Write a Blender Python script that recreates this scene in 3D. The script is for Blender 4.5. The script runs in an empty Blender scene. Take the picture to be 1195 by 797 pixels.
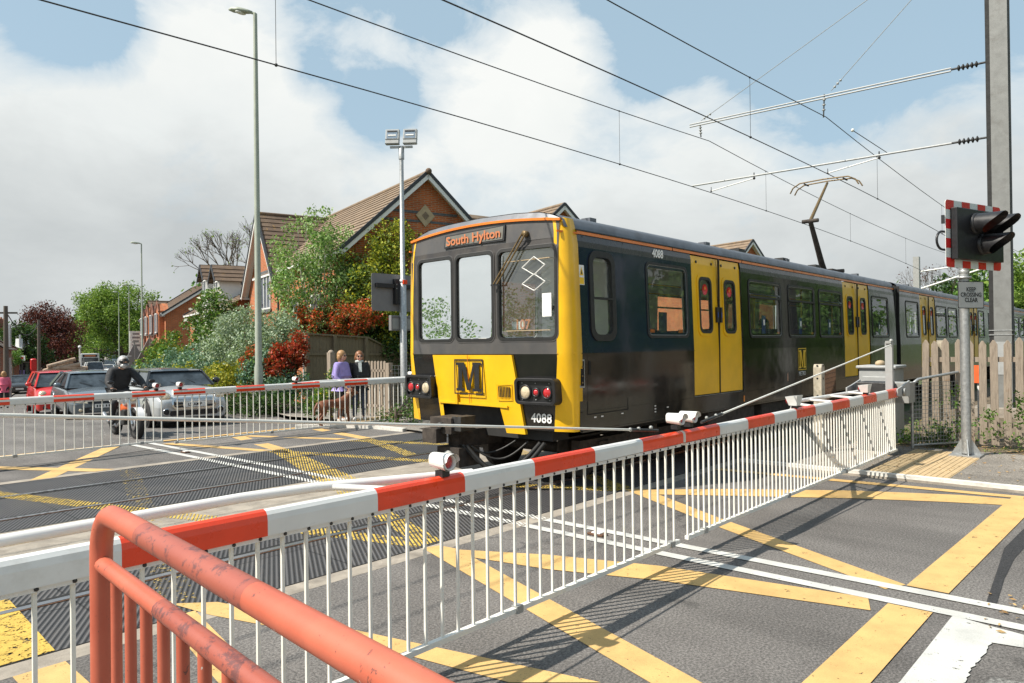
import bpy, math, random
import numpy as np
from mathutils import Vector, Matrix
random.seed(7); rng = np.random.default_rng(11)
scene = bpy.context.scene
R = math.radians

# ------------------------------------------------------------------ camera
FPX, PCX, PCY, EYE = 850.0, 597.5, 398.5, 1.8
_th = math.atan(4.4 / FPX); _ph = 0.0117; _yaw = R(41.8)
F0 = Vector((math.cos(_yaw), math.sin(_yaw), 0)); R0 = Vector((F0.y, -F0.x, 0)); Z = Vector((0, 0, 1))
FW = F0 * math.cos(_th) + Z * math.sin(_th); UP = Z * math.cos(_th) - F0 * math.sin(_th)
RT = R0 * math.cos(_ph) - UP * math.sin(_ph); UP = UP * math.cos(_ph) + R0 * math.sin(_ph)
cam_data = bpy.data.cameras.new("camera"); cam = bpy.data.objects.new("camera", cam_data)
scene.collection.objects.link(cam)
cm = Matrix((RT, UP, -FW)).transposed().to_4x4(); cm.translation = Vector((0, 0, EYE))
cam.matrix_world = cm
cam_data.sensor_fit = 'HORIZONTAL'; cam_data.sensor_width = 36; cam_data.lens = 36 * FPX / 1195
cam_data.clip_start = 0.05; cam_data.clip_end = 3000
scene.camera = cam

# ------------------------------------------------------------------ light
SUN_AZ = math.atan2(-0.88, 0.47)          # measured from +Y towards +X
SUN_EL = R(50)
sd = Vector((math.sin(SUN_AZ) * math.cos(SUN_EL), math.cos(SUN_AZ) * math.cos(SUN_EL), math.sin(SUN_EL)))
sl = bpy.data.lights.new("sun", 'SUN'); sl.energy = 4.6; sl.angle = R(0.5); sl.color = (1.0, 0.93, 0.82)
so = bpy.data.objects.new("sun", sl); scene.collection.objects.link(so)
so.rotation_euler = sd.to_track_quat('Z', 'Y').to_euler(); so.location = (0, 0, 30)
scene.view_settings.view_transform = 'Standard'; scene.view_settings.look = 'None'
scene.view_settings.gamma = 1.0; scene.view_settings.use_curve_mapping = False
scene.view_settings.exposure = 0.68

def ray(x, y): return FW + RT * ((x - PCX) / FPX) - UP * ((y - PCY) / FPX)

world = bpy.data.worlds.new("World"); scene.world = world; world.use_nodes = True
wt = world.node_tree; wt.nodes.clear()
def _n(t, typ, **kw):
    n = t.nodes.new(typ)
    for k, v in kw.items(): setattr(n, k, v)
    return n
def _math(t, op, a, b=None, c=None, clamp=False):
    n = t.nodes.new('ShaderNodeMath'); n.operation = op; n.use_clamp = clamp
    for i, v in enumerate((a, b, c)):
        if v is None: continue
        if isinstance(v, (int, float)): n.inputs[i].default_value = v
        else: t.links.new(v, n.inputs[i])
    return n.outputs[0]
def _mixc(t, f, a, b, mode='MIX'):
    n = t.nodes.new('ShaderNodeMix'); n.data_type = 'RGBA'; n.blend_type = mode
    for i, v in ((0, f), (6, a), (7, b)):
        if isinstance(v, (int, float)): n.inputs[i].default_value = v
        elif isinstance(v, tuple): n.inputs[i].default_value = (v[0], v[1], v[2], 1)
        else: t.links.new(v, n.inputs[i])
    return n.outputs[2]
def _ramp(t, fac, stops, interp='LINEAR'):
    n = t.nodes.new('ShaderNodeValToRGB'); cr = n.color_ramp; cr.interpolation = interp
    while len(cr.elements) < len(stops): cr.elements.new(0.5)
    for e, (p, c) in zip(cr.elements, stops):
        e.position = p
        e.color = (c, c, c, 1) if isinstance(c, (int, float)) else (c[0], c[1], c[2], 1)
    t.links.new(fac, n.inputs[0]); return n.outputs[0]
def _noise(t, vec, scale, detail=4, rough=0.55, dist=0.0, out=0):
    n = t.nodes.new('ShaderNodeTexNoise'); n.inputs['Scale'].default_value = scale
    n.inputs['Detail'].default_value = detail; n.inputs['Roughness'].default_value = rough
    n.inputs['Distortion'].default_value = dist
    if vec is not None: t.links.new(vec, n.inputs['Vector'])
    return n.outputs[out]

sky = _n(wt, 'ShaderNodeTexSky', sky_type='NISHITA'); sky.sun_disc = False
sky.sun_elevation = SUN_EL; sky.sun_rotation = SUN_AZ; sky.air_density = 1.0; sky.dust_density = 1.6
tc = _n(wt, 'ShaderNodeTexCoord'); D = tc.outputs['Generated']
nrm = _n(wt, 'ShaderNodeVectorMath', operation='NORMALIZE'); wt.links.new(D, nrm.inputs[0]); D = nrm.outputs[0]
sep = _n(wt, 'ShaderNodeSeparateXYZ'); wt.links.new(D, sep.inputs[0]); el = sep.outputs[2]
mp = _n(wt, 'ShaderNodeMapping'); mp.inputs['Scale'].default_value = (1, 1, 1.7); mp.inputs['Location'].default_value = (3.1, 1.7, 0.4)
wt.links.new(D, mp.inputs[0]); DV = mp.outputs[0]
big = _noise(wt, DV, 2.2, 5, 0.6); det = _noise(wt, DV, 7.0, 8, 0.62, 0.3)
# cloud cover thins out with height; each mass sits in its own direction of the sky
cover = _math(wt, 'MULTIPLY', _math(wt, 'SUBTRACT', 0.42, el), 3.3)
def blob(px, py, wdeg, amt):
    d = ray(px, py).normalized()
    vm = wt.nodes.new('ShaderNodeVectorMath'); vm.operation = 'DISTANCE'; wt.links.new(D, vm.inputs[0]); vm.inputs[1].default_value = d
    w = math.tan(R(wdeg))
    m = wt.nodes.new('ShaderNodeMapRange'); m.interpolation_type = 'SMOOTHSTEP'
    wt.links.new(vm.outputs['Value'], m.inputs[0]); m.inputs[1].default_value = 0.0; m.inputs[2].default_value = w
    m.inputs[3].default_value = amt; m.inputs[4].default_value = 0.0
    return m.outputs[0]
acc = _math(wt, 'ADD', cover, _math(wt, 'MULTIPLY', _math(wt, 'SUBTRACT', big, 0.5), 1.3))
acc = _math(wt, 'ADD', acc, _math(wt, 'MULTIPLY', _math(wt, 'SUBTRACT', det, 0.5), 2.0))
for b in [(600, 120, 9, 0.9), (640, 60, 5, 0.5), (260, 40, 9, 0.8), (200, 90, 8, 0.35), (430, 40, 5, 0.5), (60, 20, 7, -0.9), (110, 40, 5, -0.6), (920, 40, 12, -0.9), (440, 130, 5, -0.75),
          (1100, 40, 12, -0.8), (760, 60, 5, -0.8), (360, 90, 3, -0.5), (1090, 150, 7, 0.3), (850, 140, 7, 0.55), (960, 160, 6, -0.25), (50, 130, 10, 0.5), (320, 140, 8, 0.6), (500, 40, 4, -0.35)]:
    acc = _math(wt, 'ADD', acc, blob(*b))
mask = _ramp(wt, acc, [(-0.0, 0.0), (0.25, 0.50), (0.80, 1.0)])
# cloud light: white tops, grey flat undersides towards the horizon
shade = _math(wt, 'ADD', _math(wt, 'MULTIPLY', el, 2.1), _math(wt, 'MULTIPLY', _math(wt, 'SUBTRACT', _noise(wt, DV, 3.4, 6, 0.6, 0.2), 0.5), 0.95))
shade = _math(wt, 'ADD', shade, blob(120, 250, 16, -0.20)); shade = _math(wt, 'ADD', shade, blob(260, 290, 10, -0.10))
shade = _math(wt, 'ADD', shade, blob(620, 120, 14, 0.2)); shade = _math(wt, 'ADD', shade, blob(100, 350, 9, 0.12))
ccol = _ramp(wt, shade, [(0.0, (3.3, 3.5, 3.55)), (0.28, (4.2, 4.4, 4.4)), (0.5, (5.0, 5.2, 5.15)), (0.85, (5.65, 5.75, 5.6))])
blue = _mixc(wt, 0.75, sky.outputs[0], (2.75, 3.75, 4.35))
final = _mixc(wt, mask, blue, ccol)
bg = _n(wt, 'ShaderNodeBackground'); bg.inputs[1].default_value = 0.105
wt.links.new(final, bg.inputs[0]); wo = _n(wt, 'ShaderNodeOutputWorld'); wt.links.new(bg.outputs[0], wo.inputs[0])

# ------------------------------------------------------------------ measuring helpers (camera pixels of the photograph -> places in the world)
def P3(v): return Vector(v)
def proj(p):
    v = Vector(p) - Vector((0, 0, EYE)); k = v.dot(FW); return PCX + FPX * v.dot(RT) / k, PCY - FPX * v.dot(UP) / k
def G(x, y, z=0.0):
    d = ray(x, y); return Vector((0, 0, EYE)) + d * ((z - EYE) / d.z)
def onY(x, y, n):
    d = ray(x, y); return Vector((0, 0, EYE)) + d * (n / d.y)
def onX(x, y, s):
    d = ray(x, y); return Vector((0, 0, EYE)) + d * (s / d.x)
def atd(x, y, dep): return Vector((0, 0, EYE)) + ray(x, y) * dep

# terrain: the street dips beyond the crossing and climbs again
_hk = [(-6, 0), (0, -.10), (6, -.33), (12, -.6), (43, -1.5), (100, -1.7), (120, -1.2), (147, .2), (200, 1.2), (400, 3.0)]
def hz(x, y):
    if y < 13.5: return 0.0
    a = (x - 10.7) * .24 + (y - 19.2) * .97
    if a <= -6: return 0.0
    for (a0, z0), (a1, z1) in zip(_hk, _hk[1:]):
        if a <= a1: return z0 + (z1 - z0) * (a - a0) / (a1 - a0)
    return _hk[-1][1]
def road_c(y): return 5.65 + 0.31 * max(0.0, y - 17.0)

# ------------------------------------------------------------------ materials
MT = {}
def newmat(name):
    m = bpy.data.materials.new(name); m.use_nodes = True; t = m.node_tree; b = t.nodes['Principled BSDF']; MT[name] = m
    return m, t, b
def oc(t, scale=None):
    n = t.nodes.new('ShaderNodeTexCoord'); v = n.outputs['Object']
    if scale:
        mp = t.nodes.new('ShaderNodeMapping'); mp.inputs['Scale'].default_value = scale; t.links.new(v, mp.inputs[0]); v = mp.outputs[0]
    return v
def bump(t, b, h, strength=0.3, dist=0.01):
    n = t.nodes.new('ShaderNodeBump'); n.inputs['Strength'].default_value = strength; n.inputs['Distance'].default_value = dist
    t.links.new(h, n.inputs['Height']); t.links.new(n.outputs[0], b.inputs['Normal'])
def pm(name, col, rough=0.6, metal=0.0, var=0.12, scale=6.0, bmp=0.0, bscale=60.0, spec=None, dirt=0.0, dcol=(0.06, 0.045, 0.03), coat=0.0):
    m, t, b = newmat(name); v = oc(t)
    c0 = tuple(max(0, c * (1 - var)) for c in col); c1 = tuple(min(1, c * (1 + var)) for c in col)
    nz = _noise(t, v, scale, 5, 0.6)
    c = _ramp(t, nz, [(0.3, c0), (0.7, c1)])
    if dirt > 0:
        dn = _noise(t, v, scale * 0.7, 8, 0.7, 0.5)
        f = _ramp(t, dn, [(0.62 - dirt * 0.35, 0.0), (0.80 - dirt * 0.25, min(1, dirt * 1.5))])
        c = _mixc(t, f, c, dcol)
    t.links.new(c, b.inputs['Base Color'])
    b.inputs['Metallic'].default_value = metal
    r = _ramp(t, _noise(t, v, scale * 2.3, 3), [(0.3, max(0, rough - 0.08)), (0.7, min(1, rough + 0.08))]); t.links.new(r, b.inputs['Roughness'])
    if spec is not None: b.inputs['Specular IOR Level'].default_value = spec
    if coat: b.inputs['Coat Weight'].default_value = coat; b.inputs['Coat Roughness'].default_value = 0.05
    if bmp: bump(t, b, _noise(t, v, bscale, 4), bmp)
    return m
def emis(name, col, s, rough=0.5):
    m, t, b = newmat(name); b.inputs['Base Color'].default_value = (*col, 1); b.inputs['Roughness'].default_value = rough
    b.inputs['Emission Color'].default_value = (*col, 1); b.inputs['Emission Strength'].default_value = s
    return m
def worn(name, col, under_alpha=0.2, rough=0.7, scale=9.0, dark=0.75, lo=0.3, ridged=False):
    """road paint with chipped and rubbed-away patches"""
    m, t, b = newmat(name); v = oc(t)
    c = _ramp(t, _noise(t, v, 3.0, 6, 0.65), [(0.3, tuple(x * dark for x in col)), (0.62, col)])
    fine = _ramp(t, _noise(t, v, 130, 2), [(0.3, 0.86), (0.6, 1.0)])
    c = _mixc(t, 1.0, c, fine, 'MULTIPLY'); t.links.new(c, b.inputs['Base Color']); b.inputs['Roughness'].default_value = rough
    w = _math(t, 'ADD', _math(t, 'MULTIPLY', _noise(t, v, scale, 8, 0.8), 0.7), _math(t, 'MULTIPLY', _noise(t, v, 70, 3, 0.6), 0.3))
    a = _ramp(t, w, [(lo + under_alpha * 0.3, 0.0), (lo + under_alpha * 0.3 + 0.025, 1.0)])
    if ridged:
        mp = t.nodes.new('ShaderNodeMapping'); mp.inputs['Rotation'].default_value = (0, 0, R(30)); t.links.new(v, mp.inputs[0]); wv = t.nodes.new('ShaderNodeTexWave'); wv.bands_direction = 'X'; wv.inputs['Scale'].default_value = 8.2; t.links.new(mp.outputs[0], wv.inputs[0])
        a = _math(t, 'MULTIPLY', a, _ramp(t, _math(t, 'ADD', wv.outputs['Fac'], _math(t, 'MULTIPLY', _noise(t, v, 5, 4), 0.5)), [(0.62, 0.0), (0.80, 1.0)]))
    t.links.new(a, b.inputs['Alpha'])
    return m

def mk_asphalt(name, base, patch, sc=1.0, crack=True):
    m, t, b = newmat(name); v = oc(t)
    c = _ramp(t, _noise(t, v, 0.55 * sc, 6, 0.6, 0.4), [(0.3, tuple(x * 0.82 for x in base)), (0.7, patch)])
    sp = _noise(t, v, 62 * sc, 4, 0.75); c = _mixc(t, 1.0, c, _ramp(t, sp, [(0.38, 0.5), (0.5, 0.98), (0.60, 1.6)]), 'MULTIPLY')
    sp2 = _noise(t, v, 260 * sc, 2, 0.5); c = _mixc(t, 1.0, c, _ramp(t, sp2, [(0.35, 0.7), (0.65, 1.3)]), 'MULTIPLY')
    if crack:
        vo = t.nodes.new('ShaderNodeTexVoronoi'); vo.feature = 'DISTANCE_TO_EDGE'; vo.inputs['Scale'].default_value = 0.42
        dv = _n(t, 'ShaderNodeVectorMath', operation='ADD'); t.links.new(v, dv.inputs[0])
        nn = _noise(t, v, 2.2, 5, 0.6, 0, 1); sc_ = _n(t, 'ShaderNodeVectorMath', operation='SCALE'); sc_.inputs[3].default_value = 0.9; t.links.new(nn, sc_.inputs[0]); t.links.new(sc_.outputs[0], dv.inputs[1])
        t.links.new(dv.outputs[0], vo.inputs['Vector'])
        trk = _noise(t, oc(t, (1.1, 0.10, 1)), 1.3, 4, 0.55); c = _mixc(t, 1.0, c, _ramp(t, trk, [(0.36, 0.80), (0.62, 1.12)]), 'MULTIPLY')
        oil = _ramp(t, _noise(t, v, 2.6, 3, 0.5, 0.4), [(0.68, 1.0), (0.76, 0.70)]); c = _mixc(t, 1.0, c, oil, 'MULTIPLY')
        cm_ = _ramp(t, vo.outputs['Distance'], [(0.0, 0.45), (0.012, 1.0)]); gate = _ramp(t, _noise(t, v, 0.35, 2), [(0.52, 0.0), (0.6, 1.0)])
        c = _mixc(t, gate, c, _mixc(t, 1.0, c, cm_, 'MULTIPLY'))
        st = _ramp(t, _noise(t, v, 1.6, 7, 0.75, 0.6), [(0.6, 1.0), (0.78, 0.72)]); c = _mixc(t, 1.0, c, st, 'MULTIPLY')
    t.links.new(c, b.inputs['Base Color']); b.inputs['Roughness'].default_value = 0.86
    bump(t, b, _math(t, 'ADD', sp, sp2), 0.55, 0.006)
mk_asphalt('asphalt', (0.115, 0.106, 0.100), (0.155, 0.145, 0.136))
mk_asphalt('asphalt_pale', (0.17, 0.155, 0.135), (0.25, 0.225, 0.195))
mk_asphalt('asphalt_coarse', (0.10, 0.097, 0.093), (0.17, 0.165, 0.155), 0.55, False)
mk_asphalt('tar', (0.022, 0.022, 0.024), (0.03, 0.03, 0.032), 1.0, False)
worn('paint_yellow', (0.62, 0.40, 0.15), 0.08, lo=0.362)
worn('paint_yellow_worn', (0.62, 0.43, 0.07), 0.30, lo=0.375, scale=9, ridged=True)
worn('paint_yellow_mid', (0.60, 0.40, 0.07), 0.20, lo=0.385, scale=16)
worn('paint_yellow_faint', (0.60, 0.42, 0.10), 0.62, lo=0.37, scale=14)
worn('paint_white', (0.56, 0.56, 0.53), 0.06, lo=0.365)
worn('paint_white_worn', (0.68, 0.68, 0.64), 0.25, lo=0.35, scale=12, ridged=True)
worn('paint_white_faint', (0.5, 0.5, 0.48), 0.60, lo=0.37, scale=10)

def mk_rubber():
    m, t, b = newmat('rubber_panel'); v = oc(t)
    w = t.nodes.new('ShaderNodeTexWave'); w.wave_type = 'BANDS'; w.bands_direction = 'X'; w.wave_profile = 'SIN'
    mp = t.nodes.new('ShaderNodeMapping'); mp.inputs['Rotation'].default_value = (0, 0, R(30)); t.links.new(v, mp.inputs[0]); t.links.new(mp.outputs[0], w.inputs[0])
    w.inputs['Scale'].default_value = 8.2; w.inputs['Distortion'].default_value = 0.0
    w2 = t.nodes.new('ShaderNodeTexWave'); w2.bands_direction = 'Y'; w2.inputs['Scale'].default_value = 12; t.links.new(v, w2.inputs[0])
    hgt = _math(t, 'ADD', _math(t, 'MULTIPLY', w.outputs['Fac'], 0.85), _math(t, 'MULTIPLY', w2.outputs['Fac'], 0.15))
    c = _ramp(t, hgt, [(0.25, (0.020, 0.020, 0.022)), (0.7, (0.085, 0.083, 0.084))])
    br = t.nodes.new('ShaderNodeTexBrick'); t.links.new(v, br.inputs[0]); br.inputs['Scale'].default_value = 1.0; br.inputs['Brick Width'].default_value = 0.9; br.inputs['Row Height'].default_value = 1.44
    br.inputs['Mortar Size'].default_value = 0.008; br.offset = 0.0
    br.inputs['Color1'].default_value = (1, 1, 1, 1); br.inputs['Color2'].default_value = (0.72, 0.72, 0.74, 1); br.inputs['Mortar'].default_value = (0.15, 0.15, 0.15, 1)
    c = _mixc(t, 1.0, c, br.outputs[0], 'MULTIPLY')
    dust = _ramp(t, _noise(t, v, 1.3, 8, 0.7), [(0.5, 0.0), (0.8, 0.35)]); c = _mixc(t, dust, c, (0.14, 0.12, 0.10))
    t.links.new(c, b.inputs['Base Color']); b.inputs['Roughness'].default_value = 0.62
    bump(t, b, hgt, 0.9, 0.012)
mk_rubber()
pm('concrete', (0.30, 0.265, 0.22), 0.85, var=0.2, scale=5, bmp=0.3, bscale=90, dirt=0.45, dcol=(0.14, 0.12, 0.10))
pm('concrete_post', (0.42, 0.38, 0.30), 0.9, var=0.22, scale=14, bmp=0.4, bscale=120, dirt=0.4, dcol=(0.2, 0.16, 0.1))
pm('kerb_paint', (0.62, 0.60, 0.55), 0.8, var=0.15, scale=10, bmp=0.2, dirt=0.35, dcol=(0.22, 0.2, 0.17))
pm('rail_top', (0.32, 0.32, 0.33), 0.28, 0.9, var=0.1)
pm('rail_rust', (0.11, 0.055, 0.03), 0.85, 0.1, var=0.3, scale=18)
pm('dark_gap', (0.006, 0.006, 0.006), 0.9, var=0.1)
pm('tactile', (0.46, 0.34, 0.19), 0.8, var=0.14, scale=7, bmp=0.15, dirt=0.3, dcol=(0.25, 0.2, 0.14))
pm('ballast', (0.17, 0.15, 0.13), 0.95, var=0.5, scale=28, bmp=1.0, bscale=26)
pm('soil', (0.13, 0.10, 0.065), 0.95, var=0.4, scale=6, bmp=0.6, bscale=30)
pm('grass_ground', (0.075, 0.10, 0.035), 0.95, var=0.45, scale=3, bmp=0.6, bscale=40)
pm('galvanised', (0.40, 0.41, 0.41), 0.5, 0.75, var=0.22, scale=22, dirt=0.25, dcol=(0.18, 0.17, 0.15))
pm('galv_dull', (0.33, 0.335, 0.325), 0.6, 0.35, var=0.12, scale=12, dirt=0.2, dcol=(0.15, 0.14, 0.12))
pm('lamp_green', (0.34, 0.37, 0.31), 0.6, 0.25, var=0.10, scale=3, dirt=0.2, dcol=(0.14, 0.14, 0.11))
pm('steel_dark', (0.05, 0.05, 0.05), 0.55, 0.5, var=0.3, scale=12)
pm('grime_metal', (0.055, 0.045, 0.038), 0.8, 0.3, var=0.5, scale=9, bmp=0.5, bscale=40)
pm('barrier_white', (0.70, 0.70, 0.68), 0.35, var=0.05, scale=5, dirt=0.22, dcol=(0.36, 0.33, 0.27), coat=0.2)
pm('barrier_red', (0.78, 0.055, 0.012), 0.32, var=0.10, scale=5, dirt=0.12, dcol=(0.32, 0.05, 0.03), coat=0.3)
pm('bar_white', (0.72, 0.71, 0.66), 0.45, var=0.06, scale=9, dirt=0.25, dcol=(0.42, 0.36, 0.25))
pm('machine_grey', (0.36, 0.37, 0.37), 0.5, 0.1, var=0.06, scale=6, dirt=0.25, dcol=(0.2, 0.18, 0.15))
pm('sign_grey', (0.20, 0.195, 0.20), 0.55, 0.2, var=0.06)
pm('white_sign', (0.66, 0.68, 0.66), 0.4, var=0.03)
pm('sign_red', (0.62, 0.02, 0.02), 0.35, var=0.05)
pm('black_plastic', (0.014, 0.014, 0.016), 0.42, var=0.2, scale=6)
pm('black_matt', (0.02, 0.02, 0.02), 0.8, var=0.2)
pm('chrome', (0.6, 0.6, 0.6), 0.15, 0.95, var=0.03)
def mk_redrail(name='salmon_paint', dark=False):
    m, t, b = newmat(name); v = oc(t)
    c = _ramp(t, _noise(t, v, 5, 5, 0.6), [(0.3, (0.42, 0.092, 0.052)), (0.7, (0.53, 0.14, 0.082))])
    fade = _ramp(t, _noise(t, v, 3.4, 6, 0.7, 0.8), [(0.60, 0.0), (0.70, 0.5)]); c = _mixc(t, fade, c, (0.27, 0.08, 0.06))
    sp = _ramp(t, _noise(t, v, 30, 6, 0.75, 0.4), [(0.635, 0.0), (0.665, 1.0)]); c = _mixc(t, sp, c, (0.12, 0.05, 0.04))
    ch = _ramp(t, _noise(t, v, 22, 5, 0.7), [(0.70, 0.0), (0.71, 1.0)]); c = _mixc(t, ch, c, (0.6, 0.5, 0.45))
    if dark:
        c = _mixc(t, 0.55, c, (0.20, 0.060, 0.050)); bl = _ramp(t, _noise(t, v, 16, 8, 0.8, 0.3), [(0.52, 0.0), (0.57, 0.75)]); c = _mixc(t, bl, c, (0.085, 0.040, 0.045))
    t.links.new(c, b.inputs['Base Color']); b.inputs['Roughness'].default_value = 0.45
    bump(t, b, _noise(t, v, 90, 4), 0.12, 0.002)
mk_redrail(); mk_redrail('salmon_faded', True)

def mk_trainpaint(name, col, rough=0.13, grime=0.25, wav=0.010, spec=0.5):
    m, t, b = newmat(name); v = oc(t)
    c = _ramp(t, _noise(t, v, 1.5, 5, 0.6), [(0.3, tuple(x * 0.85 for x in col)), (0.7, tuple(x * 1.12 for x in col))])
    g = _math(t, 'MULTIPLY', _ramp(t, _noise(t, oc(t, (1.6, 1.6, 1.0)), 2.0, 8, 0.7), [(0.42, 0.0), (0.75, 1.0)]), grime)
    c = _mixc(t, g, c, (0.15, 0.125, 0.09)); t.links.new(c, b.inputs['Base Color'])
    rr = _math(t, 'ADD', rough, _math(t, 'MULTIPLY', g, 0.8)); t.links.new(rr, b.inputs['Roughness']); b.inputs['Specular IOR Level'].default_value = spec
    bump(t, b, _noise(t, v, 1.7, 2), 0.5, wav)
    return m
mk_trainpaint('train_black', (0.006, 0.006, 0.007), 0.10, 0.06)
mk_trainpaint('train_lower', (0.012, 0.010, 0.008), 0.10, 0.13)
mk_trainpaint('train_navy', (0.010, 0.020, 0.040), 0.10, 0.03)
mk_trainpaint('train_grey', (0.035, 0.037, 0.043), 0.25, 0.10)
mk_trainpaint('train_surround', (0.032, 0.029, 0.030), 0.45, 0.3)
mk_trainpaint('train_frontgrey', (0.072, 0.070, 0.072), 0.38, 0.25)
mk_trainpaint('train_yellow', (0.80, 0.45, 0.008), 0.30, 0.06)
mk_trainpaint('train_orange', (0.75, 0.20, 0.02), 0.35, 0.15)
pm('train_roof', (0.12, 0.13, 0.15), 0.5, 0.2, var=0.2, scale=3, dirt=0.3, dcol=(0.06, 0.05, 0.04))
pm('display_grey', (0.15, 0.145, 0.125), 0.3, var=0.1)
pm('mast_grey', (0.20, 0.205, 0.20), 0.6, 0.2, var=0.12, dirt=0.3, dcol=(0.1, 0.09, 0.08))
pm('rubber_black', (0.012, 0.012, 0.012), 0.55, var=0.2)
pm('train_inside', (0.76, 0.76, 0.72), 0.6, var=0.05)
pm('train_floor', (0.10, 0.10, 0.11), 0.8, var=0.2)
pm('seat_cloth', (0.06, 0.06, 0.10), 0.9, var=0.4, scale=20)
pm('pole_yellow', (0.75, 0.42, 0.03), 0.35, var=0.05)
pm('sticker_orange', (0.75, 0.22, 0.03), 0.5, var=0.05)
pm('sticker_blue', (0.03, 0.07, 0.30), 0.4, var=0.05)
pm('sticker_white', (0.75, 0.75, 0.73), 0.5, var=0.04)
pm('poster_dark', (0.02, 0.035, 0.08), 0.4, var=0.6, scale=14)
pm('wiper_metal', (0.16, 0.11, 0.05), 0.5, 0.5, var=0.3, scale=20)
pm('lens_red', (0.45, 0.015, 0.02), 0.12, var=0.2, coat=0.8)
pm('lens_clear', (0.72, 0.60, 0.42), 0.1, 0.3, var=0.2, scale=30, coat=0.8)
pm('lens_orange', (0.8, 0.25, 0.03), 0.15, var=0.1, coat=0.6)
emis('led_orange', (0.50, 0.17, 0.07), 0.05)
emis('lamp_amber', (1.0, 0.14, 0.02), 0.12)
def mk_glass(name, tint, refl=0.10, rough=0.01, dens=0.0):
    m = bpy.data.materials.new(name); m.use_nodes = True; t = m.node_tree; t.nodes.clear(); MT[name] = m
    tr = _n(t, 'ShaderNodeBsdfTransparent'); tr.inputs[0].default_value = (*tint, 1)
    gl = _n(t, 'ShaderNodeBsdfGlossy'); gl.inputs['Roughness'].default_value = rough; gl.inputs[0].default_value = (0.95, 0.97, 0.97, 1)
    fr = _n(t, 'ShaderNodeFresnel'); fr.inputs[0].default_value = 1.5
    f = _math(t, 'ADD', _math(t, 'MULTIPLY', fr.outputs[0], 1.0), refl, clamp=True)
    mx = _n(t, 'ShaderNodeMixShader'); t.links.new(f, mx.inputs[0]); t.links.new(tr.outputs[0], mx.inputs[1]); t.links.new(gl.outputs[0], mx.inputs[2])
    last = mx.outputs[0]
    if dens > 0:
        df = _n(t, 'ShaderNodeBsdfDiffuse'); df.inputs[0].default_value = (0.55, 0.58, 0.56, 1)
        m2 = _n(t, 'ShaderNodeMixShader'); m2.inputs[0].default_value = dens; t.links.new(last, m2.inputs[1]); t.links.new(df.outputs[0], m2.inputs[2]); last = m2.outputs[0]
    o = _n(t, 'ShaderNodeOutputMaterial'); t.links.new(last, o.inputs[0])
mk_glass('window_glass', (0.88, 0.91, 0.89), 0.025, dens=0.04)
mk_glass('cab_glass', (0.80, 0.85, 0.82), 0.07, dens=0.05)
mk_glass('lamp_glass', (0.8, 0.8, 0.8), 0.1)
def mk_darkglass(name, col=(0.02, 0.025, 0.03)):
    m, t, b = newmat(name); v = oc(t)
    c = _ramp(t, _noise(t, v, 3.0, 4, 0.6), [(0.35, col), (0.7, tuple(x * 3.5 for x in col))]); t.links.new(c, b.inputs['Base Color'])
    b.inputs['Roughness'].default_value = 0.04; b.inputs['Specular IOR Level'].default_value = 0.7
mk_darkglass('car_glass'); mk_darkglass('house_glass', (0.03, 0.035, 0.045))

def mk_wood(name, c0, c1, scale=(30, 30, 2.2)):
    m, t, b = newmat(name); v = oc(t, scale)
    n1 = _noise(t, v, 1.6, 8, 0.7, 1.2); c = _ramp(t, n1, [(0.28, c0), (0.55, c1), (0.8, tuple(x * 1.15 for x in c1))])
    kn = _noise(t, oc(t), 5.0, 3, 0.5, 0.3); c = _mixc(t, _ramp(t, kn, [(0.66, 0.0), (0.74, 0.7)]), c, (0.16, 0.085, 0.035))
    t.links.new(c, b.inputs['Base Color']); b.inputs['Roughness'].default_value = 0.85; bump(t, b, n1, 0.4, 0.004)
mk_wood('picket_wood', (0.14, 0.11, 0.085), (0.31, 0.255, 0.20))
mk_wood('fence_old', (0.09, 0.07, 0.045), (0.20, 0.155, 0.10))
mk_wood('pole_wood', (0.05, 0.042, 0.035), (0.11, 0.09, 0.075))
mk_wood('bark', (0.05, 0.038, 0.028), (0.12, 0.095, 0.07), (12, 12, 3))
mk_wood('bark_pale', (0.22, 0.20, 0.17), (0.5, 0.47, 0.42), (12, 12, 3))
mk_wood('log_wood', (0.24, 0.16, 0.11), (0.42, 0.32, 0.24), (6, 6, 2))

def mk_brick(name, c1, c2, mortar=(0.34, 0.27, 0.2)):
    m, t, b = newmat(name); v = oc(t); s = _n(t, 'ShaderNodeSeparateXYZ'); t.links.new(v, s.inputs[0])
    cx_ = _math(t, 'ADD', s.outputs[0], s.outputs[1]); cb = _n(t, 'ShaderNodeCombineXYZ'); t.links.new(cx_, cb.inputs[0]); t.links.new(s.outputs[2], cb.inputs[1])
    br = t.nodes.new('ShaderNodeTexBrick'); t.links.new(cb.outputs[0], br.inputs[0]); br.inputs['Scale'].default_value = 1.0
    br.inputs['Brick Width'].default_value = 0.225; br.inputs['Row Height'].default_value = 0.075; br.inputs['Mortar Size'].default_value = 0.011
    br.inputs['Color1'].default_value = (*c1, 1); br.inputs['Color2'].default_value = (*c2, 1); br.inputs['Mortar'].default_value = (*mortar, 1)
    c = _mixc(t, 1.0, br.outputs[0], _ramp(t, _noise(t, v, 1.2, 7, 0.7), [(0.3, 0.72), (0.7, 1.15)]), 'MULTIPLY')
    t.links.new(c, b.inputs['Base Color']); b.inputs['Roughness'].default_value = 0.9; bump(t, b, br.outputs['Fac'], -0.4, 0.006)
mk_brick('brick_orange', (0.52, 0.125, 0.030), (0.36, 0.078, 0.020), (0.36, 0.24, 0.15))
mk_brick('brick_red', (0.27, 0.075, 0.035), (0.17, 0.05, 0.03), (0.2, 0.16, 0.13))
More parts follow.
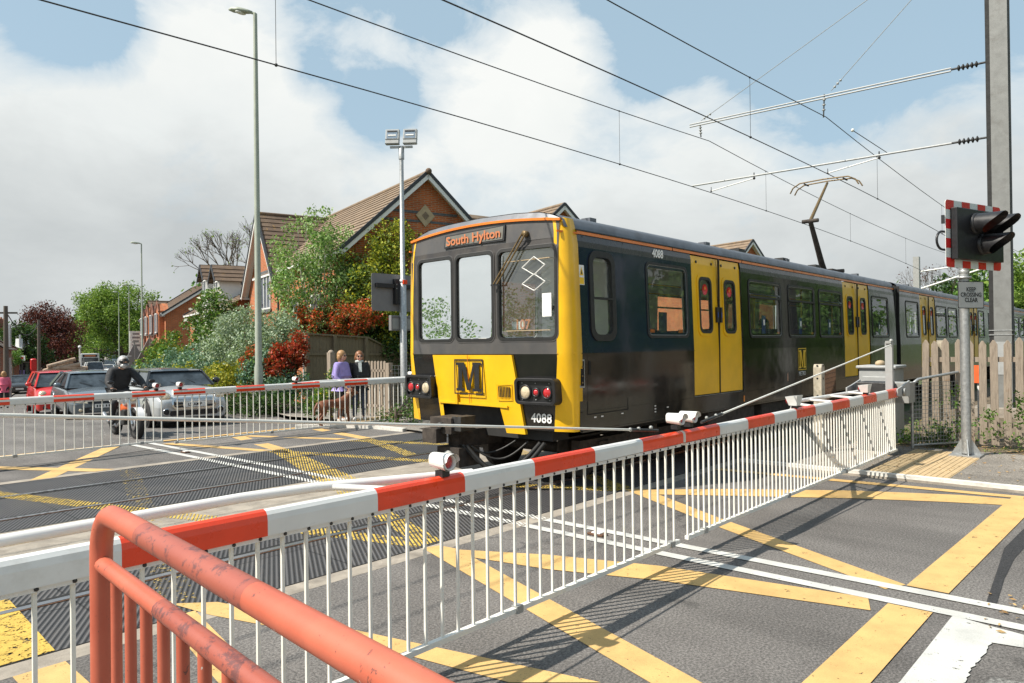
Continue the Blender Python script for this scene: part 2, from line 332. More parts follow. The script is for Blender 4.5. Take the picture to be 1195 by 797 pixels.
mk_brick('brick_slate', (0.10, 0.105, 0.12), (0.07, 0.075, 0.09), (0.16, 0.15, 0.14))
def mk_tile(name, c0, c1, lichen=0.35):
    m, t, b = newmat(name); v = oc(t)
    s = _n(t, 'ShaderNodeSeparateXYZ'); t.links.new(v, s.inputs[0])
    k = _math(t, 'ADD', s.outputs[0], s.outputs[1]); cb = _n(t, 'ShaderNodeCombineXYZ'); t.links.new(k, cb.inputs[0]); t.links.new(s.outputs[2], cb.inputs[1])
    br = t.nodes.new('ShaderNodeTexBrick'); t.links.new(cb.outputs[0], br.inputs[0]); br.inputs['Scale'].default_value = 1.0; br.inputs['Brick Width'].default_value = 0.33; br.inputs['Row Height'].default_value = 0.21; br.inputs['Mortar Size'].default_value = 0.006
    br.inputs['Color1'].default_value = (*c0, 1); br.inputs['Color2'].default_value = (*c1, 1); br.inputs['Mortar'].default_value = tuple(x * 0.4 for x in c0) + (1,)
    c = _mixc(t, 1.0, br.outputs[0], _ramp(t, _noise(t, v, 1.5, 7, 0.7), [(0.3, 0.75), (0.7, 1.2)]), 'MULTIPLY')
    l = _ramp(t, _noise(t, v, 1.7, 9, 0.75, 0.4), [(0.60, 0.0), (0.68, 0.9)]); c = _mixc(t, _math(t, 'MULTIPLY', l, lichen), c, (0.42, 0.24, 0.03))
    t.links.new(c, b.inputs['Base Color']); b.inputs['Roughness'].default_value = 0.85; bump(t, b, _noise(t, v, 30, 4), 0.3, 0.01)
mk_tile('tile_tan', (0.235, 0.17, 0.115), (0.185, 0.135, 0.092), 0.35)
mk_tile('tile_brown', (0.16, 0.11, 0.075), (0.12, 0.08, 0.055), 0.8)
mk_tile('tile_dark', (0.15, 0.12, 0.10), (0.11, 0.09, 0.075), 0.2)
pm('upvc_white', (0.72, 0.72, 0.71), 0.4, var=0.03)
pm('barge_dark', (0.035, 0.038, 0.045), 0.6, var=0.2)
pm('stone_pale', (0.42, 0.32, 0.2), 0.8, var=0.15)
pm('render_white', (0.68, 0.68, 0.66), 0.8, var=0.05)
pm('chimney_pot', (0.42, 0.15, 0.06), 0.8, var=0.2)

def mk_leaf(name, cols, trans=0.3, rough=0.5):
    cols = [tuple(min(.8, x * (1.35 if 'blossom' not in name else 1)) for x in c) for c in cols]
    m = bpy.data.materials.new(name); m.use_nodes = True; t = m.node_tree; t.nodes.clear(); MT[name] = m
    g = _n(t, 'ShaderNodeNewGeometry'); n = len(cols)
    c = _ramp(t, g.outputs['Random Per Island'], [(i / max(1, n - 1), cc) for i, cc in enumerate(cols)])
    v = _ramp(t, _noise(t, oc(t), 0.9, 3, 0.5), [(0.35, 0.75), (0.65, 1.2)]); c = _mixc(t, 1.0, c, v, 'MULTIPLY')
    b = _n(t, 'ShaderNodeBsdfPrincipled'); t.links.new(c, b.inputs['Base Color']); b.inputs['Roughness'].default_value = rough; b.inputs['Specular IOR Level'].default_value = 0.22
    tl = _n(t, 'ShaderNodeBsdfTranslucent'); t.links.new(_mixc(t, 1.0, c, (1.3, 1.35, 0.7), 'MULTIPLY'), tl.inputs[0])
    mx = _n(t, 'ShaderNodeMixShader'); mx.inputs[0].default_value = trans; t.links.new(b.outputs[0], mx.inputs[1]); t.links.new(tl.outputs[0], mx.inputs[2])
    o = _n(t, 'ShaderNodeOutputMaterial'); t.links.new(mx.outputs[0], o.inputs[0])
mk_leaf('leaf_green', [(0.035, 0.085, 0.018), (0.075, 0.15, 0.03), (0.12, 0.20, 0.045)])
mk_leaf('leaf_lime', [(0.065, 0.12, 0.022), (0.13, 0.20, 0.038), (0.21, 0.29, 0.07)])
mk_leaf('leaf_dark', [(0.016, 0.035, 0.012), (0.03, 0.06, 0.018), (0.055, 0.10, 0.03)])
mk_leaf('leaf_birch', [(0.06, 0.12, 0.03), (0.15, 0.24, 0.07), (0.30, 0.38, 0.20)])
mk_leaf('leaf_silver', [(0.11, 0.16, 0.10), (0.20, 0.26, 0.17), (0.32, 0.38, 0.28)], 0.2)
mk_leaf('leaf_bluegreen', [(0.035, 0.085, 0.055), (0.08, 0.15, 0.10), (0.17, 0.25, 0.17)], 0.2)
mk_leaf('leaf_yellow', [(0.13, 0.16, 0.02), (0.27, 0.27, 0.03), (0.40, 0.36, 0.06)])
mk_leaf('leaf_conifer', [(0.05, 0.085, 0.015), (0.17, 0.20, 0.025), (0.38, 0.36, 0.04)], 0.2)
mk_leaf('leaf_red', [(0.07, 0.06, 0.02), (0.22, 0.030, 0.015), (0.36, 0.045, 0.02)], 0.3)
mk_leaf('leaf_red_mix', [(0.04, 0.07, 0.02), (0.12, 0.11, 0.03), (0.36, 0.05, 0.02), (0.45, 0.10, 0.03)], 0.3)
mk_leaf('leaf_copper', [(0.025, 0.010, 0.010), (0.065, 0.020, 0.018), (0.13, 0.042, 0.033)], 0.3)
mk_leaf('blossom', [(0.7, 0.7, 0.6), (0.8, 0.8, 0.72)], 0.2)
mk_leaf('leaf_ivy', [(0.03, 0.08, 0.015), (0.08, 0.16, 0.03), (0.14, 0.22, 0.05)])
mk_leaf('dry_leaf', [(0.20, 0.12, 0.05), (0.32, 0.22, 0.10), (0.12, 0.07, 0.03)], 0.1)
def mk_carpaint(name, col, metal=0.0, rough=0.25):
    m, t, b = newmat(name); v = oc(t)
    c = _ramp(t, _noise(t, v, 2, 4), [(0.3, tuple(x * 0.92 for x in col)), (0.7, col)]); t.links.new(c, b.inputs['Base Color'])
    b.inputs['Metallic'].default_value = metal; b.inputs['Roughness'].default_value = rough; b.inputs['Coat Weight'].default_value = 0.7; b.inputs['Coat Roughness'].default_value = 0.06
for nm, cc, mm in [('car_silver', (0.46, 0.48, 0.49), .25), ('car_steel', (0.17, 0.20, 0.225), .5), ('car_red', (0.56, 0.02, 0.015), .0), ('car_charcoal', (0.045, 0.047, 0.05), .3), ('car_white', (0.68, 0.69, 0.69), .0),
                   ('car_blue', (0.05, 0.17, 0.30), .1), ('car_navy', (0.03, 0.05, 0.09), .2), ('car_black', (0.012, 0.012, 0.014), .0), ('bike_white', (0.72, 0.72, 0.72), .0), ('bike_orange', (0.65, 0.12, 0.02), .0)]:
    mk_carpaint(nm, cc, mm)
pm('tyre', (0.016, 0.016, 0.016), 0.8, var=0.3)
pm('alloy', (0.45, 0.45, 0.46), 0.3, 0.8, var=0.08)
pm('skin', (0.52, 0.30, 0.21), 0.55, var=0.05, scale=20)
pm('hair_auburn', (0.22, 0.09, 0.035), 0.5, var=0.35, scale=60)
pm('hair_blonde', (0.34, 0.19, 0.08), 0.5, var=0.35, scale=60)
pm('lilac', (0.30, 0.25, 0.56), 0.75, var=0.18, scale=12, bmp=0.2)
pm('cloth_black', (0.018, 0.019, 0.022), 0.8, var=0.3, scale=10, bmp=0.2)
pm('denim', (0.045, 0.065, 0.11), 0.85, var=0.25, scale=18)
pm('scarf_pale', (0.5, 0.55, 0.55), 0.85, var=0.2, scale=30)
pm('shoe_white', (0.5, 0.5, 0.5), 0.6, var=0.1)
pm('pink', (0.62, 0.12, 0.2), 0.8, var=0.15)
pm('dog_fur', (0.145, 0.048, 0.018), 0.6, var=0.3, scale=14, bmp=0.3, bscale=70)
pm('helmet_grey', (0.35, 0.35, 0.36), 0.25, var=0.9, scale=7, coat=0.6)
pm('post_red', (0.5, 0.02, 0.02), 0.4, var=0.08)
pm('brand_yellow', (0.8, 0.5, 0.02), 0.4, var=0.03)
pm('plate_white', (0.7, 0.7, 0.68), 0.4, var=0.03)
pm('orange_net', (0.75, 0.13, 0.03), 0.6, var=0.1)

# ------------------------------------------------------------------ mesh builder
class MB:
    def __init__(s): s.v = []; s.f = []; s.m = []; s.sm = []; s.mats = []
    def mi(s, mat):
        if mat not in s.mats: s.mats.append(mat)
        return s.mats.index(mat)
    def add(s, vs, fs, mat, smooth=False):
        o = len(s.v); s.v.extend([tuple(v) for v in vs]); k = s.mi(mat)
        for f in fs: s.f.append(tuple(i + o for i in f)); s.m.append(k); s.sm.append(smooth)
    def box(s, x0, x1, y0, y1, z0, z1, mat, mtx=None):
        vs = [Vector((x, y, z)) for z in (z0, z1) for y in (y0, y1) for x in (x0, x1)]
        if mtx is not None: vs = [mtx @ v for v in vs]
        s.add(vs, [(0, 2, 3, 1), (4, 5, 7, 6), (0, 1, 5, 4), (2, 6, 7, 3), (0, 4, 6, 2), (1, 3, 7, 5)], mat)
    def bar(s, p0, p1, w, h, mat, up=(0, 0, 1)):
        """rectangular bar between two points"""
        p0 = Vector(p0); p1 = Vector(p1); d = (p1 - p0).normalized(); u = Vector(up)
        a = d.cross(u)
        if a.length < 1e-5: a = d.cross(Vector((1, 0, 0)))
        a.normalize(); b = a.cross(d).normalized()
        vs = []
        for p in (p0, p1):
            for sa, sb in ((-1, -1), (1, -1), (1, 1), (-1, 1)): vs.append(p + a * (w / 2 * sa) + b * (h / 2 * sb))
        s.add(vs, [(0, 1, 2, 3)[::-1], (4, 5, 6, 7), (0, 1, 5, 4), (1, 2, 6, 5), (2, 3, 7, 6), (3, 0, 4, 7)], mat)
    def tube(s, pts, r, mat, n=8, caps=True, closed=False):
        pts = [Vector(p) for p in pts]; k = len(pts)
        rs = r if isinstance(r, (list, tuple)) else [r] * k
        vs = []; a = None
        for i, p in enumerate(pts):
            if closed: d = (pts[(i + 1) % k] - pts[i - 1]).normalized()
            elif i == 0: d = (pts[1] - pts[0]).normalized()
            elif i == k - 1: d = (pts[-1] - pts[-2]).normalized()
            else: d = ((pts[i + 1] - p).normalized() + (p - pts[i - 1]).normalized()).normalized()
            if a is None:
                a = d.cross(Vector((0, 0, 1)))
                if a.length < 1e-4: a = d.cross(Vector((1, 0, 0)))
            a = (a - d * a.dot(d)).normalized(); b = d.cross(a)
            for j in range(n):
                t = 2 * math.pi * j / n; vs.append(p + (a * math.cos(t) + b * math.sin(t)) * rs[i])
        fs = []
        for i in range(k if closed else k - 1):
            i2 = (i + 1) % k
            for j in range(n): fs.append((i * n + j, i * n + (j + 1) % n, i2 * n + (j + 1) % n, i2 * n + j))
        s.add(vs, fs, mat, n > 5)
        if caps and not closed:
            s.add(vs[:n], [tuple(range(n))[::-1]], mat); s.add(vs[-n:], [tuple(range(n))], mat)
    def lathe(s, prof, c, mat, axis=(0, 0, 1), n=16, smooth=True):
        """prof = [(radius, height)]"""
        ax = Vector(axis).normalized(); a = ax.orthogonal().normalized(); b = ax.cross(a); c = Vector(c); vs = []; fs = []
        for r, h in prof:
            for j in range(n):
                t = 2 * math.pi * j / n; vs.append(c + ax * h + (a * math.cos(t) + b * math.sin(t)) * max(r, 1e-4))
        for i in range(len(prof) - 1):
            for j in range(n): fs.append((i * n + j, i * n + (j + 1) % n, (i + 1) * n + (j + 1) % n, (i + 1) * n + j))
        s.add(vs, fs, mat, smooth)
    def ball(s, c, r, mat, n=12, m=8, sc=(1, 1, 1), mtx=None):
        vs = []; fs = []; c = Vector(c)
        for i in range(m + 1):
            p = math.pi * i / m
            for j in range(n):
                t = 2 * math.pi * j / n; q = Vector((math.sin(p) * math.cos(t) * r * sc[0], math.sin(p) * math.sin(t) * r * sc[1], math.cos(p) * r * sc[2]))
                if mtx is not None: q = mtx @ q
                vs.append(c + q)
        for i in range(m):
            for j in range(n): fs.append((i * n + j, (i + 1) * n + j, (i + 1) * n + (j + 1) % n, i * n + (j + 1) % n))
        s.add(vs, fs, mat, True)
    def prism(s, poly, fn, d0, d1, mat):
        """extrude a 2D outline: fn(u, v, d) -> point"""
        n = len(poly); vs = [fn(u, v, d0) for u, v in poly] + [fn(u, v, d1) for u, v in poly]
        fs = [tuple(range(n)), tuple(range(n, 2 * n))[::-1]] + [(i, i + n, (i + 1) % n + n, (i + 1) % n) for i in range(n)]
        s.add(vs, fs, mat)
    def quad(s, a, b, c, d, mat, smooth=False): s.add([a, b, c, d], [(0, 1, 2, 3)], mat, smooth)
    def ring(s, outer, inner, fn, d0, d1, mat):
        """framed opening: two outlines with the same number of points"""
        n = len(outer); vs = [fn(u, v, d1) for u, v in outer] + [fn(u, v, d1) for u, v in inner] + [fn(u, v, d0) for u, v in outer] + [fn(u, v, d0) for u, v in inner]
        fs = []
        for i in range(n):
            j = (i + 1) % n
            fs += [(i, j, n + j, n + i), (2 * n + i, 2 * n + j, j, i), (n + i, n + j, 3 * n + j, 3 * n + i)]
        s.add(vs, fs, mat)
    def build(s, name, parent=None, bevel=0, fixn=True, col=None):
        me = bpy.data.meshes.new(name); vs = s.v
        if parent is not None and not getattr(s, 'local', False):
            inv = parent_inv(parent); vs = [inv @ Vector(v) for v in vs]
        me.from_pydata([tuple(v) for v in vs], [], s.f); me.update()
        for m in s.mats: me.materials.append(MT[m])
        me.polygons.foreach_set('material_index', s.m); me.polygons.foreach_set('use_smooth', s.sm)
        if fixn and len(s.f) < 60000:
            import bmesh
            bm = bmesh.new(); bm.from_mesh(me); bmesh.ops.recalc_face_normals(bm, faces=bm.faces); bm.to_mesh(me); bm.free()
        o = bpy.data.objects.new(name, me); scene.collection.objects.link(o)
        if parent is not None: o.parent = parent
        if bevel:
            b = o.modifiers.new('bevel', 'BEVEL'); b.width = bevel; b.segments = 2; b.limit_method = 'ANGLE'; b.angle_limit = R(40)
        return o
def parent_mat(p):
    m = p.matrix_basis.copy()
    while p.parent is not None: p = p.parent; m = p.matrix_basis @ m
    return m
def parent_inv(p): return parent_mat(p).inverted()
def LB():
    m = MB(); m.local = True; return m
def tag(o, label=None, cat=None, group=None, kind=None):
    if label: o['label'] = label
    if cat: o['category'] = cat
    if group: o['group'] = group
    if kind: o['kind'] = kind
    return o
def thing(name, label, cat, loc=(0, 0, 0), rz=0.0, group=None):
    o = bpy.data.objects.new(name, None); scene.collection.objects.link(o); o.empty_display_size = 0.2
    o.location = loc; o.rotation_euler = (0, 0, rz); return tag(o, label, cat, group)
def struct(name, mb, **kw): return tag(mb.build(name, **kw), kind='structure')
def copy_tree(o, parent=None):
    c = o.copy(); scene.collection.objects.link(c)
    if parent is not None: c.parent = parent
    for ch in [x for x in bpy.data.objects if x.parent == o]: copy_tree(ch, c)
    return c
def rrect(u0, u1, v0, v1, r, n=5):
    pts = []
    for cu, cv, a0 in ((u1 - r, v1 - r, 0), (u0 + r, v1 - r, 90), (u0 + r, v0 + r, 180), (u1 - r, v0 + r, 270)):
        for i in range(n + 1):
            a = R(a0 + 90 * i / n); pts.append((cu + r * math.cos(a), cv + r * math.sin(a)))
    return pts
def text(name, s, size, mat, mtx, parent, depth=0.004, align='CENTER', bold=0.0, space=1.0, sx=1.0):
    cu = bpy.data.curves.new(name, 'FONT'); cu.body = s; cu.size = size; cu.extrude = depth; cu.align_x = align; cu.align_y = 'CENTER'; cu.offset = bold; cu.space_character = space
    cu.resolution_u = 3; cu.space_line = 0.9
    o = bpy.data.objects.new(name, cu); scene.collection.objects.link(o)
    me = bpy.data.meshes.new_from_object(o.evaluated_get(bpy.context.evaluated_depsgraph_get())); bpy.data.objects.remove(o); me.name = name
    me.transform(Matrix.Diagonal((sx, 1, 1, 1)))
    me.materials.clear(); me.materials.append(MT[mat])
    me.transform(parent_inv(parent) @ mtx)
    ob = bpy.data.objects.new(name, me); scene.collection.objects.link(ob); ob.parent = parent; return ob
def frame_mtx(o, x, y):
    """matrix whose local x, y axes are the given world directions"""
    x = Vector(x).normalized(); y = Vector(y); y = (y - x * y.dot(x)).normalized(); z = x.cross(y)
    m = Matrix((x, y, z)).transposed().to_4x4(); m.translation = Vector(o); return m
# ================================================================== GROUND, ROADS, TRACK
def sheet(name, xs, ys, z, mat, skirt=None):
    mb = MB(); vs = [(x, y, hz(x, y) + z) for y in ys for x in xs]; n = len(xs)
    mb.add(vs, [(j * n + i, j * n + i + 1, (j + 1) * n + i + 1, (j + 1) * n + i) for j in range(len(ys) - 1) for i in range(n - 1)], mat)
    return struct(name, mb, fixn=False)
gx = [-1500, -600, -300, -150, -80, -40, -20, -10, 0, 5, 10, 15, 20, 25, 30, 40, 50, 60, 80, 100, 150, 300, 600, 1500]
gy = [-1500, -600, -200, -80, -30, -10, 0, 10, 13.5, 14.5, 16, 18, 20, 22, 25, 28, 32, 38, 45, 55, 65, 80, 95, 110, 125, 140, 155, 170, 190, 220, 300, 420, 700, 1500]
sheet('ground', gx, gy, -0.10, 'grass_ground')
def ribbon(name, f0, f1, ys, z, mat, kind='structure', dense=1):
    mb = MB(); vs = []
    for y in ys:
        a, b = f0(y), f1(y)
        vs += [(a, y, hz(a, y) + z), (b, y, hz(b, y) + z)]
    mb.add(vs, [(2 * i, 2 * i + 1, 2 * i + 3, 2 * i + 2) for i in range(len(ys) - 1)], mat)
    return tag(mb.build(name, fixn=False), kind=kind)
struct_near = MB(); struct_near.add([(1.0, -12, 0), (10.3, -12, 0), (10.3, 4.76, 0), (1.0, 4.76, 0)], [(0, 1, 2, 3)], 'asphalt')
struct('road', struct_near, fixn=False)
# coarse older surfacing beyond the stop line and a tar seam
mb = MB(); mb.add([(1.02, -12, .003), (5.35, -12, .003), (5.3, -3, .003), (4.6, .70, .003), (3.9, .82, .003), (3.0, .66, .003), (1.02, .74, .003)], [(0, 1, 2, 3, 4, 5, 6)], 'asphalt_coarse'); struct('old_road_surface', mb, fixn=False)
mb = MB(); pts = [G(1195, 617), G(1172, 640), G(1163, 668), G(1150, 706)]; pts2 = [G(1195, 640), G(1184, 652), G(1172, 676), G(1161, 712)]
mb.add([p + Vector((0, 0, .004)) for p in pts + pts2[::-1]], [tuple(range(8))], 'tar'); struct('road_tar_seam', mb, fixn=False)
fy = [11.9, 12.6, 13.4, 14.2, 15, 16, 17, 18, 19, 20, 21, 22, 24, 26, 28, 31, 35, 40, 46, 52, 60, 70, 80, 90, 100, 110, 120, 130, 140, 150, 160, 175, 190, 210, 240]
ribbon('road', lambda y: road_c(y) - 4.5, lambda y: road_c(y) + 4.6, fy, 0, 'asphalt')
# footways
def fw_right(y): return road_c(y) + 4.6
ribbon('pavement', lambda y: fw_right(y) + (0.0 if y < 14.4 else .12), lambda y: fw_right(y) + 2.6, fy[3:], .07, 'asphalt_pale')
ribbon('pavement', lambda y: road_c(y) - 8.0, lambda y: road_c(y) - 4.62, fy, .07, 'asphalt_pale')
ribbon('kerb', lambda y: fw_right(y), lambda y: fw_right(y) + .13, fy[3:], .085, 'concrete')
ribbon('kerb', lambda y: road_c(y) - 4.64, lambda y: road_c(y) - 4.5, fy, .085, 'concrete')
mb = MB(); mb.box(10.42, 13.3, -12, 4.7, -.12, .06, 'asphalt_pale'); struct('pavement', mb)
mb = MB(); mb.box(-2.5, .86, -12, 4.7, -.12, .06, 'asphalt_pale'); struct('pavement', mb)
mb = MB(); mb.box(.86, 1.0, -12, 4.7, -.12, .075, 'concrete'); struct('kerb', mb)
# far footway with its own painted edge
mb = MB(); pth = [(9.95, 10.6), (9.98, 12.0), (9.95, 12.95), (9.6, 13.9), (8.95, 14.55)]
top = [(x, y, .05) for x, y in pth] + [(10.4, 14.4, .05), (13.6, 14.6, .05), (13.6, 11.85, .05), (10.2, 11.82, .05)]
mb.add(top, [tuple(range(len(top)))], 'asphalt_pale'); struct('footpath', mb, fixn=False)
mb = MB()
for (x0, y0), (x1, y1) in zip(pth[1:], pth[2:]): mb.bar((x0, y0, .03), (x1, y1, .03), .13, .075, 'kerb_paint')
struct('painted_kerb', mb)
mb = MB(); mb.box(10.31, 10.42, -12, 4.7, -.1, .072, 'kerb_paint'); mb.box(10.295, 10.31, -12, 4.7, -.1, .03, 'concrete'); struct('painted_kerb', mb)
# tactile slabs
def tactile(c, L, W, rz, z, n):
    mb = MB(); m = Matrix.Translation(c) @ Matrix.Rotation(rz, 4, 'Z')
    mb.box(-L / 2, L / 2, -W / 2, W / 2, -.02, 0.0, 'tactile', m)
    for i in range(n):
        y = -W / 2 + (i + .5) * W / n; mb.box(-L / 2 + .02, L / 2 - .02, y - W / n * .28, y + W / n * .28, 0, .005, 'tactile', m)
    return struct('tactile_pavement', mb)
a = G(1035, 558, .06); b = G(1092, 537, .06); tactile((11.72, 2.5, .064), 2.5, .95, 0, .06, 14)
tactile((10.9, 14.15, .056), 2.6, .9, R(4), .05, 14)
# dirt verge under the fence
mb = MB(); mb.box(13.3, 60, -14, 4.78, -.1, .05, 'soil'); struct('verge_ground', mb)
mb = MB(); mb.box(-40, -2.5, -14, 4.78, -.1, .05, 'soil'); struct('verge_ground', mb)

# ---- crossing deck
mb = MB(); mb.box(.9, 10.2, 4.95, 7.45, -.2, 0, 'rubber_panel'); mb.box(.9, 10.2, 8.6, 11.68, -.2, 0, 'rubber_panel'); mb.box(10.2, 12.6, 4.95, 7.45, -.2, -.001, 'rubber_panel'); mb.box(10.2, 12.6, 8.6, 11.68, -.2, -.001, 'rubber_panel')
struct('crossing_road_deck', mb)
mb = MB(); mb.box(.9, 12.6, 4.76, 4.95, -.2, .0015, 'concrete'); mb.box(.9, 12.6, 7.45, 8.6, -.2, .001, 'concrete'); mb.box(.9, 12.6, 11.68, 11.9, -.2, .0015, 'concrete')
struct('concrete_road_strip', mb)
mb = MB()
for y in (4.955, 7.443, 8.593, 11.673): mb.box(.9, 12.6, y, y + .014, .0005, .0028, 'dark_gap')
struct('crossing_road_joints', mb)
RAILS = [(5.95, 1), (7.385, -1), (9.235, 1), (10.67, -1)]
mb = MB()
for y, s in RAILS:
    mb.box(-150, 400, y - .034, y + .034, -.17, .010, 'rail_top'); mb.box(-150, 400, y - .075, y + .075, -.2, -.16, 'rail_rust')
    mb.box(.9, 12.6, y + s * .036 - (0 if s > 0 else .07), y + s * .036 + (.07 if s > 0 else 0), -.01, .003, 'dark_gap')
    mb.box(.9, 12.6, y - s * .036 - (.014 if s > 0 else 0), y - s * .036 + (0 if s > 0 else .014), -.01, .006, 'rail_rust')
struct('railway_surface_lines', mb)
mb = MB(); mb.box(12.6, 400, 4.78, 11.9, -.3, -.13, 'ballast'); mb.box(-150, .9, 4.78, 11.9, -.3, -.13, 'ballast'); struct('ballast_ground', mb)
mb = MB()
for x in list(np.arange(-12, .6, .7)) + list(np.arange(12.9, 80, .7)):
    for y0 in (5.4, 8.7): mb.box(x, x + .25, y0, y0 + 2.5, -.17, -.11, 'concrete')
struct('sleeper_ground_strip', mb)

# ---- painted markings
mk = MB(); mw = MB(); wy = MB(); ww = MB(); wf = MB()
def ppoly(mb, px, mat, z=.004): mb.add([G(x, y) + Vector((0, 0, z)) for x, y in px], [tuple(range(len(px)))], mat)
def stripe(mb, p0, p1, w, mat, z=.004, endx=False):
    (x0, y0), (x1, y1) = p0, p1; d = Vector((x1 - x0, y1 - y0)).normalized()
    k = w / 2 / max(.2, abs(d.y)) if not endx else 0
    if endx:
        k = w / 2 / abs(d.x); v = [(x0, y0 - k), (x1, y1 - k), (x1, y1 + k), (x0, y0 + k)]
    else: v = [(x0 - k, y0), (x0 + k, y0), (x1 + k, y1), (x1 - k, y1)]
    n = max(1, int(math.hypot(x1 - x0, y1 - y0) / 2)); rows = []
    for i in range(n + 1):
        t = i / n
        if endx: a = (v[0][0] + (v[1][0] - v[0][0]) * t, v[0][1] + (v[1][1] - v[0][1]) * t); b = (v[3][0] + (v[2][0] - v[3][0]) * t, v[3][1] + (v[2][1] - v[3][1]) * t)
        else: a = (v[0][0] + (v[3][0] - v[0][0]) * t, y0 + (y1 - y0) * t); b = (v[1][0] + (v[2][0] - v[1][0]) * t, y0 + (y1 - y0) * t)
        rows += [(a[0], a[1], hz(*a) + z), (b[0], b[1], hz(*b) + z)]
    mb.add(rows, [(2 * i, 2 * i + 1, 2 * i + 3, 2 * i + 2) for i in range(n)], mat)
Y = 'paint_yellow'
ppoly(mk, [(433, 754), (245, 718), (200, 705), (254, 703), (390, 730.5), (500, 754), (701, 797), (594, 797)], Y)     # left zigzag
stripe(mk, (2.17, 4.98), (1.55, 1.5), .2, Y, .0045)
ppoly(mk, [(493, 640), (512, 637), (534, 641), (780, 776), (845, 812), (785, 812), (758, 797)], Y, .005)
ppoly(mk, [(519, 641), (640, 648), (770, 661), (1013, 698), (1016, 713), (770, 678), (640, 665), (545, 650)], Y, .0055)
ppoly(mk, [(727, 571), (752, 571), (840, 605), (1057, 683), (1033, 688), (840, 616), (745, 578)], Y, .005)
ppoly(mk, [(735, 572), (850, 571), (1000, 573), (1120, 578), (1195, 584), (1195, 591), (1100, 586), (1000, 582), (850, 579), (745, 577)], Y, .0055)
stripe(mk, (9.66, 4.75), (10.02, 1.2), .16, Y, .0065)
stripe(mk, (5.90, 1.29), (9.95, 1.17), .27, Y, .0072, True); stripe(mk, (1.1, 1.33), (5.42, 1.29), .27, Y, .0072, True)
stripe(mk, (1.28, 4.75), (1.22, 1.2), .26, Y, .0062)
# lines running over the deck and the far side
W = 'paint_yellow_worn'
stripe(wy, (1.42, 7.4), (1.28, 4.97), .28, 'paint_yellow_mid', .0065)
for p0, p1, z in [((2.2, 5.0), (4.3, 11.6), .0055), ((4.4, 5.0), (2.3, 11.6), .006), ((4.45, 5.0), (6.8, 11.65), .0065), ((7.6, 5.0), (5.9, 8.25), .0055), ((5.89, 8.25), (6.87, 11.63), .006), ((7.65, 5.0), (9.6, 8.8), .006), ((7.7, 8.3), (6.67, 11.6), .0065), ((7.87, 9.3), (8.7, 11.6), .0055), ((9.6, 8.6), (8.4, 11.65), .006)]:
    stripe(wy, p0, p1, .24, W if z != .0055 or p0[0] > 5 else 'paint_yellow_faint', z)
stripe(mk, (6.87, 11.7), (7.44, 14.5), .26, Y); stripe(mk, (8.4, 12.0), (7.4, 14.5), .2, Y, .005); stripe(mk, (6.63, 11.75), (5.97, 14.2), .2, Y, .005)
stripe(mk, (8.75, 11.7), (9.14, 14.0), .24, Y, .0055); stripe(mk, (3.22, 11.75), (5.28, 14.84), .26, Y); stripe(mk, (4.05, 11.8), (2.6, 14.2), .24, Y, .005)
stripe(mk, (1.2, 14.8), (5.4, 14.8), .2, Y, .0055, True); stripe(mk, (5.95, 14.75), (10.2, 14.65), .2, Y, .0055, True)
for x in (5.49, 5.81):
    stripe(mw, (x, -12), (x, 4.75), .115, 'paint_white', .0075); stripe(mw, (x, 11.9), (x, 14.9), .115, 'paint_white', .0075)
    stripe(mw, (x, 14.9), (x + .02, 17), .10, 'paint_white_faint', .0075); stripe(mw, (x, 17), (x + .31 * 45, 62), .10, 'paint_white_faint', .0075)
    stripe(ww, (x, 4.77), (x, 11.88), .125, 'paint_white_worn', .0085)
_e = [(1157 - i * 1.75 + float(rng.normal(0, 1.9)), 750 + i * 2.6 + float(rng.normal(0, .7))) for i in range(24)]
ppoly(mw, [(1112, 719), (1150, 730), (1195, 742), (1195, 757)] + _e + [(1030, 812), (1050, 797), (1078, 762)], 'paint_white', .0065)
stripe(mw, (1.1, .88), (4.22, .90), .3, 'paint_white', .0062, True)
stripe(mw, (6.0, 16.2), (10.0, 16.9), .3, 'paint_white_faint', .004, True)
for mb, n in ((mk, 'yellow_road_markings'), (mw, 'white_road_markings'), (wy, 'worn_yellow_road_markings'), (ww, 'worn_white_road_markings')): struct(n, mb, fixn=False)
# dark skid / damp seams across the far carriageway
mb = MB(); stripe(mb, (0.6, 12.5), (5.6, 13.6), .05, 'tar', .003, True); stripe(mb, (1.2, 12.9), (4.2, 13.2), .035, 'tar', .003, True); struct('road_tar_seam', mb, fixn=False)
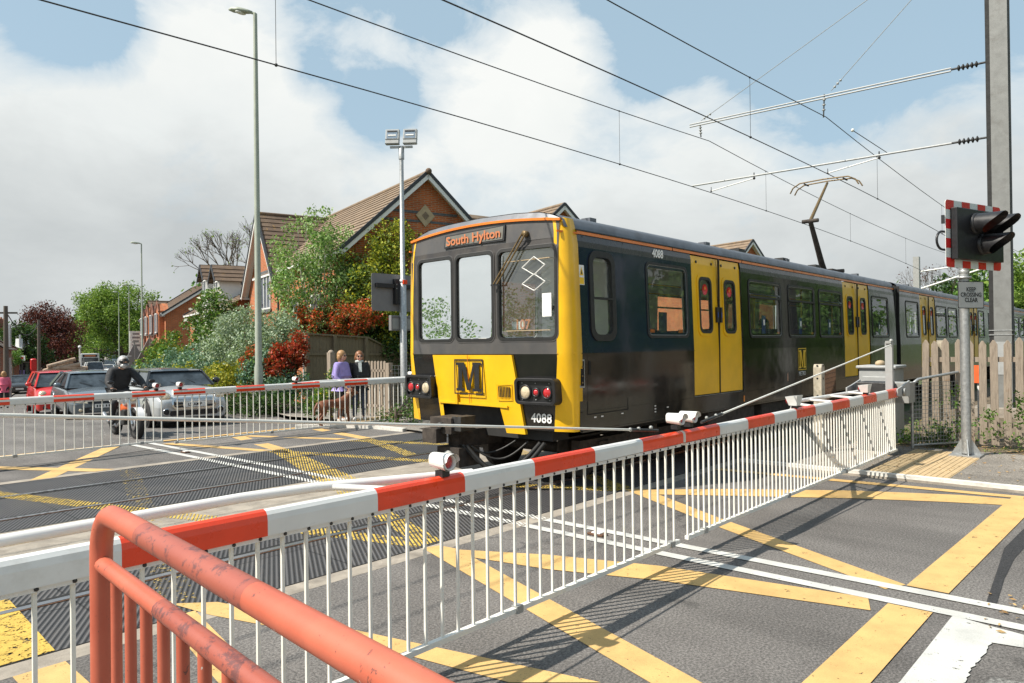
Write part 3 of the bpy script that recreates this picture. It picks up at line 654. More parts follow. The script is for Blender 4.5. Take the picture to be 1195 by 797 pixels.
# reflecting road stud in the centre line
def stud(x, y):
    t = thing('road_stud', 'domed reflecting stud between the double white lines on the camera side of the deck' if y < 5 else 'domed reflecting stud between the double white lines beyond the deck', 'road stud', (x, y, hz(x, y)))
    mb = MB(); mb.box(x - .05, x + .05, y - .09, y + .09, .0, .022, 'rail_rust'); mb.build('casting', t, bevel=.01)
    mb = MB(); mb.box(x - .035, x + .035, y - .05, y + .05, .018, .032, 'sticker_white'); mb.build('reflector', t, bevel=.008)
stud(5.65, 4.0); stud(5.65, 12.7)
def dry_leaves():
    pts = [];
    for _ in range(22): pts.append((rng.normal(5.75, .25), rng.normal(.72, .12)))
    for _ in range(420): pts.append((rng.uniform(10.6, 13.7), rng.normal(3.2, .35) if rng.random() < .3 else rng.normal(1.2, 1.6)))
    for _ in range(900): pts.append((13.2 + abs(rng.normal(0, .35)), rng.uniform(-3, 4.6)))
    for _ in range(600): pts.append((rng.uniform(12.5, 15.5), rng.uniform(3.2, 4.7)))
    for _ in range(300): pts.append((rng.uniform(12.0, 14), rng.uniform(14.7, 19)))
    mb = MB()
    for x, y in pts:
        s = rng.uniform(.012, .03); a = rng.uniform(0, 6.3); z = .012 + (.055 if x > 10.3 else 0) + (.02 if x > 13.3 else 0) + hz(x, y); dx, dy = math.cos(a) * s, math.sin(a) * s
        mb.add([(x - dx, y - dy, z), (x + dy * .5, y - dx * .5, z + .008), (x + dx, y + dy, z + rng.uniform(0, .012)), (x - dy * .5, y + dx * .5, z)], [(0, 1, 2, 3)], 'dry_leaf')
    tag(mb.build('fallen_leaves', fixn=False), 'dry brown fallen leaves and litter strewn along the verge and fence foot', 'leaves', kind='stuff')
dry_leaves()
# ================================================================== METRO TRAIN
TC, THW, TX0 = 6.66, 1.46, 6.74           # centre line, half width, face of the cab
def ysk(z):                                # inward lean of the side with height
    return 0.0 if z <= 1.7 else .03 * (z - 1.7) if z < 3.05 else .04 + (z - 3.05) * .22
def side_pt(side, x, z, d=0.0): return Vector((x, TC + side * (THW - ysk(z) + d), z))
train = thing('metro_train', 'black and yellow metro train with an M on its front, passing over the road crossing', 'train', (TX0, TC, 0))
def grid_side(mb, side, xs, zs, holes, matfn, d=0.0):
    for i in range(len(xs) - 1):
        for j in range(len(zs) - 1):
            xm = (xs[i] + xs[i + 1]) / 2; zm = (zs[j] + zs[j + 1]) / 2
            if any(a < xm < b and c < zm < e for a, b, c, e in holes): continue
            mb.quad(side_pt(side, xs[i], zs[j], d), side_pt(side, xs[i + 1], zs[j], d), side_pt(side, xs[i + 1], zs[j + 1], d), side_pt(side, xs[i], zs[j + 1], d), matfn(xm, zm))
ROOF = [(1.0, 3.29), (.94, 3.345), (.75, 3.42), (.45, 3.455), (0, 3.47), (-.45, 3.455), (-.75, 3.42), (-.93, 3.36), (-1.0, 3.30)]
TOPW = THW - ysk(3.2)
def section(x0, x1, cab, mir, passengers=False, detail=True):
    """one body shell; everything is given in distance from the cab end and mirrored for the trailing half"""
    def X(d): return x0 + d if not mir else x1 - d
    L = x1 - x0
    body = MB(); holes = []
    wins = [(1.86, 2.98, 1.9, 2.9)] if cab else []
    wins += [(5.13, 6.51, 1.9, 2.86), (6.87, 8.23, 1.9, 2.86), (8.51, 9.92, 1.9, 2.86), (12.12, 13.5, 1.9, 2.88)]
    doors = [(3.14, 4.84), (10.02, 11.92)]
    cabw = (.55, 1.05, 1.86, 2.92)
    S = []
    for a, b, c, e in wins + ([cabw] if cab else []): S.append((a + .05, b - .05, c + .05, e - .05))
    for a, b in doors: S.append((a, b, 1.0, 3.13))
    H = []
    for a, b, c, e in S:
        p, q = sorted((X(a), X(b))); H.append((p, q, c, e))
    xs = sorted({x0 + (.28 if cab and not mir else 0), x1 - (.28 if cab and mir else 0)} | {h[0] for h in H} | {h[1] for h in H} | ({X(.62 + .6)} if cab else set()))
    zs = sorted({.75, .98, 1.0, 1.69, 2.98, 3.05, 3.13, 3.2} | {h[2] for h in H} | {h[3] for h in H})
    def matfn(xm, zm):
        d = (xm - x0) if not mir else (x1 - xm)
        if zm < 1.69: return 'train_lower'
        if zm > 2.98: return 'train_grey'
        return 'train_navy' if d < 3.2 else 'train_black'
    for side in (-1, 1): grid_side(body, side, xs, zs, H, matfn)
    # roof curve and ends
    xa, xb = x0 + .10 * (cab and not mir), x1 - .10 * (cab and mir)
    rp = [(TOPW + .002, 3.2)] + [(w * (TOPW - .03), z) for w, z in ROOF] + [(-TOPW - .002, 3.2)]
    rv = [(xa, TC + w, z) for w, z in rp] + [(xb, TC + w, z) for w, z in rp]; n = len(rp)
    roof = MB(); roof.add(rv, [(i, i + 1, n + i + 1, n + i) for i in range(n - 1)], 'train_roof', True)
    for w in (-.85, -.55, .55, .85): roof.bar((xa + .2, TC + w * TOPW, 3.345 + (.085 if abs(w) < .7 else 0)), (xb - .2, TC + w * TOPW, 3.345 + (.085 if abs(w) < .7 else 0)), .02, .03, 'train_roof')
    for d in (1.0, 4.2, 7.6, 12.0):
        roof.box(X(d) - .3, X(d) + .3, TC - .35, TC + .35, 3.44, 3.56, 'train_roof'); roof.box(X(d) - .05, X(d) + .09, TC - 1.16, TC - 1.02, 3.34, 3.44, 'train_roof')
    inner_end = x1 if not mir else x0
    body.box(inner_end - .02, inner_end + .02, TC - THW + .02, TC - .6, .8, 3.25, 'rubber_black'); body.box(inner_end - .02, inner_end + .02, TC + .6, TC + THW - .02, .8, 3.25, 'rubber_black'); body.box(inner_end - .02, inner_end + .02, TC - .6, TC + .6, 2.9, 3.25, 'rubber_black')
    # inside lining
    body.box(x0 + .3, x1 - .05, TC - THW + .08, TC + THW - .08, .93, .96, 'train_floor'); body.box(x0 + .3, x1 - .05, TC - THW + .15, TC + THW - .15, 3.02, 3.05, 'train_inside')
    for side in (-1, 1): grid_side(body, side, xs, [.96, 1.0, 1.88, 1.92, 2.84, 2.9, 3.02], H, lambda a, b: 'train_inside', -.06)
    body.build('body_shell', train); roof.build('roof', train)
    # crease lines, cantrail stripe, gutters
    tr = MB()
    for side in (-1, 1):
        sx0, sx1 = min(xs) + .03, max(xs)
        segs = np.linspace(sx0, sx1, 7)
        for a, b in zip(segs, segs[1:]):
            v = [side_pt(side, a + .01, 3.135, .012), side_pt(side, b - .01, 3.135, .012), side_pt(side, b - .01, 3.175, .016), side_pt(side, a + .01, 3.175, .016)]; tr.add(v, [(0, 1, 2, 3)], 'train_orange')
            tr.bar(side_pt(side, a, 3.185, .012), side_pt(side, b, 3.185, .012), .03, .012, 'train_grey')
        tr.bar(side_pt(side, sx0, .985, .006), side_pt(side, sx1, .985, .006), .012, .010, 'train_lower'); 
        dd = sorted(sorted((X(a), X(b))) for a, b in doors); cur = sx0
        for p_, q_ in dd + [[sx1, sx1]]:
            tr.bar(side_pt(side, cur, 1.69, .003), side_pt(side, p_, 1.69, .003), .010, .008, 'train_lower'); cur = q_
        del cur
        tr.bar(side_pt(side, sx0, .752, .0), side_pt(side, sx1, .752, 0), .03, .02, 'train_lower')
    tr.build('side_trim', train)
    # windows
    for side in (-1, 1):
        for k, (a, b, c, e) in enumerate(wins):
            p, q = sorted((X(a), X(b))); fn = lambda u, v, d: side_pt(side, u, v, d)
            m = MB(); m.ring(rrect(p - .022, q + .022, c - .022, e + .022, .10), rrect(p + .015, q - .015, c + .015, e - .015, .08), fn, -.05, .010, 'rubber_black')
            m.ring(rrect(p + .014, q - .014, c + .014, e - .014, .09), rrect(p + .022, q - .022, c + .022, e - .022, .085), fn, -.02, .004, 'galv_dull')
            if (not cab or k > 0) and k != len(wins) - 1: m.bar(side_pt(side, p, c + .68, .005), side_pt(side, q, c + .68, .005), .03, .035, 'rubber_black')
            w = m.build('window', train); g = MB(); g.add([fn(u, v, -.012) for u, v in rrect(p + .01, q - .01, c + .01, e - .01, .08)], [tuple(range(24))], 'window_glass'); g.build('pane', w, fixn=False)
            if side < 0 and detail:
                s = MB()
                def one(nm, *a):
                    q_ = MB(); q_.box(*a); q_.build(nm, train)
                if k == 0 and cab:
                    one('window_poster', X(2.2), X(2.2) + .21, TC - THW + .035, TC - THW + .045, 1.95, 2.24, 'poster_dark')
                    for dx in (1.95, 2.74): one('window_sticker', X(dx), X(dx) + .12, TC - THW + .03, TC - THW + .04, 1.94, 2.0, 'sticker_orange')
                else:
                    s.box(X(a + .55), X(a + .55) + .15, TC - THW + .03, TC - THW + .04, 1.95, 2.27, 'sticker_blue'); s.box(X(a + .60), X(a + .60) + .05, TC - THW + .022, TC - THW + .03, 2.1, 2.2, 'sticker_white')
                    one('window_sticker', X(b - .16), X(b - .16) + .11, TC - THW + .03, TC - THW + .04, 1.94, 1.99, 'sticker_orange')
                if s.v: s.build('window_sticker', train)
            if k in (1, 3) and cab and side < 0 and detail:      # hopper vents standing open
                m = MB(); z0 = c + .72; p1 = side_pt(side, p + .05, z0, .01); p2 = side_pt(side, q - .05, z0, .01)
                o1 = side_pt(side, p + .05, e - .06, -.16); o2 = side_pt(side, q - .05, e - .06, -.16)
                m.add([p1, p2, o2, o1], [(0, 1, 2, 3)], 'window_glass'); m.bar(o1, o2, .02, .02, 'galv_dull'); m.bar(p1, o1, .015, .015, 'galv_dull'); m.bar(p2, o2, .015, .015, 'galv_dull'); m.build('vent_window', train)
    # doors: two leaves per opening
    for side in (-1, 1):
        for a, b in doors:
            p, q = sorted((X(a), X(b))); mid = (p + q) / 2
            for u0, u1 in ((p + .02, mid - .008), (mid + .008, q - .02)):
                lf = MB(); c = (u0 + u1) / 2; hw = .20; hz0, hz1 = 1.96, 2.80
                hol = [(c - hw, c + hw, hz0, hz1)]
                grid_side(lf, side, sorted([u0, c - hw, c + hw, u1]), [1.02, 1.69, hz0, hz1, 3.0, 3.12], hol, lambda *_: 'train_yellow', -.015)
                grid_side(lf, side, [u0, c - hw, c + hw, u1], [1.02, hz0, hz1, 3.12], hol, lambda *_: 'pole_yellow', -.05)
                for e0, e1 in ((u0, u0 + .001), (u1 - .001, u1)): lf.quad(side_pt(side, e0, 1.02, -.05), side_pt(side, e0, 1.02, -.015), side_pt(side, e0, 3.12, -.015), side_pt(side, e0, 3.12, -.05), 'train_yellow')
                fn = lambda u, v, d: side_pt(side, u, v, d - .015)
                lf.ring(rrect(c - hw - .055, c + hw + .055, hz0 - .055, hz1 + .055, .12), rrect(c - hw + .01, c + hw - .01, hz0 + .01, hz1 - .01, .10), fn, -.03, .012, 'train_yellow')
                lf.ring(rrect(c - hw - .012, c + hw + .012, hz0 - .012, hz1 + .012, .11), rrect(c - hw + .03, c + hw - .03, hz0 + .03, hz1 - .03, .09), fn, -.03, .018, 'rubber_black')
                leaf = lf.build('door', train)
                g = MB(); g.add([fn(u, v, .0) for u, v in rrect(c - hw + .01, c + hw - .01, hz0 + .01, hz1 - .01, .09)], [tuple(range(24))], 'window_glass'); g.build('pane', leaf, fixn=False)
                if detail and side < 0:
                    g = MB(); g.lathe([(0, .0), (.085, .0), (.085, .003)], fn(c, 2.62, .003), 'sign_red', (0, side, 0), 14); g.lathe([(0, .0), (.03, .0), (.03, .005)], fn(c, 2.64, .005), 'sticker_orange', (0, side, 0), 8); g.build('door_sticker', leaf)
                    hh = MB(); xx = (u1 - .055) if u0 < mid - .3 else (u0 + .055); hh.box(xx - .028, xx + .028, TC - THW - .004, TC - THW + .035, 2.12, 2.36, 'black_plastic'); hh.box(xx - .012, xx + .012, TC - THW - .007, TC - THW, 2.2, 2.28, 'sticker_blue'); hh.build('door_button', leaf)
                    hh = MB()
                    for dx in (-.25, .25): hh.lathe([(0, .01), (.022, .01), (.022, 0)], fn(c + dx, 3.03, .0), 'black_plastic', (0, side, 0), 8)
                    hh.build('door_fixing', leaf)
            m = MB(); m.box(mid - .009, mid + .009, TC + side * (THW - .03) - .03, TC + side * (THW - .03) + .0, 1.02, 3.12, 'rubber_black'); m.build('door_seal', train)
    # seats, grab poles, ceiling strip
    s = MB()
    for d in (5.3, 6.3, 6.9, 7.9, 8.6, 9.5, 12.2, 13.0):
        for y0, y1 in ((-1.3, -.35), (.35, 1.3)):
            s.box(X(d) - .22, X(d) + .22, TC + y0, TC + y1, 1.3, 1.42, 'seat_cloth'); s.box(X(d) - .05, X(d) + .05, TC + y0, TC + y1, 1.42, 2.05, 'seat_cloth')
    s.build('seats', train)
    s = MB()
    for d in (2.1, 3.1, 4.9, 6.7, 8.4, 9.95, 12.0):
        for y in (-.55, .55): s.tube([(X(d), TC + y, .96), (X(d), TC + y, 3.02)], .018, 'pole_yellow', 6)
    s.tube([(X(2.2), TC - .55, 2.75), (X(13), TC - .55, 2.75)], .015, 'pole_yellow', 6); s.tube([(X(2.2), TC + .55, 2.75), (X(13), TC + .55, 2.75)], .015, 'pole_yellow', 6)
    s.build('grab_poles', train)
    # running gear
    u = MB()
    u.box(x0 + .5, x1 - .2, TC - 1.1, TC + 1.1, .62, .80, 'black_matt')
    for d0, d1, z in ((3.6, 5.3, .33), (5.6, 7.6, .38), (8.0, 8.9, .45)):
        p, q = sorted((X(d0), X(d1)))
        for y in (-1, 1): u.box(p, q, TC + y * 1.28 - .16, TC + y * 1.28 + .16 - .05, z, .74, 'grime_metal')
        u.box(p, q, TC - 1.0, TC + 1.0, z + .05, .7, 'black_matt')
    u.build('underframe_box', train, bevel=.02)
    for bc in ([2.3] if cab else []) + ([13.6] if not mir else []):
        g = MB(); c = X(bc)
        for dx in (-1.02, 1.02):
            for y, sgn in ((5.95, -1), (7.385, 1)):
                g.lathe([(.0, -.06), (.18, -.065), (.34, -.05), (.37, -.06), (.37, .06), (.40, .065), (.40, .09), (0, .09)], (c + dx, y, .37), 'grime_metal', (0, -sgn, 0), 22)
            g.tube([(c + dx, 5.8, .37), (c + dx, 7.5, .37)], .08, 'grime_metal', 8)
        for y in (-1, 1):
            g.bar((c - 1.5, TC + y * 1.0, .48), (c + 1.5, TC + y * 1.0, .48), .14, .16, 'grime_metal')
            for dx in (-1.02, 1.02): g.box(c + dx - .13, c + dx + .13, TC + y * 1.0 - .12, TC + y * 1.0 + .12, .26, .52, 'grime_metal')
            for dx in (-.35, .35): g.tube([(c + dx, TC + y * 1.0, .5), (c + dx, TC + y * 1.0, .72)], .09, 'grime_metal', 8)
        g.build('bogie', train)
section(TX0, 20.9, True, False); section(21.3, 35.46, True, True, detail=True)
section(36.3, 50.46, True, False, detail=False); section(50.86, 65.0, True, True, detail=False)
for xa in (20.9, 50.46):
    m = MB()
    for i in range(6):
        a = xa + .0 + i * .067; b = a + .0335
        for p, q, wd in ((a, b, .10), (b, b + .0335, .02)): m.box(p, q, TC - 1.28 - wd, TC + 1.28 + wd, .95, 3.15 + wd * .5, 'rubber_black')
    m.build('gangway_bellows', train)

# ---- cab end
def fx(v, z):                              # face of the cab: gentle bow in plan, tucks under below the waist
    return TX0 + .06 * (abs(v) / 1.33) ** 2.2 + max(0, (1.69 - z)) * .06 + max(0, z - 2.95) * .10
def fpt(v, z, d=0.0): return Vector((fx(v, z) - d, TC + v, z))
def roofz(v): return float(np.interp(abs(v) / (TOPW - .03), [0, .45, .75, .94, 1.0], [3.47, 3.455, 3.42, 3.345, 3.29])) + .003
def topz(v): return 3.28 + .08 * (1 - (v / 1.33) ** 2)
fm = MB(); wn = [(-1.28, -.42), (-.30, .35), (.45, 1.15)]
wz = (1.885, 2.975)
vs_ = sorted({-1.33, 1.33, -.62, .80} | {a for w in wn for a in w}); zz = [1.69, 1.885, 2.975, 3.08]
for i in range(len(vs_) - 1):
    a, b = vs_[i], vs_[i + 1]; vm = (a + b) / 2
    for z0, z1 in zip(zz, zz[1:]):
        if z0 == 1.885 and any(w0 < vm < w1 for w0, w1 in wn): continue
        fm.quad(fpt(a, z0), fpt(b, z0), fpt(b, z1), fpt(a, z1), 'train_frontgrey' if z0 < 1.88 or abs(vm) > 1.28 else 'train_surround')
for i in range(16):
    a = -1.33 + 2.66 * i / 16; b = a + 2.66 / 16
    fm.quad(fpt(a, 3.08), fpt(b, 3.08), fpt(b, topz(b)), fpt(a, topz(a)), 'train_frontgrey', True)
    fm.quad(fpt(a, topz(a)), fpt(b, topz(b)), Vector((TX0 + .11, TC + b, roofz(b))), Vector((TX0 + .11, TC + a, roofz(a))), 'train_roof', True)
# lower apron
zz = [.76, 1.0, 1.3, 1.64, 1.69]
for a, b, mt in ((-1.33, -.62, 'train_black'), (.80, 1.33, 'train_black')):
    for z0, z1 in zip(zz, zz[1:]):
        s0, s1 = [1.0 - max(0, (1.69 - z)) * .10 for z in (z0, z1)]
        ea = (a * s0, a * s1) if abs(a) > 1.3 else (a + (1.69 - z0) * .13 * (1 if a > 0 else 1) * (1 if a < 0 else -1), a + (1.69 - z1) * .13 * (1 if a < 0 else -1))
        eb = (b * s0, b * s1) if abs(b) > 1.3 else (b + (1.69 - z0) * .13 * (1 if b < 0 else -1), b + (1.69 - z1) * .13 * (1 if b < 0 else -1))
        fm.quad(fpt(ea[0], z0), fpt(eb[0], z0), fpt(eb[1], z1), fpt(ea[1], z1), mt)
fm.build('cab_front', train, fixn=False)
m = MB()
for i in range(20):
    a = -1.35 + 2.7 * i / 20; b = a + 2.7 / 20; m.bar(fpt(a, topz(a) + .012, .012), fpt(b, topz(b) + .012, .012), .03, .03, 'train_orange')
m.build('roof_edge_stripe', train)
# yellow nose panel with the coupler opening
m = MB()
def nose(v, z, d=.035): return fpt(v, z, d)
tl, tr_ = .82, -.64
def nl(z): return tl - (1.69 - z) * .13
def nr(z): return tr_ - (1.69 - z) * .16
def cell(v0, v1, v2, v3, z0, z1): m.quad(nose(v0, z0), nose(v1, z0), nose(v2, z1), nose(v3, z1), 'train_yellow')
cell(nr(1.02), nl(1.02), nl(1.68), nr(1.68), 1.02, 1.68)
cell(nl(.73) - .07, nl(.73), nl(1.02), nl(1.02) - .08, .73, 1.02)
cell(nr(.70), nr(.70) + .30, nr(1.02) + .34, nr(1.02), .70, 1.02)
for v0, v1, z0, z1 in ((nl(.73), nl(1.68), .73, 1.68), (nr(.70), nr(1.68), .70, 1.68)): m.quad(nose(v0, z0), nose(v1, z1), nose(v1, z1, -.01), nose(v0, z0, -.01), 'train_yellow')
# return edges of the opening
m.quad(nose(nl(1.02) - .08, 1.02), nose(nr(1.02) + .34, 1.02), nose(nr(1.02) + .34, 1.02, -.25), nose(nl(1.02) - .08, 1.02, -.25), 'train_yellow')
m.quad(nose(nr(.70) + .30, .70), nose(nr(1.02) + .34, 1.02), nose(nr(1.02) + .30, 1.02, -.22), nose(nr(.7) + .26, .70, -.22), 'train_yellow')
m.bar(nose(nl(1.03) - .02, 1.045, .045), nose(nr(1.03) + .20, 1.03, .045), .02, .025, 'train_yellow')
m.bar(nose(.36, 1.03, .05), nose(.36, 1.18, .05), .05, .02, 'train_yellow', (1, 0, 0))
m.bar(nose(.12, 1.04, .04), nose(.12, 1.68, .04), .006, .006, 'train_orange', (1, 0, 0))
np_ = m.build('nose_panel', train, fixn=False)
m = MB(); m.box(TX0 + .2, TX0 + 1.2, TC - 1.1, TC + 1.1, .62, 1.2, 'black_matt'); m.build('buffer_beam', train)
# corner pillars
for s in (-1, 1):
    m = MB(); prof = [(.76, -.09, .30), (1.2, -.045, .285), (1.64, 0, .28), (1.70, 0, .28), (2.4, -.01, .275), (3.0, -.03, .27), (3.15, -.04, .265), (3.27, -.06, .26), (3.315, -.10, .25)]; rows = []
    for z, inn, back in prof:
        vi = 1.30 + inn; vo = THW - ysk(z) + .008 + (inn * .15 if z < 1.6 else 0)
        rows.append([Vector((fx(vi, z) - .004, TC + s * vi, z)), Vector((fx(vi, z) + .006, TC + s * (vi + .05), z)), Vector((fx(vi, z) + .028, TC + s * (vi + .095), z)), Vector((fx(vi, z) + .075, TC + s * (vo - .012), z)), Vector((fx(vi, z) + .12, TC + s * vo, z)), Vector((TX0 + .05 + back, TC + s * vo, z)), Vector((TX0 + .05 + back, TC + s * (vo - .05), z))])
    k = 7; m.add([p for r in rows for p in r], [(i * k + j, i * k + j + 1, (i + 1) * k + j + 1, (i + 1) * k + j) for i in range(len(rows) - 1) for j in range(k - 1)], 'train_yellow', True)
    m.add([rows[-1][0], rows[-1][1], rows[-1][2], rows[-1][3], rows[-1][5], rows[-1][6], Vector((TX0 + .3, TC + s * 1.15, 3.37)), Vector((TX0 + .05, TC + s * 1.1, 3.335))], [(0, 1, 7), (1, 2, 7), (2, 3, 7), (3, 4, 6, 7), (4, 5, 6)], 'train_yellow')
    m.bar((TX0 + .03, TC + s * 1.33, 3.15), (TX0 + .33, TC + s * (THW - ysk(3.15) + .02), 3.14), .02, .02, 'train_orange')
    m.bar(rows[3][0] + Vector((-.004, 0, 0)), rows[3][4] + Vector((0, s * .006, 0)), .012, .02, 'train_yellow')
    m.build('corner_pillar', train)
# windscreens
for w0, w1 in wn:
    m = MB(); fn = lambda u, v, d: fpt(u, v, d)
    m.ring(rrect(w0 - .03, w1 + .03, wz[0] - .03, wz[1] + .03, .085), rrect(w0 + .004, w1 - .004, wz[0] + .004, wz[1] - .004, .065), fn, -.05, .010, 'rubber_black')
    m.ring(rrect(w0 - .045, w1 + .045, wz[0] - .045, wz[1] + .045, .095), rrect(w0 - .033, w1 + .033, wz[0] - .033, wz[1] + .033, .088), fn, -.02, .006, 'train_frontgrey')
    fr = m.build('windscreen', train); g = MB(); g.add([fpt(u, v, -.02) for u, v in rrect(w0 + .01, w1 - .01, wz[0] + .01, wz[1] - .01, .09)], [tuple(range(24))], 'cab_glass'); g.build('pane', fr, fixn=False)
m = MB(); m.box(TX0 + .03, TX0 + .05, TC - 1.22, TC - .45, 2.84, 2.848, 'stone_pale'); m.box(TX0 + .03, TX0 + .05, TC - 1.22, TC - .45, 1.975, 1.983, 'stone_pale')
for cz, sc in ((2.76, 1.0), (2.56, .92)):
    pts = [(-1.02 - .17, cz), (-1.02, cz + .11 * sc), (-1.02 + .19, cz - .01), (-1.02, cz - .11 * sc)]
    for p, q in zip(pts, pts[1:] + pts[:1]): m.bar((TX0 + .005, TC + p[0] * 1.0 + .02, p[1]), (TX0 + .005, TC + q[0] + .02, q[1]), .006, .016, 'sticker_white', (1, 0, 0))
m.box(TX0 + .03, TX0 + .035, TC - 1.24, TC - 1.10, 2.14, 2.42, 'sticker_white'); m.box(TX0 + .2, TX0 + .21, TC - .66, TC - .46, 2.0, 2.1, 'sticker_white')
m.build('windscreen_notice', train)
text('cab_number', '107', .17, 'led_orange', frame_mtx((TX0 + .06, TC - .76, 2.05), (0, -1, 0), (0, 0, 1)), train, .004, bold=.004)
# cab interior seen through the glass
m = MB(); m.box(TX0 + 1.30, TX0 + 1.34, TC - 1.38, TC - .05, .96, 3.02, 'train_inside'); m.box(TX0 + 1.30, TX0 + 1.34, TC + .75, TC + 1.38, .96, 3.02, 'train_inside'); m.box(TX0 + .12, TX0 + .55, TC - 1.25, TC + 1.25, 1.55, 1.83, 'steel_dark'); m.box(TX0 + 1.28, TX0 + 1.3, TC - .9, TC - .45, 2.0, 2.6, 'galv_dull'); m.box(TX0 + .6, TX0 + .9, TC - .75, TC - .65, 2.25, 2.31, 'black_plastic'); m.build('cab_bulkhead', train)
m = MB(); m.tube([(TX0 + .5, TC + .55, 1.2), (TX0 + .5, TC + .55, 2.55), (TX0 + .5, TC + .75, 2.7), (TX0 + .5, TC + .95, 2.7)], .028, 'sticker_white', 8); m.build('grab_handle', train)
# destination display
m = MB(); yl, yr = .58, -.52
m.add([fpt(yl, 3.115, .025), fpt(yr, 3.115, .025), fpt(yr, 3.315, .02), fpt(yl, 3.285, .02), fpt(yl, 3.115, -.05), fpt(yr, 3.115, -.05), fpt(yr, 3.315, -.05), fpt(yl, 3.285, -.05)], [(0, 1, 2, 3), (0, 1, 5, 4), (1, 2, 6, 5), (2, 3, 7, 6), (3, 0, 4, 7)], 'black_plastic')
db = m.build('destination_display', train)
m = MB(); m.quad(fpt(yl - .025, 3.135, .029), fpt(yr + .025, 3.135, .029), fpt(yr + .025, 3.30, .024), fpt(yl - .025, 3.27, .024), 'display_grey'); m.build('display_screen', db)
text('display_text', 'South Hylton', .165, 'led_orange', frame_mtx((fx(0, 3.2) - .034, TC + .03, 3.205), (0, -1, .02), (0, 0, 1)), db, .002, bold=.003, sx=1.12)
# wiper
m = MB(); a = fpt(-.86, 3.16, .06); b = fpt(-.42, 2.56, .07)
for o in (-.03, .03): m.tube([a + Vector((0, o, 0)), b + Vector((0, o, .01))], .011, 'wiper_metal', 6)
m.lathe([(0, 0), (.04, 0), (.04, .06), (0, .06)], fpt(-.86, 3.16, 0), 'wiper_metal', (-1, 0, 0), 10); m.bar(fpt(-.42, 2.56, .06) + Vector((0, .08, 0)), fpt(-.42, 2.56, .06) - Vector((0, .06, 0)), .02, .02, 'black_plastic')
m.bar(fpt(-.44, 2.93, .03), fpt(-.44, 2.02, .03), .012, .02, 'rubber_black', (1, 0, 0)); m.build('wiper', train)
# M emblem on the nose: slab serif letter in a thin frame
def emblem(o, xd, zd, w, h, mat, parent, name='emblem', bg=None):
    o = Vector(o); xd = Vector(xd).normalized(); zd = Vector(zd).normalized(); nd = xd.cross(zd)
    fn = lambda u, v, d: o + xd * (u * w) + zd * (v * h) + nd * d
    mb = MB()
    if bg: mb.prism([(-.5, -.5), (.5, -.5), (.5, .5), (-.5, .5)], fn, -.002, .002, bg)
    t = .016 / 1
    mb.ring([(-.5, -.5), (.5, -.5), (.5, .5), (-.5, .5)], [(-.465, -.465), (.465, -.465), (.465, .465), (-.465, .465)], fn, 0, .0025, mat)
    parts = [[(-.43, -.41), (-.14, -.41), (-.14, -.33), (-.43, -.33)], [(-.36, -.33), (-.22, -.33), (-.22, .33), (-.36, .33)], [(-.44, .33), (-.14, .33), (-.14, .41), (-.44, .41)],
             [(.14, -.41), (.44, -.41), (.44, -.33), (.14, -.33)], [(.21, -.33), (.37, -.33), (.37, .33), (.21, .33)], [(.14, .33), (.44, .33), (.44, .41), (.14, .41)],
             [(-.25, .33), (-.10, .33), (.06, -.38), (-.05, -.38)], [(.15, .33), (.235, .33), (.06, -.38), (-.03, -.38)]]
    for i, p in enumerate(parts): mb.prism(p, fn, .0008, .003 + i * .0002, mat)
    return mb.build(name, parent)
emblem(fpt(.115, 1.395, .042), (0, -1, 0), (0, 0, 1), .53, .46, 'black_plastic', np_)
m = MB()
m.ring([(-.5, -.5), (.5, -.5), (.5, .5), (-.5, .5)], [(-.47, -.47), (.47, -.47), (.47, .47), (-.47, .47)], lambda u, v, d: fpt(-.50 - u * .25, 1.215 + v * .2, .037 + d), 0, .006, 'train_yellow')
for i in range(8): v = -.41 - i * .025; m.bar(fpt(v, 1.15, .042), fpt(v, 1.28, .042), .012, .008, 'black_plastic', (1, 0, 0))
m.build('grille', train)
# lamp clusters
for s in (-1, 1):
    c = s * 1.03 if s < 0 else 1.09; m = MB(); fn = lambda u, v, d: fpt(c + u, 1.24 + v, d)
    o = rrect(-.30, .30, -.16, .16, .06); i_ = rrect(-.26, .26, -.125, .125, .04)
    m.ring(o, i_, fn, -.05, .12, 'black_plastic'); m.add([fn(u, v, .085) for u, v in i_], [tuple(range(24))], 'black_plastic')
    for du, dv in ((-.2, .1), (0, .1), (.2, .1), (-.2, -.1), (.2, -.1), (0, -.1)): m.lathe([(0, .012), (.009, .008), (.01, 0)], fn(du, dv, .086), 'galv_dull', (-1, 0, 0), 6)
    cl = m.build('lamp_cluster', train, bevel=.006)
    for u, rr, mt, nm in ((.15 if s < 0 else -.15, .078, 'lens_clear', 'headlight'), (-.01 if s < 0 else .03, .042, 'lens_red', 'tail_light'), (-.17 if s < 0 else .19, .062, 'lens_red', 'tail_light')):
        g = MB(); g.lathe([(rr + .014, .0), (rr + .014, .02), (rr, .022), (rr, .01)], fn(u, -.01, .086), 'black_plastic', (-1, 0, 0), 18); g.lathe([(rr, .008), (rr * .8, .02), (rr * .4, .028), (0, .03)], fn(u, -.01, .086), mt, (-1, 0, 0), 18); g.build(nm, cl)
text('front_number', '4088', .155, 'sticker_white', frame_mtx(fpt(-1.03, .905, .006), (0, -1, 0), (0, 0, 1)), train, .002, bold=.003, space=1.06)
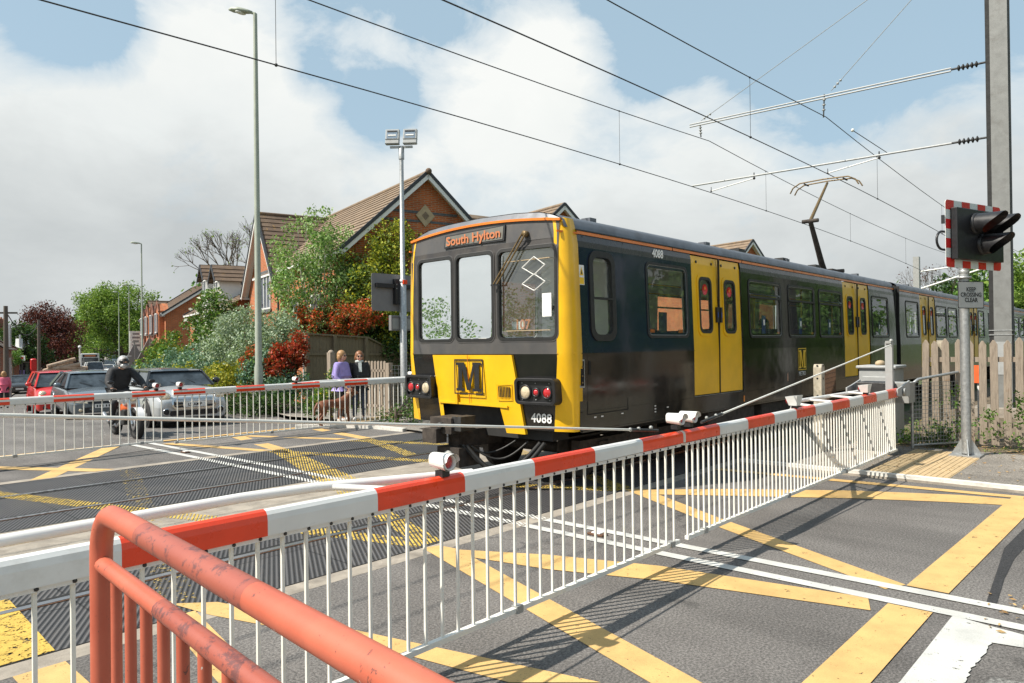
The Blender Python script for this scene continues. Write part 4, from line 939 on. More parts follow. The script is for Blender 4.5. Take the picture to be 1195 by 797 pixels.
# coupler, hoses
m = MB(); c = TC + .12
m.box(TX0 - .50, TX0 - .12, c - .17, c + .22, .70, .90, 'grime_metal'); m.box(TX0 - .58, TX0 - .40, c + .02, c + .28, .58, .76, 'grime_metal'); m.box(TX0 - .42, TX0 - .05, c - .22, c + .18, .28, .52, 'grime_metal'); m.box(TX0 - .30, TX0 + .5, c - .10, c + .10, .5, .72, 'grime_metal')
m.box(TX0 - .46, TX0 - .2, c - .3, c - .14, .74, .92, 'steel_dark'); m.lathe([(0, 0), (.045, 0), (.045, .05), (.02, .06), (0, .06)], (TX0 - .50, c + .0, .80), 'steel_dark', (-1, 0, 0), 10); m.lathe([(.07, 0), (.09, .05), (.05, .1), (0, .1)], (TX0 - .40, c - .05, .4), 'galv_dull', (-1, 0, 0), 12)
m.box(TX0 - .425, TX0 - .42, c - .0, c + .07, .3, .42, 'sticker_orange'); m.build('coupler', train, bevel=.012)
for y0, y1, dz, r in ((-.12, -1.02, .16, .028), (-.05, -.95, .20, .028), (-.2, -.75, .36, .014), (.0, -.55, .42, .012)):
    m = MB(); pts = []
    for i in range(13):
        t = i / 12; pts.append((TX0 - .30 + t * .45, TC + y0 + (y1 - y0) * t, .55 - math.sin(t * math.pi) * (.55 - dz) + t * .05))
    m.tube(pts, r, 'rubber_black', 8); m.build('hose', train)
# side details near the cab: door outline, recessed handles, warning label, fleet number, emblem
def sidebox(mb, x0, x1, z0, z1, mat, d=.004): mb.add([side_pt(-1, x0, z0, d), side_pt(-1, x1, z0, d), side_pt(-1, x1, z1, d), side_pt(-1, x0, z1, d)], [(0, 1, 2, 3)], mat)
m = MB()
for x in (7.17, 8.06): sidebox(m, x - .006, x + .006, .95, 3.12, 'dark_gap')
sidebox(m, 7.17, 8.06, .945, .957, 'dark_gap'); sidebox(m, 7.18, 8.05, 1.0, 1.68, 'train_lower', .002); m.build('cab_door_outline', train, fixn=False)
m = MB(); fn = lambda u, v, d: side_pt(-1, u, v, d)
m.ring(rrect(7.26, 7.82, 1.84, 2.96, .16), rrect(7.34, 7.74, 1.92, 2.88, .10), fn, -.05, .02, 'rubber_black'); m.bar(side_pt(-1, 7.34, 2.37, .01), side_pt(-1, 7.74, 2.37, .01), .02, .03, 'rubber_black'); cw = m.build('cab_door_window', train)
m = MB(); m.add([fn(u, v, -.01) for u, v in rrect(7.33, 7.75, 1.91, 2.89, .1)], [tuple(range(24))], 'window_glass'); m.build('pane', cw, fixn=False)
m = MB(); sidebox(m, 7.02, 7.12, 1.28, 1.62, 'galv_dull', .003); sidebox(m, 7.035, 7.105, 1.30, 1.60, 'dark_gap', .006)
for z in (1.34, 1.42, 1.53): m.ball(side_pt(-1, 7.07, z, .004), .014, 'wiper_metal', 8, 6)
sidebox(m, 7.20, 7.24, 1.43, 1.60, 'dark_gap', .006); m.build('door_handle', train, fixn=False)
m = MB(); sidebox(m, 7.06, 7.17, 2.52, 2.76, 'sticker_white', .004); sidebox(m, 7.07, 7.16, 2.53, 2.61, 'brand_yellow', .006); m.add([side_pt(-1, 7.075, 2.635, .006), side_pt(-1, 7.155, 2.635, .006), side_pt(-1, 7.115, 2.74, .006)], [(0, 1, 2)], 'brand_yellow'); m.add([side_pt(-1, 7.1, 2.65, .008), side_pt(-1, 7.13, 2.65, .008), side_pt(-1, 7.115, 2.71, .008)], [(0, 1, 2)], 'black_plastic'); m.build('warning_label', train, fixn=False)
text('side_number', '4088', .155, 'sticker_white', frame_mtx(side_pt(-1, 8.92, 3.045, .006), (1, 0, 0), (0, 0, 1)), train, .001, bold=.004, sx=.95)
emblem(side_pt(-1, 14.2, 1.47, .006), (1, 0, 0), (0, 0, 1), .40, .42, 'brand_yellow', train, 'side_emblem')
text('side_lettering', 'METRO', .12, 'sticker_white', frame_mtx(side_pt(-1, 14.2, 1.19, .006), (1, 0, 0), (0, 0, 1)), train, .001, sx=.9)
m = MB(); sidebox(m, 11.55, 11.60, .82, .92, 'lens_orange', .006)
for x in (9.05, 7.3, 7.45, 7.9): sidebox(m, x, x + .05, .90, .915, 'sticker_white', .005)
for z in (.86, .9, .94): sidebox(m, 8.72, 8.76, z, z + .015, 'sticker_white', .005)
m.build('side_marks', train, fixn=False)
# pantograph
m = MB(); pf = Vector((19.7, TC - .05, 3.62)); kn = Vector((18.75, TC - .05, 4.85)); hd = Vector((20.05, TC - .05, 6.08))
m.tube([pf, kn], [.085, .06], 'grime_metal', 8)
m.tube([pf + Vector((.25, .0, 0)), kn + Vector((.1, 0, -.12))], .02, 'grime_metal', 6); m.tube([kn - Vector((0, .2, 0)), kn + Vector((0, .2, 0))], .05, 'grime_metal', 8)
m.box(18.9, 20.7, TC - .5, TC + .5, 3.50, 3.56, 'steel_dark')
for dx in (-.55, -.2, .3, .75):
    for dy in (-.4, .4): m.lathe([(.05, 0), (.075, .03), (.05, .05), (.075, .08), (.05, .12)], (19.8 + dx, TC + dy, 3.44), 'machine_grey', (0, 0, 1), 8)
m.tube([pf - Vector((0, .5, 0)), pf + Vector((0, .5, 0))], .05, 'grime_metal', 8); m.box(19.9, 20.4, TC - .2, TC + .25, 3.56, 3.72, 'grime_metal'); m.tube([(19.2, TC - .3, 3.6), (19.5, TC, 3.72), (20.3, TC + .2, 3.66)], .025, 'steel_dark', 6)
m.tube([kn, hd + Vector((0, 0, -.06))], [.045, .032], 'wiper_metal', 8)
for dx in (-.16, .16):
    pts = [(hd.x + dx, TC + y, hd.z + z) for y, z in ((-.88, -.24), (-.80, -.10), (-.62, 0), (0, .02), (.62, 0), (.80, -.10), (.88, -.24))]; m.tube(pts, .018, 'wiper_metal', 6)
for y in (-.5, .5): m.bar((hd.x - .16, TC + y, hd.z - .03), (hd.x + .16, TC + y, hd.z - .03), .03, .03, 'grime_metal')
m.build('pantograph', train)
for d in (12.2, 14.2, 16.0):
    m = MB(); m.box(d, d + .25, TC - 1.12, TC - .95, 3.36, 3.46, 'steel_dark'); m.build('roof_fitting', train)
# ================================================================== BARRIERS
def barrier(label, Yb, piv, tip, zb=1.02, nb=None, zr=.17, big=True, stripes0=None, lights=(), struts=(.22, .42, .62, .80), face=-1, cable=True):
    """a lifting boom along X with a hanging skirt; piv / tip = X of the pivot and the free end; face = side of the road user"""
    d = 1 if tip > piv else -1; L = abs(tip - piv)
    t = thing('crossing_barrier', label, 'barrier', (piv, Yb, 0), 0, 'lifting barriers closed across the road')
    X = lambda s: piv + d * s                     # s = distance from the pivot
    lo, hi = min(piv, tip), max(piv, tip)
    # boom: deep flat face, rounded top; alternate bands along its length
    hgt = lambda s: .125 - .03 * s / L
    cuts = [c for c in stripes0 if lo < c < hi]; cuts = [lo] + cuts + [hi]
    def secpts(x):
        h = hgt(abs(x - piv)); w = .075
        return [(x, Yb + yy * w, zb + zz * h) for yy, zz in ((-.5, -.5), (-.5, .1), (-.44, .32), (-.28, .46), (0, .52), (.28, .46), (.44, .32), (.5, .1), (.5, -.5))]
    m = MB()
    for i, (a, b) in enumerate(zip(cuts, cuts[1:])):
        red = (stripe_red(a, b)); pa, pb = secpts(a), secpts(b); n = 9
        m.add(pa + pb, [(j, (j + 1) % n, n + (j + 1) % n, n + j) for j in range(n)], 'barrier_red' if red else 'barrier_white', False)
        if red and not big:
            for yy in (-1, 1): m.bar((a, Yb + yy * .039, zb + .012), (b, Yb + yy * .039, zb + .012), .006, .032, 'barrier_white')
    m.add(secpts(lo), [tuple(range(9))], 'barrier_white'); m.add(secpts(hi), [tuple(range(9))[::-1]], 'barrier_white')
    m.build('boom', t)
    # skirt
    m = MB(); s = .10; zt = zb - .055
    while s < L - .04:
        x = X(s); m.bar((x, Yb + .0, zt - .01), (x, Yb + .0, zr), .0145, .0145, 'bar_white', (0, 1, 0)); s += nb
    m.bar((lo + .06, Yb, zr - .012), (hi - .04, Yb, zr - .012), .035, .03, 'bar_white'); m.bar((lo + .03, Yb + .0, zt - .012), (hi - .02, Yb, zt - .012), .05, .022, 'barrier_white')
    s = .10
    while s < L - .04: m.lathe([(0, .006), (.008, .004), (.009, 0)], (X(s), Yb - .0255, zt - .012), 'steel_dark', (0, -1, 0), 6); s += nb
    for s in np.arange(.5, L, 1.9): m.box(X(s) - .03, X(s) + .03, Yb - .024, Yb + .024, zr - .035, zr + .012, 'galv_dull')
    m.build('skirt', t)
    # triangular stay frame on the rail side of the boom
    off = .42 * -face; Ls = L * .62
    m = MB(); pth = [(X(.25), Yb + off, zb + .02), (X(Ls * .68), Yb + off * .93, zb + .04), (X(Ls * .78), Yb + off * .8, zb + .04), (X(Ls), Yb + .03 * (-face), zb + .03)]
    m.tube(pth, .026, 'barrier_white', 8)
    for k in struts: x0 = Ls * k; m.tube([(X(x0), Yb + off * (1 if k < .75 else .72), zb + .035), (X(x0 + .16), Yb + .04 * (-face), zb + .03)], .018, 'barrier_white', 6)
    m.build('stay_frame', t)
    # tension cable from the pivot mast
    if not cable: m = None
    m = MB(); top = Vector((X(.05), Yb + .05, 1.74)); tp = Vector((X(L - .75), Yb, zb + .13)); m.tube([top, tp], .009 if big else .008, 'bar_white', 6)
    m.tube([tp, Vector((X(L - .35), Yb, zb + .085))], .014, 'steel_dark', 6)
    for q in (.0, .12, .3): m.ball(tp + Vector((d * q * 1.0, 0, -.04 * q)), .016, 'galv_dull', 8, 6)
    if cable: m.build('tension_cable', t)
    # lights
    for x, yy, dz in lights:
        m = MB(); f = face; zc = zb + .05 + dz
        m.box(x - .028, x + .028, Yb - .03, Yb + .03, zc, zc + .035, 'black_plastic')
        o = rrect(-.050, .050, .0, .098, .04, 4); fn = lambda u, v, dd: Vector((x + u, Yb + f * dd, zc + .035 + v))
        n = len(o); back = [(u * .8, .012 + v * .85) for u, v in o]
        m.add([fn(u, v, .06 + (.03 if v > .05 else 0)) for u, v in o] + [fn(u, v, -.07) for u, v in back], [(i, (i + 1) % n, n + (i + 1) % n, n + i) for i in range(n)] + [tuple(range(n, 2 * n))], 'barrier_white')
        lt = m.build('warning_lamp', t, fixn=False)
        m = MB(); m.lathe([(.04, .0), (.035, .012), (.02, .02), (0, .024)], fn(0, .048, .035), 'lens_red', (0, f, 0), 14); m.lathe([(.044, .0), (.044, .045), (.039, .045), (.039, 0)], fn(0, .048, .02), 'barrier_white', (0, f, 0), 14); m.build('lens', lt)
    # machine: plinth, box, pivot arms, mast
    m = MB(); hx = X(-.28)
    m.box(min(X(.02), X(-.55)), max(X(.02), X(-.55)), Yb + .10, Yb + .62, 0, .10, 'concrete'); m.box(min(X(-.02), X(-.5)), max(X(-.02), X(-.5)), Yb + .14, Yb + .58, .10, 1.16, 'steel_dark')
    m.build('machine_housing', t, bevel=.01)
    m = MB(); m.bar((X(.0), Yb + .09, .1), (X(.0), Yb + .09, 1.78), .10, .07, 'machine_grey'); m.box(X(0) - .055, X(0) + .055, Yb + .05, Yb + .13, 1.76, 1.80, 'galv_dull'); m.ball((X(0), Yb + .06, 1.80), .03, 'galv_dull', 8, 6); m.build('mast', t)
    m = MB()
    for yy in (-.06, .66): m.prism([(-.55, -.09), (.02, -.06), (.14, -.05), (.14, .06), (-.1, .09), (-.55, .16)], lambda u, v, dd: Vector((X(u), Yb + yy + dd, zb + v)), 0, .025, 'machine_grey')
    m.box(min(X(-.52), X(-.9)), max(X(-.52), X(-.9)), Yb - .05, Yb + .66, zb - .2, zb + .12, 'galv_dull'); m.lathe([(0, 0), (.06, 0), (.06, .03), (0, .03)], (X(-.15), Yb - .065, zb), 'galv_dull', (0, -1, 0), 12); m.build('pivot_arm', t, bevel=.006)
    return t
NC = [1.08, 1.69, 2.30, 2.92, 3.54, 4.20, 4.83, 5.46, 6.13, 6.73, 7.37, 7.97, 8.55, 9.13, 9.77, 10.34, 10.94, 11.51]
NR = [(1.08, 1.69), (2.30, 2.92), (3.54, 4.20), (4.83, 6.13), (6.73, 7.37), (7.97, 8.55), (9.13, 9.77), (10.34, 10.94), (11.51, 12.2), (-.1, .47)]
FR_ = [(3.23 - .6, 3.23), (3.83, 4.43), (5.03, 6.33), (6.94, 7.54), (8.15, 8.81), (9.44, 10.06), (10.72, 11.3)]
CUR = NR
def stripe_red(a, b):
    mid = (a + b) / 2; return any(r0 < mid < r1 for r0, r1 in CUR)
barrier('striped barrier beside the salmon railing, its boom running up to the road centre line', 3.02, -.9, 5.46, nb=.123, struts=(.2, .80), stripes0=[-.1, .47] + NC, lights=[(2.78, 0, 0), (5.40, 0, .02)])
barrier('striped barrier in front of the train, hinged by the grey equipment cabinet', 3.02, 12.08, 5.50, nb=.100, stripes0=NC, lights=[(5.62, 0, .02)])
CUR = FR_
FC = [2.02, 2.63, 3.23, 3.83, 4.43, 5.03, 6.33, 6.94, 7.54, 8.15, 8.81, 9.44, 10.06, 10.72]
barrier('striped barrier in front of the red and blue-grey cars across the deck', 13.4, -1.0, 5.6, nb=.14, stripes0=FC, big=False, lights=[(5.45, 0, 0)], face=-1, cable=False)
barrier('striped barrier in front of the two women and the brown dog', 13.4, 12.0, 5.74, nb=.135, stripes0=FC, big=False, lights=[(5.87, 0, 0), (8.25, 0, 0), (11.35, 0, 0)], face=-1, zr=.12, cable=False)
CUR = NR
# forward facing lamps on the cabinet-side boom (turned towards the rails)
bar2 = [o for o in bpy.data.objects if o.get('label', '').startswith('striped barrier in front of the train')][0]
for x in (8.02, 10.57):
    m = MB(); m.box(x - .03, x + .03, 2.99, 3.05, 1.075, 1.105, 'black_plastic')
    m.add([(x - .09, 2.965, 1.215), (x + .09, 2.965, 1.215), (x + .055, 2.98, 1.105), (x - .055, 2.98, 1.105), (x - .075, 3.10, 1.20), (x + .075, 3.10, 1.20), (x + .045, 3.07, 1.105), (x - .045, 3.07, 1.105)], [(0, 1, 2, 3), (4, 5, 6, 7), (0, 1, 5, 4), (2, 3, 7, 6), (1, 2, 6, 5), (0, 3, 7, 4)], 'barrier_white')
    lt = m.build('warning_lamp', bar2); m = MB(); m.lathe([(.04, 0), (.03, .012), (0, .016)], (x, 3.098, 1.155), 'lens_red', (0, 1, .1), 12); m.build('lens', lt)

# ================================================================== SALMON PEDESTRIAN RAILING close to the camera
t = thing('pedestrian_railing', 'salmon red tubular pedestrian railing with faded dark patches and close upright bars', 'railing', (.6, 1.72, 0))
m = MB(); rx, zt = .594, 1.447; pts = [(rx, 1.758, .06), (rx, 1.758, zt - .10)]
for i in range(1, 8):
    a = R(90 * i / 8); pts.append((rx, 1.758 - .10 * (1 - math.cos(a)), zt - .10 + .10 * math.sin(a)))
sk_ = lambda y: rx - .087 * (1.758 - y)
pts = [(sk_(p[1]), p[1], p[2]) for p in pts] + [(sk_(1.62), 1.62, zt), (sk_(1.45), 1.45, zt)]
m.tube(pts, .0232, 'salmon_paint', 16, caps=False); m.tube([(sk_(y), y, zt) for y in (1.45, 1.2, .96)], .0233, 'salmon_faded', 16, caps=False); m.tube([(sk_(y), y, zt) for y in (.96, .6, -.6, -1.4)], .0232, 'salmon_paint', 16); m.build('top_rail', t)
m = MB(); m.tube([(sk_(y), y, zt - .118) for y in (1.758, 1.5, 1.36)], .0178, 'salmon_paint', 12, caps=False); m.tube([(sk_(y), y, zt - .118) for y in (1.36, 1.0, .6, -1.4)], .0179, 'salmon_faded', 12); m.tube([(sk_(1.74), 1.74, .22), (sk_(-1.4), -1.4, .22)], .0178, 'salmon_paint', 12); m.build('lower_rail', t)
y = 1.645; k = 0
while y > -1.38:
    m = MB(); m.tube([(sk_(y), y, zt - .13), (sk_(y), y, .22)], .0115, 'salmon_paint', 8); m.build('upright_bar', t); y -= .098
m = MB(); m.tube([(sk_(-1.38), -1.38, zt), (sk_(-1.38), -1.38, .06)], .0232, 'salmon_paint', 12); m.build('post', t)

# ================================================================== CROSSING SIGNAL + SIGN on galvanised post
pb = G(1128, 532, .06); fxv = Vector((.95, -.31, 0)).normalized(); nv = Vector((-.31, -.95, 0)).normalized()
t = thing('crossing_signal', 'crossing signal with three hooded black lamps on a red and white bordered board', 'traffic signal', (pb.x, pb.y, .06))
def PX(px, py, k=0.0):
    """point of the photograph on the vertical plane of the signal board"""
    d = ray(px, py); o = Vector((pb.x, pb.y, 0)) + nv * k; return Vector((0, 0, EYE)) + d * ((o - Vector((0, 0, EYE))).dot(nv) / d.dot(nv))
zc = PX(1135, 276, .12).z; m = MB()
m.tube([(pb.x, pb.y, .1), (pb.x, pb.y, zc + .35)], .068, 'galvanised', 18)
m.lathe([(.068, 0), (.10, .0), (.10, .03), (.068, .03)], (pb.x, pb.y, zc - .62), 'galvanised', n=14); m.ball((pb.x, pb.y, PX(1130, 318).z), .075, 'galvanised', 12, 8)
pole = m.build('pole', t)
m = MB(); m.box(pb.x - .2, pb.x + .2, pb.y - .2, pb.y + .2, .06, .085, 'galvanised')
for a in range(4):
    d = Vector((math.cos(a * math.pi / 2 + .3), math.sin(a * math.pi / 2 + .3), 0)); o = Vector((pb.x, pb.y, .085))
    e = d.cross(Z) * .006; m.add([o + d * .06 - e, o + d * .2 - e, o + d * .06 + Z * .24 - e, o + d * .06 + e, o + d * .2 + e, o + d * .06 + Z * .24 + e], [(0, 1, 2), (3, 4, 5), (0, 1, 4, 3), (1, 2, 5, 4)], 'galvanised')
m.build('base_plate', t)
# board
bw, bh = 0, 0; A = PX(1103, 232, .16); B = PX(1167, 243, .16); Cc = PX(1104, 311, .16)
bw = (B - A).length; bh = abs(A.z - Cc.z); bc = (A + B) / 2 - Z * (bh / 2 - .0); bfn = lambda u, v, d: bc + fxv * u + Z * v + nv * d
m = MB(); o = rrect(-bw / 2, bw / 2, -bh / 2, bh / 2, .05); m.add([bfn(u, v, 0) for u, v in o] + [bfn(u, v, -.006) for u, v in o], [tuple(range(24)), tuple(range(24, 48))[::-1]] + [(i, (i + 1) % 24, 24 + (i + 1) % 24, 24 + i) for i in range(24)], 'white_sign')
bd = m.build('backing_board', t)
m = MB(); nx, ny, bt = 7, 7, .105
def bandq(u0, u1, v0, v1): m.add([bfn(u0, v0, .003), bfn(u1, v0, .003), bfn(u1, v1, .003), bfn(u0, v1, .003)], [(0, 1, 2, 3)], 'sign_red')
cw_, ch_ = bw / nx, bh / ny
for i in range(0, nx, 2):
    u0 = -bw / 2 + i * cw_; u1 = u0 + cw_
    for sgn in (1, -1):
        if i in (0, nx - 1):
            q = rrect(u0, u1, 0, 0.2, .05); s_ = -1 if i == 0 else 1
            cx0 = s_ * (bw / 2 - .05); cy0 = sgn * (bh / 2 - .05); pts = [(cx0 + s_ * .05 * math.cos(a * math.pi / 10), cy0 + sgn * .05 * math.sin(a * math.pi / 10)) for a in range(6)]
            poly = pts + [(s_ * (bw / 2 - cw_), sgn * bh / 2), (s_ * (bw / 2 - cw_), sgn * (bh / 2 - ch_)), (s_ * bw / 2, sgn * (bh / 2 - ch_))]
            m.add([bfn(u, v, .003) for u, v in poly], [tuple(range(len(poly)))], 'sign_red')
        else: bandq(u0, u1, sgn * (bh / 2 - bt) if sgn > 0 else -bh / 2, bh / 2 if sgn > 0 else -bh / 2 + bt)
for j in range(2, ny - 1, 2):
    v0 = -bh / 2 + j * ch_
    for s_ in (-1, 1): bandq(s_ * bw / 2 - (cw_ if s_ > 0 else 0), s_ * bw / 2 + (cw_ if s_ < 0 else 0), v0, v0 + ch_)
m.build('border_stripes', bd, fixn=False)
m = MB(); iw, ih = bw / 2 - .115, bh / 2 - .115
vs = [bfn(u, v, d) for d in (.005, .10) for u, v in ((-iw, -ih), (iw, -ih), (iw, ih), (-iw, ih))]; m.add(vs, [(0, 1, 2, 3), (4, 5, 6, 7), (0, 1, 5, 4), (1, 2, 6, 5), (2, 3, 7, 6), (3, 0, 4, 7)], 'black_plastic'); m.build('signal_housing', t, bevel=.008)
for u, v, lit in ((-.15, .16, True), (.20, .15, False), (.03, -.13, False)):
    m = MB(); rr = .145; n = 20; a0, L1 = [], .36
    base = bfn(u, v, .10); rows = []
    m.lathe([(rr + .01, 0), (rr + .01, .05), (rr, .05)], base, 'black_plastic', nv, 20)
    # long cowl: upper shell with a raked lower edge
    for i in range(n + 1):
        th = -math.pi * .45 + (math.pi * 1.9) * i / n; c_, s_ = math.cos(th), math.sin(th); k_s = (s_ + 1) / 2; reach = L1 * (.22 + .78 * k_s * k_s * (3 - 2 * k_s))
        p = base + fxv * (rr * c_) + Z * (rr * s_); droop = Z * -.02
        rows.append((p + nv * .03, p * 1.0 + nv * (.05 + reach) + droop * reach * 2.0)); 
    for k_ in (0, 1):
        sc_ = 1.0 if k_ == 0 else .965
        pts = [base + (r[0] - base) * 1.0 for r in rows] + [r[1] for r in rows]
        if k_: pts = [p + (base + nv * (p - base).dot(nv) - p) * .04 for p in pts]
        m.add(pts, [(i, i + 1, n + 2 + i, n + 1 + i) for i in range(n)], 'black_plastic', True)
    hd_ = m.build('lamp_hood', t, fixn=False)
    m = MB(); m.lathe([(rr * .95, 0), (rr * .7, .02), (0, .03)], base + nv * .03, 'lamp_amber' if lit else 'black_matt', nv, 18); m.build('lens', hd_, fixn=False)
m = MB(); q = bfn(-bw / 2, -.05, -.05); pts = []
for i in range(11):
    a = R(180 * i / 10); pts.append(q + Z * (.13 * math.cos(a)) - fxv * (.14 * math.sin(a)) + Z * -.05)
m.tube([q + Z * .08 + fxv * .3] + pts + [q - Z * .18 + fxv * .35], .017, 'black_plastic', 8); m.build('cable_loop', t)
m = MB(); m.box(-.02, .02, -.02, .02, -.06, .06, 'black_plastic', Matrix.Translation(bfn(-bw / 2 - .01, .2, -.03))); m.build('bracket', t)
# KEEP CROSSING CLEAR plate: fixed to the post
t2 = thing('keep_clear_sign', 'grey KEEP CROSSING CLEAR plate strapped to the galvanised signal post', 'sign', (pb.x, pb.y, 2.4))
sn = Vector((-.55, -.83, 0)).normalized(); sx = Vector((.83, -.55, 0)).normalized()
def SX(px, py):
    d = ray(px, py); o = Vector((pb.x, pb.y, 0)) + sn * .085; return Vector((0, 0, EYE)) + d * ((o - Vector((0, 0, EYE))).dot(sn) / d.dot(sn))
a, b = SX(1117.5, 328), SX(1148, 360); c = (a + b) / 2; w = (b - a).dot(sx); h = abs(a.z - b.z); sfn = lambda u, v, d: c + sx * u + Z * v + sn * d
m = MB(); o = rrect(-w / 2, w / 2, -h / 2, h / 2, .02, 3); m.prism(o, sfn, 0, .004, 'black_plastic'); o2 = rrect(-w / 2 + .012, w / 2 - .012, -h / 2 + .012, h / 2 - .012, .015, 3); m.prism(o2, sfn, .003, .006, 'machine_grey'); pl = m.build('sign_plate', t2)
text('sign_text', 'KEEP\nCROSSING\nCLEAR', h * .215, 'black_plastic', frame_mtx(sfn(0, 0, .0065), sx, Z), t2, .001, bold=.002, sx=.92)
m = MB()
for dz in (-.12, .12): m.lathe([(.07, 0), (.078, 0), (.078, .03), (.07, .03)], (pb.x, pb.y, c.z + dz), 'galvanised', n=16)
m.build('clamp', t2)
# danger triangle-free back board signals on the far side (seen from behind) + floodlight column
fp = Vector((11.55, 13.9, 0)); t = thing('floodlight_column', 'slim galvanised column carrying two square floodlights', 'floodlight', fp)
ztop = onY(466, 171, 13.9).z; m = MB(); m.tube([(fp.x, fp.y, 0), (fp.x, fp.y, 3.4), (fp.x, fp.y, 3.42), (fp.x, fp.y, ztop)], [.085, .085, .06, .05], 'galvanised', 12)
m.lathe([(.085, 0), (.095, .02), (.095, .08), (.06, .1)], (fp.x, fp.y, 3.35), 'galvanised', n=12); m.lathe([(.15, 0), (.15, .03), (.09, .05)], (fp.x, fp.y, 0), 'galvanised', n=12)
m.lathe([(.07, 0), (.07, .3), (.05, .32)], (fp.x, fp.y, ztop - .30), 'galvanised', n=10)
m.build('column', t); m = MB(); ca = Vector((.62, -.78, 0)); m.bar(fp + Z * ztop - ca * .28, fp + Z * (ztop - .0) + ca * .28, .05, .05, 'galvanised'); m.build('cross_arm', t)
m = MB(); m.box(fp.x - .06, fp.x + .06, fp.y - .1, fp.y + .1, 3.33, 3.43, 'barrier_red'); m.build('red_band', t)
fdn = Vector((-.78, -.62, 0))
for s in (-1, 1):
    c = fp + Z * (ztop + .06) + ca * (.22 * s); fn = lambda u, v, d: c + ca * u + (Z * math.cos(R(14)) + fdn * -math.sin(R(14))) * v + (fdn * math.cos(R(14)) + Z * math.sin(R(14)) * -.2) * d
    m = MB(); m.prism([(-.165, .0), (.165, .0), (.165, .40), (-.165, .40)], fn, -.06, .10, 'machine_grey'); m.prism([(-.10, .05), (.10, .05), (.10, .3), (-.10, .3)], fn, -.12, -.06, 'machine_grey')
    for v in (.02, .13): m.prism([(-.17, v), (.17, v), (.17, v + .012), (-.17, v + .012)], fn, -.07, .115, 'galv_dull')
    fl = m.build('floodlight', t, bevel=.008)
    m = MB(); m.prism([(-.13, .15), (.13, .15), (.13, .37), (-.13, .37)], fn, .10, .108, 'chrome'); m.prism([(-.1, .22), (.1, .22), (.1, .25), (-.1, .25)], fn, .11, .125, 'sticker_white'); m.prism([(-.12, .33), (.12, .33), (.12, .36), (-.12, .36)], fn, .108, .125, 'steel_dark'); m.build('lamp_face', fl)
t = thing('road_sign', 'plain grey back of a large square road sign with black bracing on the floodlight column', 'sign', (fp.x, fp.y + .1, 3))
def onp(x, y): return onY(x, y, fp.y + .10)
a = onp(434, 318); b = onp(485, 364); fn = lambda u, v, d: Vector((u, fp.y + .12 + d, v)); m = MB(); m.prism(rrect(a.x, b.x, b.z, a.z, .06, 4), fn, 0, .008, 'sign_grey'); m.build('sign_plate', t)
cx_ = (a.x + b.x) / 2 + .04; cz_ = (a.z + b.z) / 2 + .05; m = MB(); m.box(a.x + .1, b.x - .1, fp.y + .04, fp.y + .11, cz_ + .06, cz_ + .16, 'black_plastic'); m.box(cx_ - .07, cx_ + .06, fp.y + .02, fp.y + .12, b.z + .17, a.z - .12, 'black_plastic')
for dz in (.0, .1): m.lathe([(0, .01), (.015, .01), (.015, 0)], (cx_ - .03, fp.y + .02, cz_ + .05 + dz), 'galv_dull', (0, -1, 0), 6)
m.build('bracing', t)
t = thing('road_sign', 'small grey box sign seen from behind, hung under the large square sign', 'sign', (fp.x, fp.y + .1, 2.4)); a = onp(456, 368); b = onp(482, 386); m = MB(); m.box(a.x, b.x, fp.y + .08, fp.y + .18, b.z, a.z, 'sign_grey'); m.build('sign_box', t, bevel=.01)
m = MB(); m.box(a.x + .03, b.x - .03, fp.y + .075, fp.y + .08, b.z + .04, a.z - .07, 'galv_dull'); m.box(a.x + .02, b.x - .02, fp.y + .06, fp.y + .08, a.z - .05, a.z - .03, 'sign_grey'); m.build('rear_cover', t)

# ================================================================== OVERHEAD LINE
MX = 20.0; mp0 = onX(1166, 400, MX); MY = 2.72
t = thing('catenary_mast', 'tall grey steel mast holding two white insulated arms over both tracks', 'mast', (MX, MY, 0)); m = MB()
wd = .21
m.box(MX - .2, MX - .18, MY - .17, MY + .17, 0, 13, 'mast_grey'); m.box(MX + .18, MX + .2, MY - .17, MY + .17, 0, 13, 'mast_grey'); m.box(MX - .18, MX + .18, MY - .01, MY + .01, 0, 13, 'mast_grey'); m.box(MX - .19, MX + .17, MY + .172, MY + .26, 0, 13, 'black_matt')
m.box(MX - .6, MX + .6, MY - .6, MY + .6, -.1, .25, 'concrete'); m.build('column', t)
m = MB()
for z in (1.9, 2.0): m.box(MX - .21, MX + .21, MY - .18, MY + .27, z, z + .022, 'galvanised')
m.box(MX - .21, MX - .201, MY - .15, MY + .15, 1.0, 1.75, 'machine_grey'); m.build('cable_cover', t)
up0, up1 = onX(1153, 72, MX), onX(805, 147, MX); lo0, lo1 = onX(1154, 160, MX), onX(808, 217, MX)
def arm(p0, p1, dbl):
    m = MB(); d = (p1 - p0).normalized(); q = p0 + d * .75
    for o in ((-.035, .035) if dbl else (0,)): m.tube([q + Vector((0, 0, o)), p1 + Vector((0, 0, o))], .022 if dbl else .027, 'machine_grey', 8)
    for k in range(5): m.lathe([(.03, 0), (.075, .02), (.075, .035), (.03, .06)], p0 + d * (.2 + k * .09), 'steel_dark', d, 8)
    m.tube([p0 + Vector((0, .0, 0)), q], .025, 'steel_dark', 6); return m
arm(up0, up1, True).build('upper_arm', t); arm(lo0, lo1, False).build('lower_arm', t)
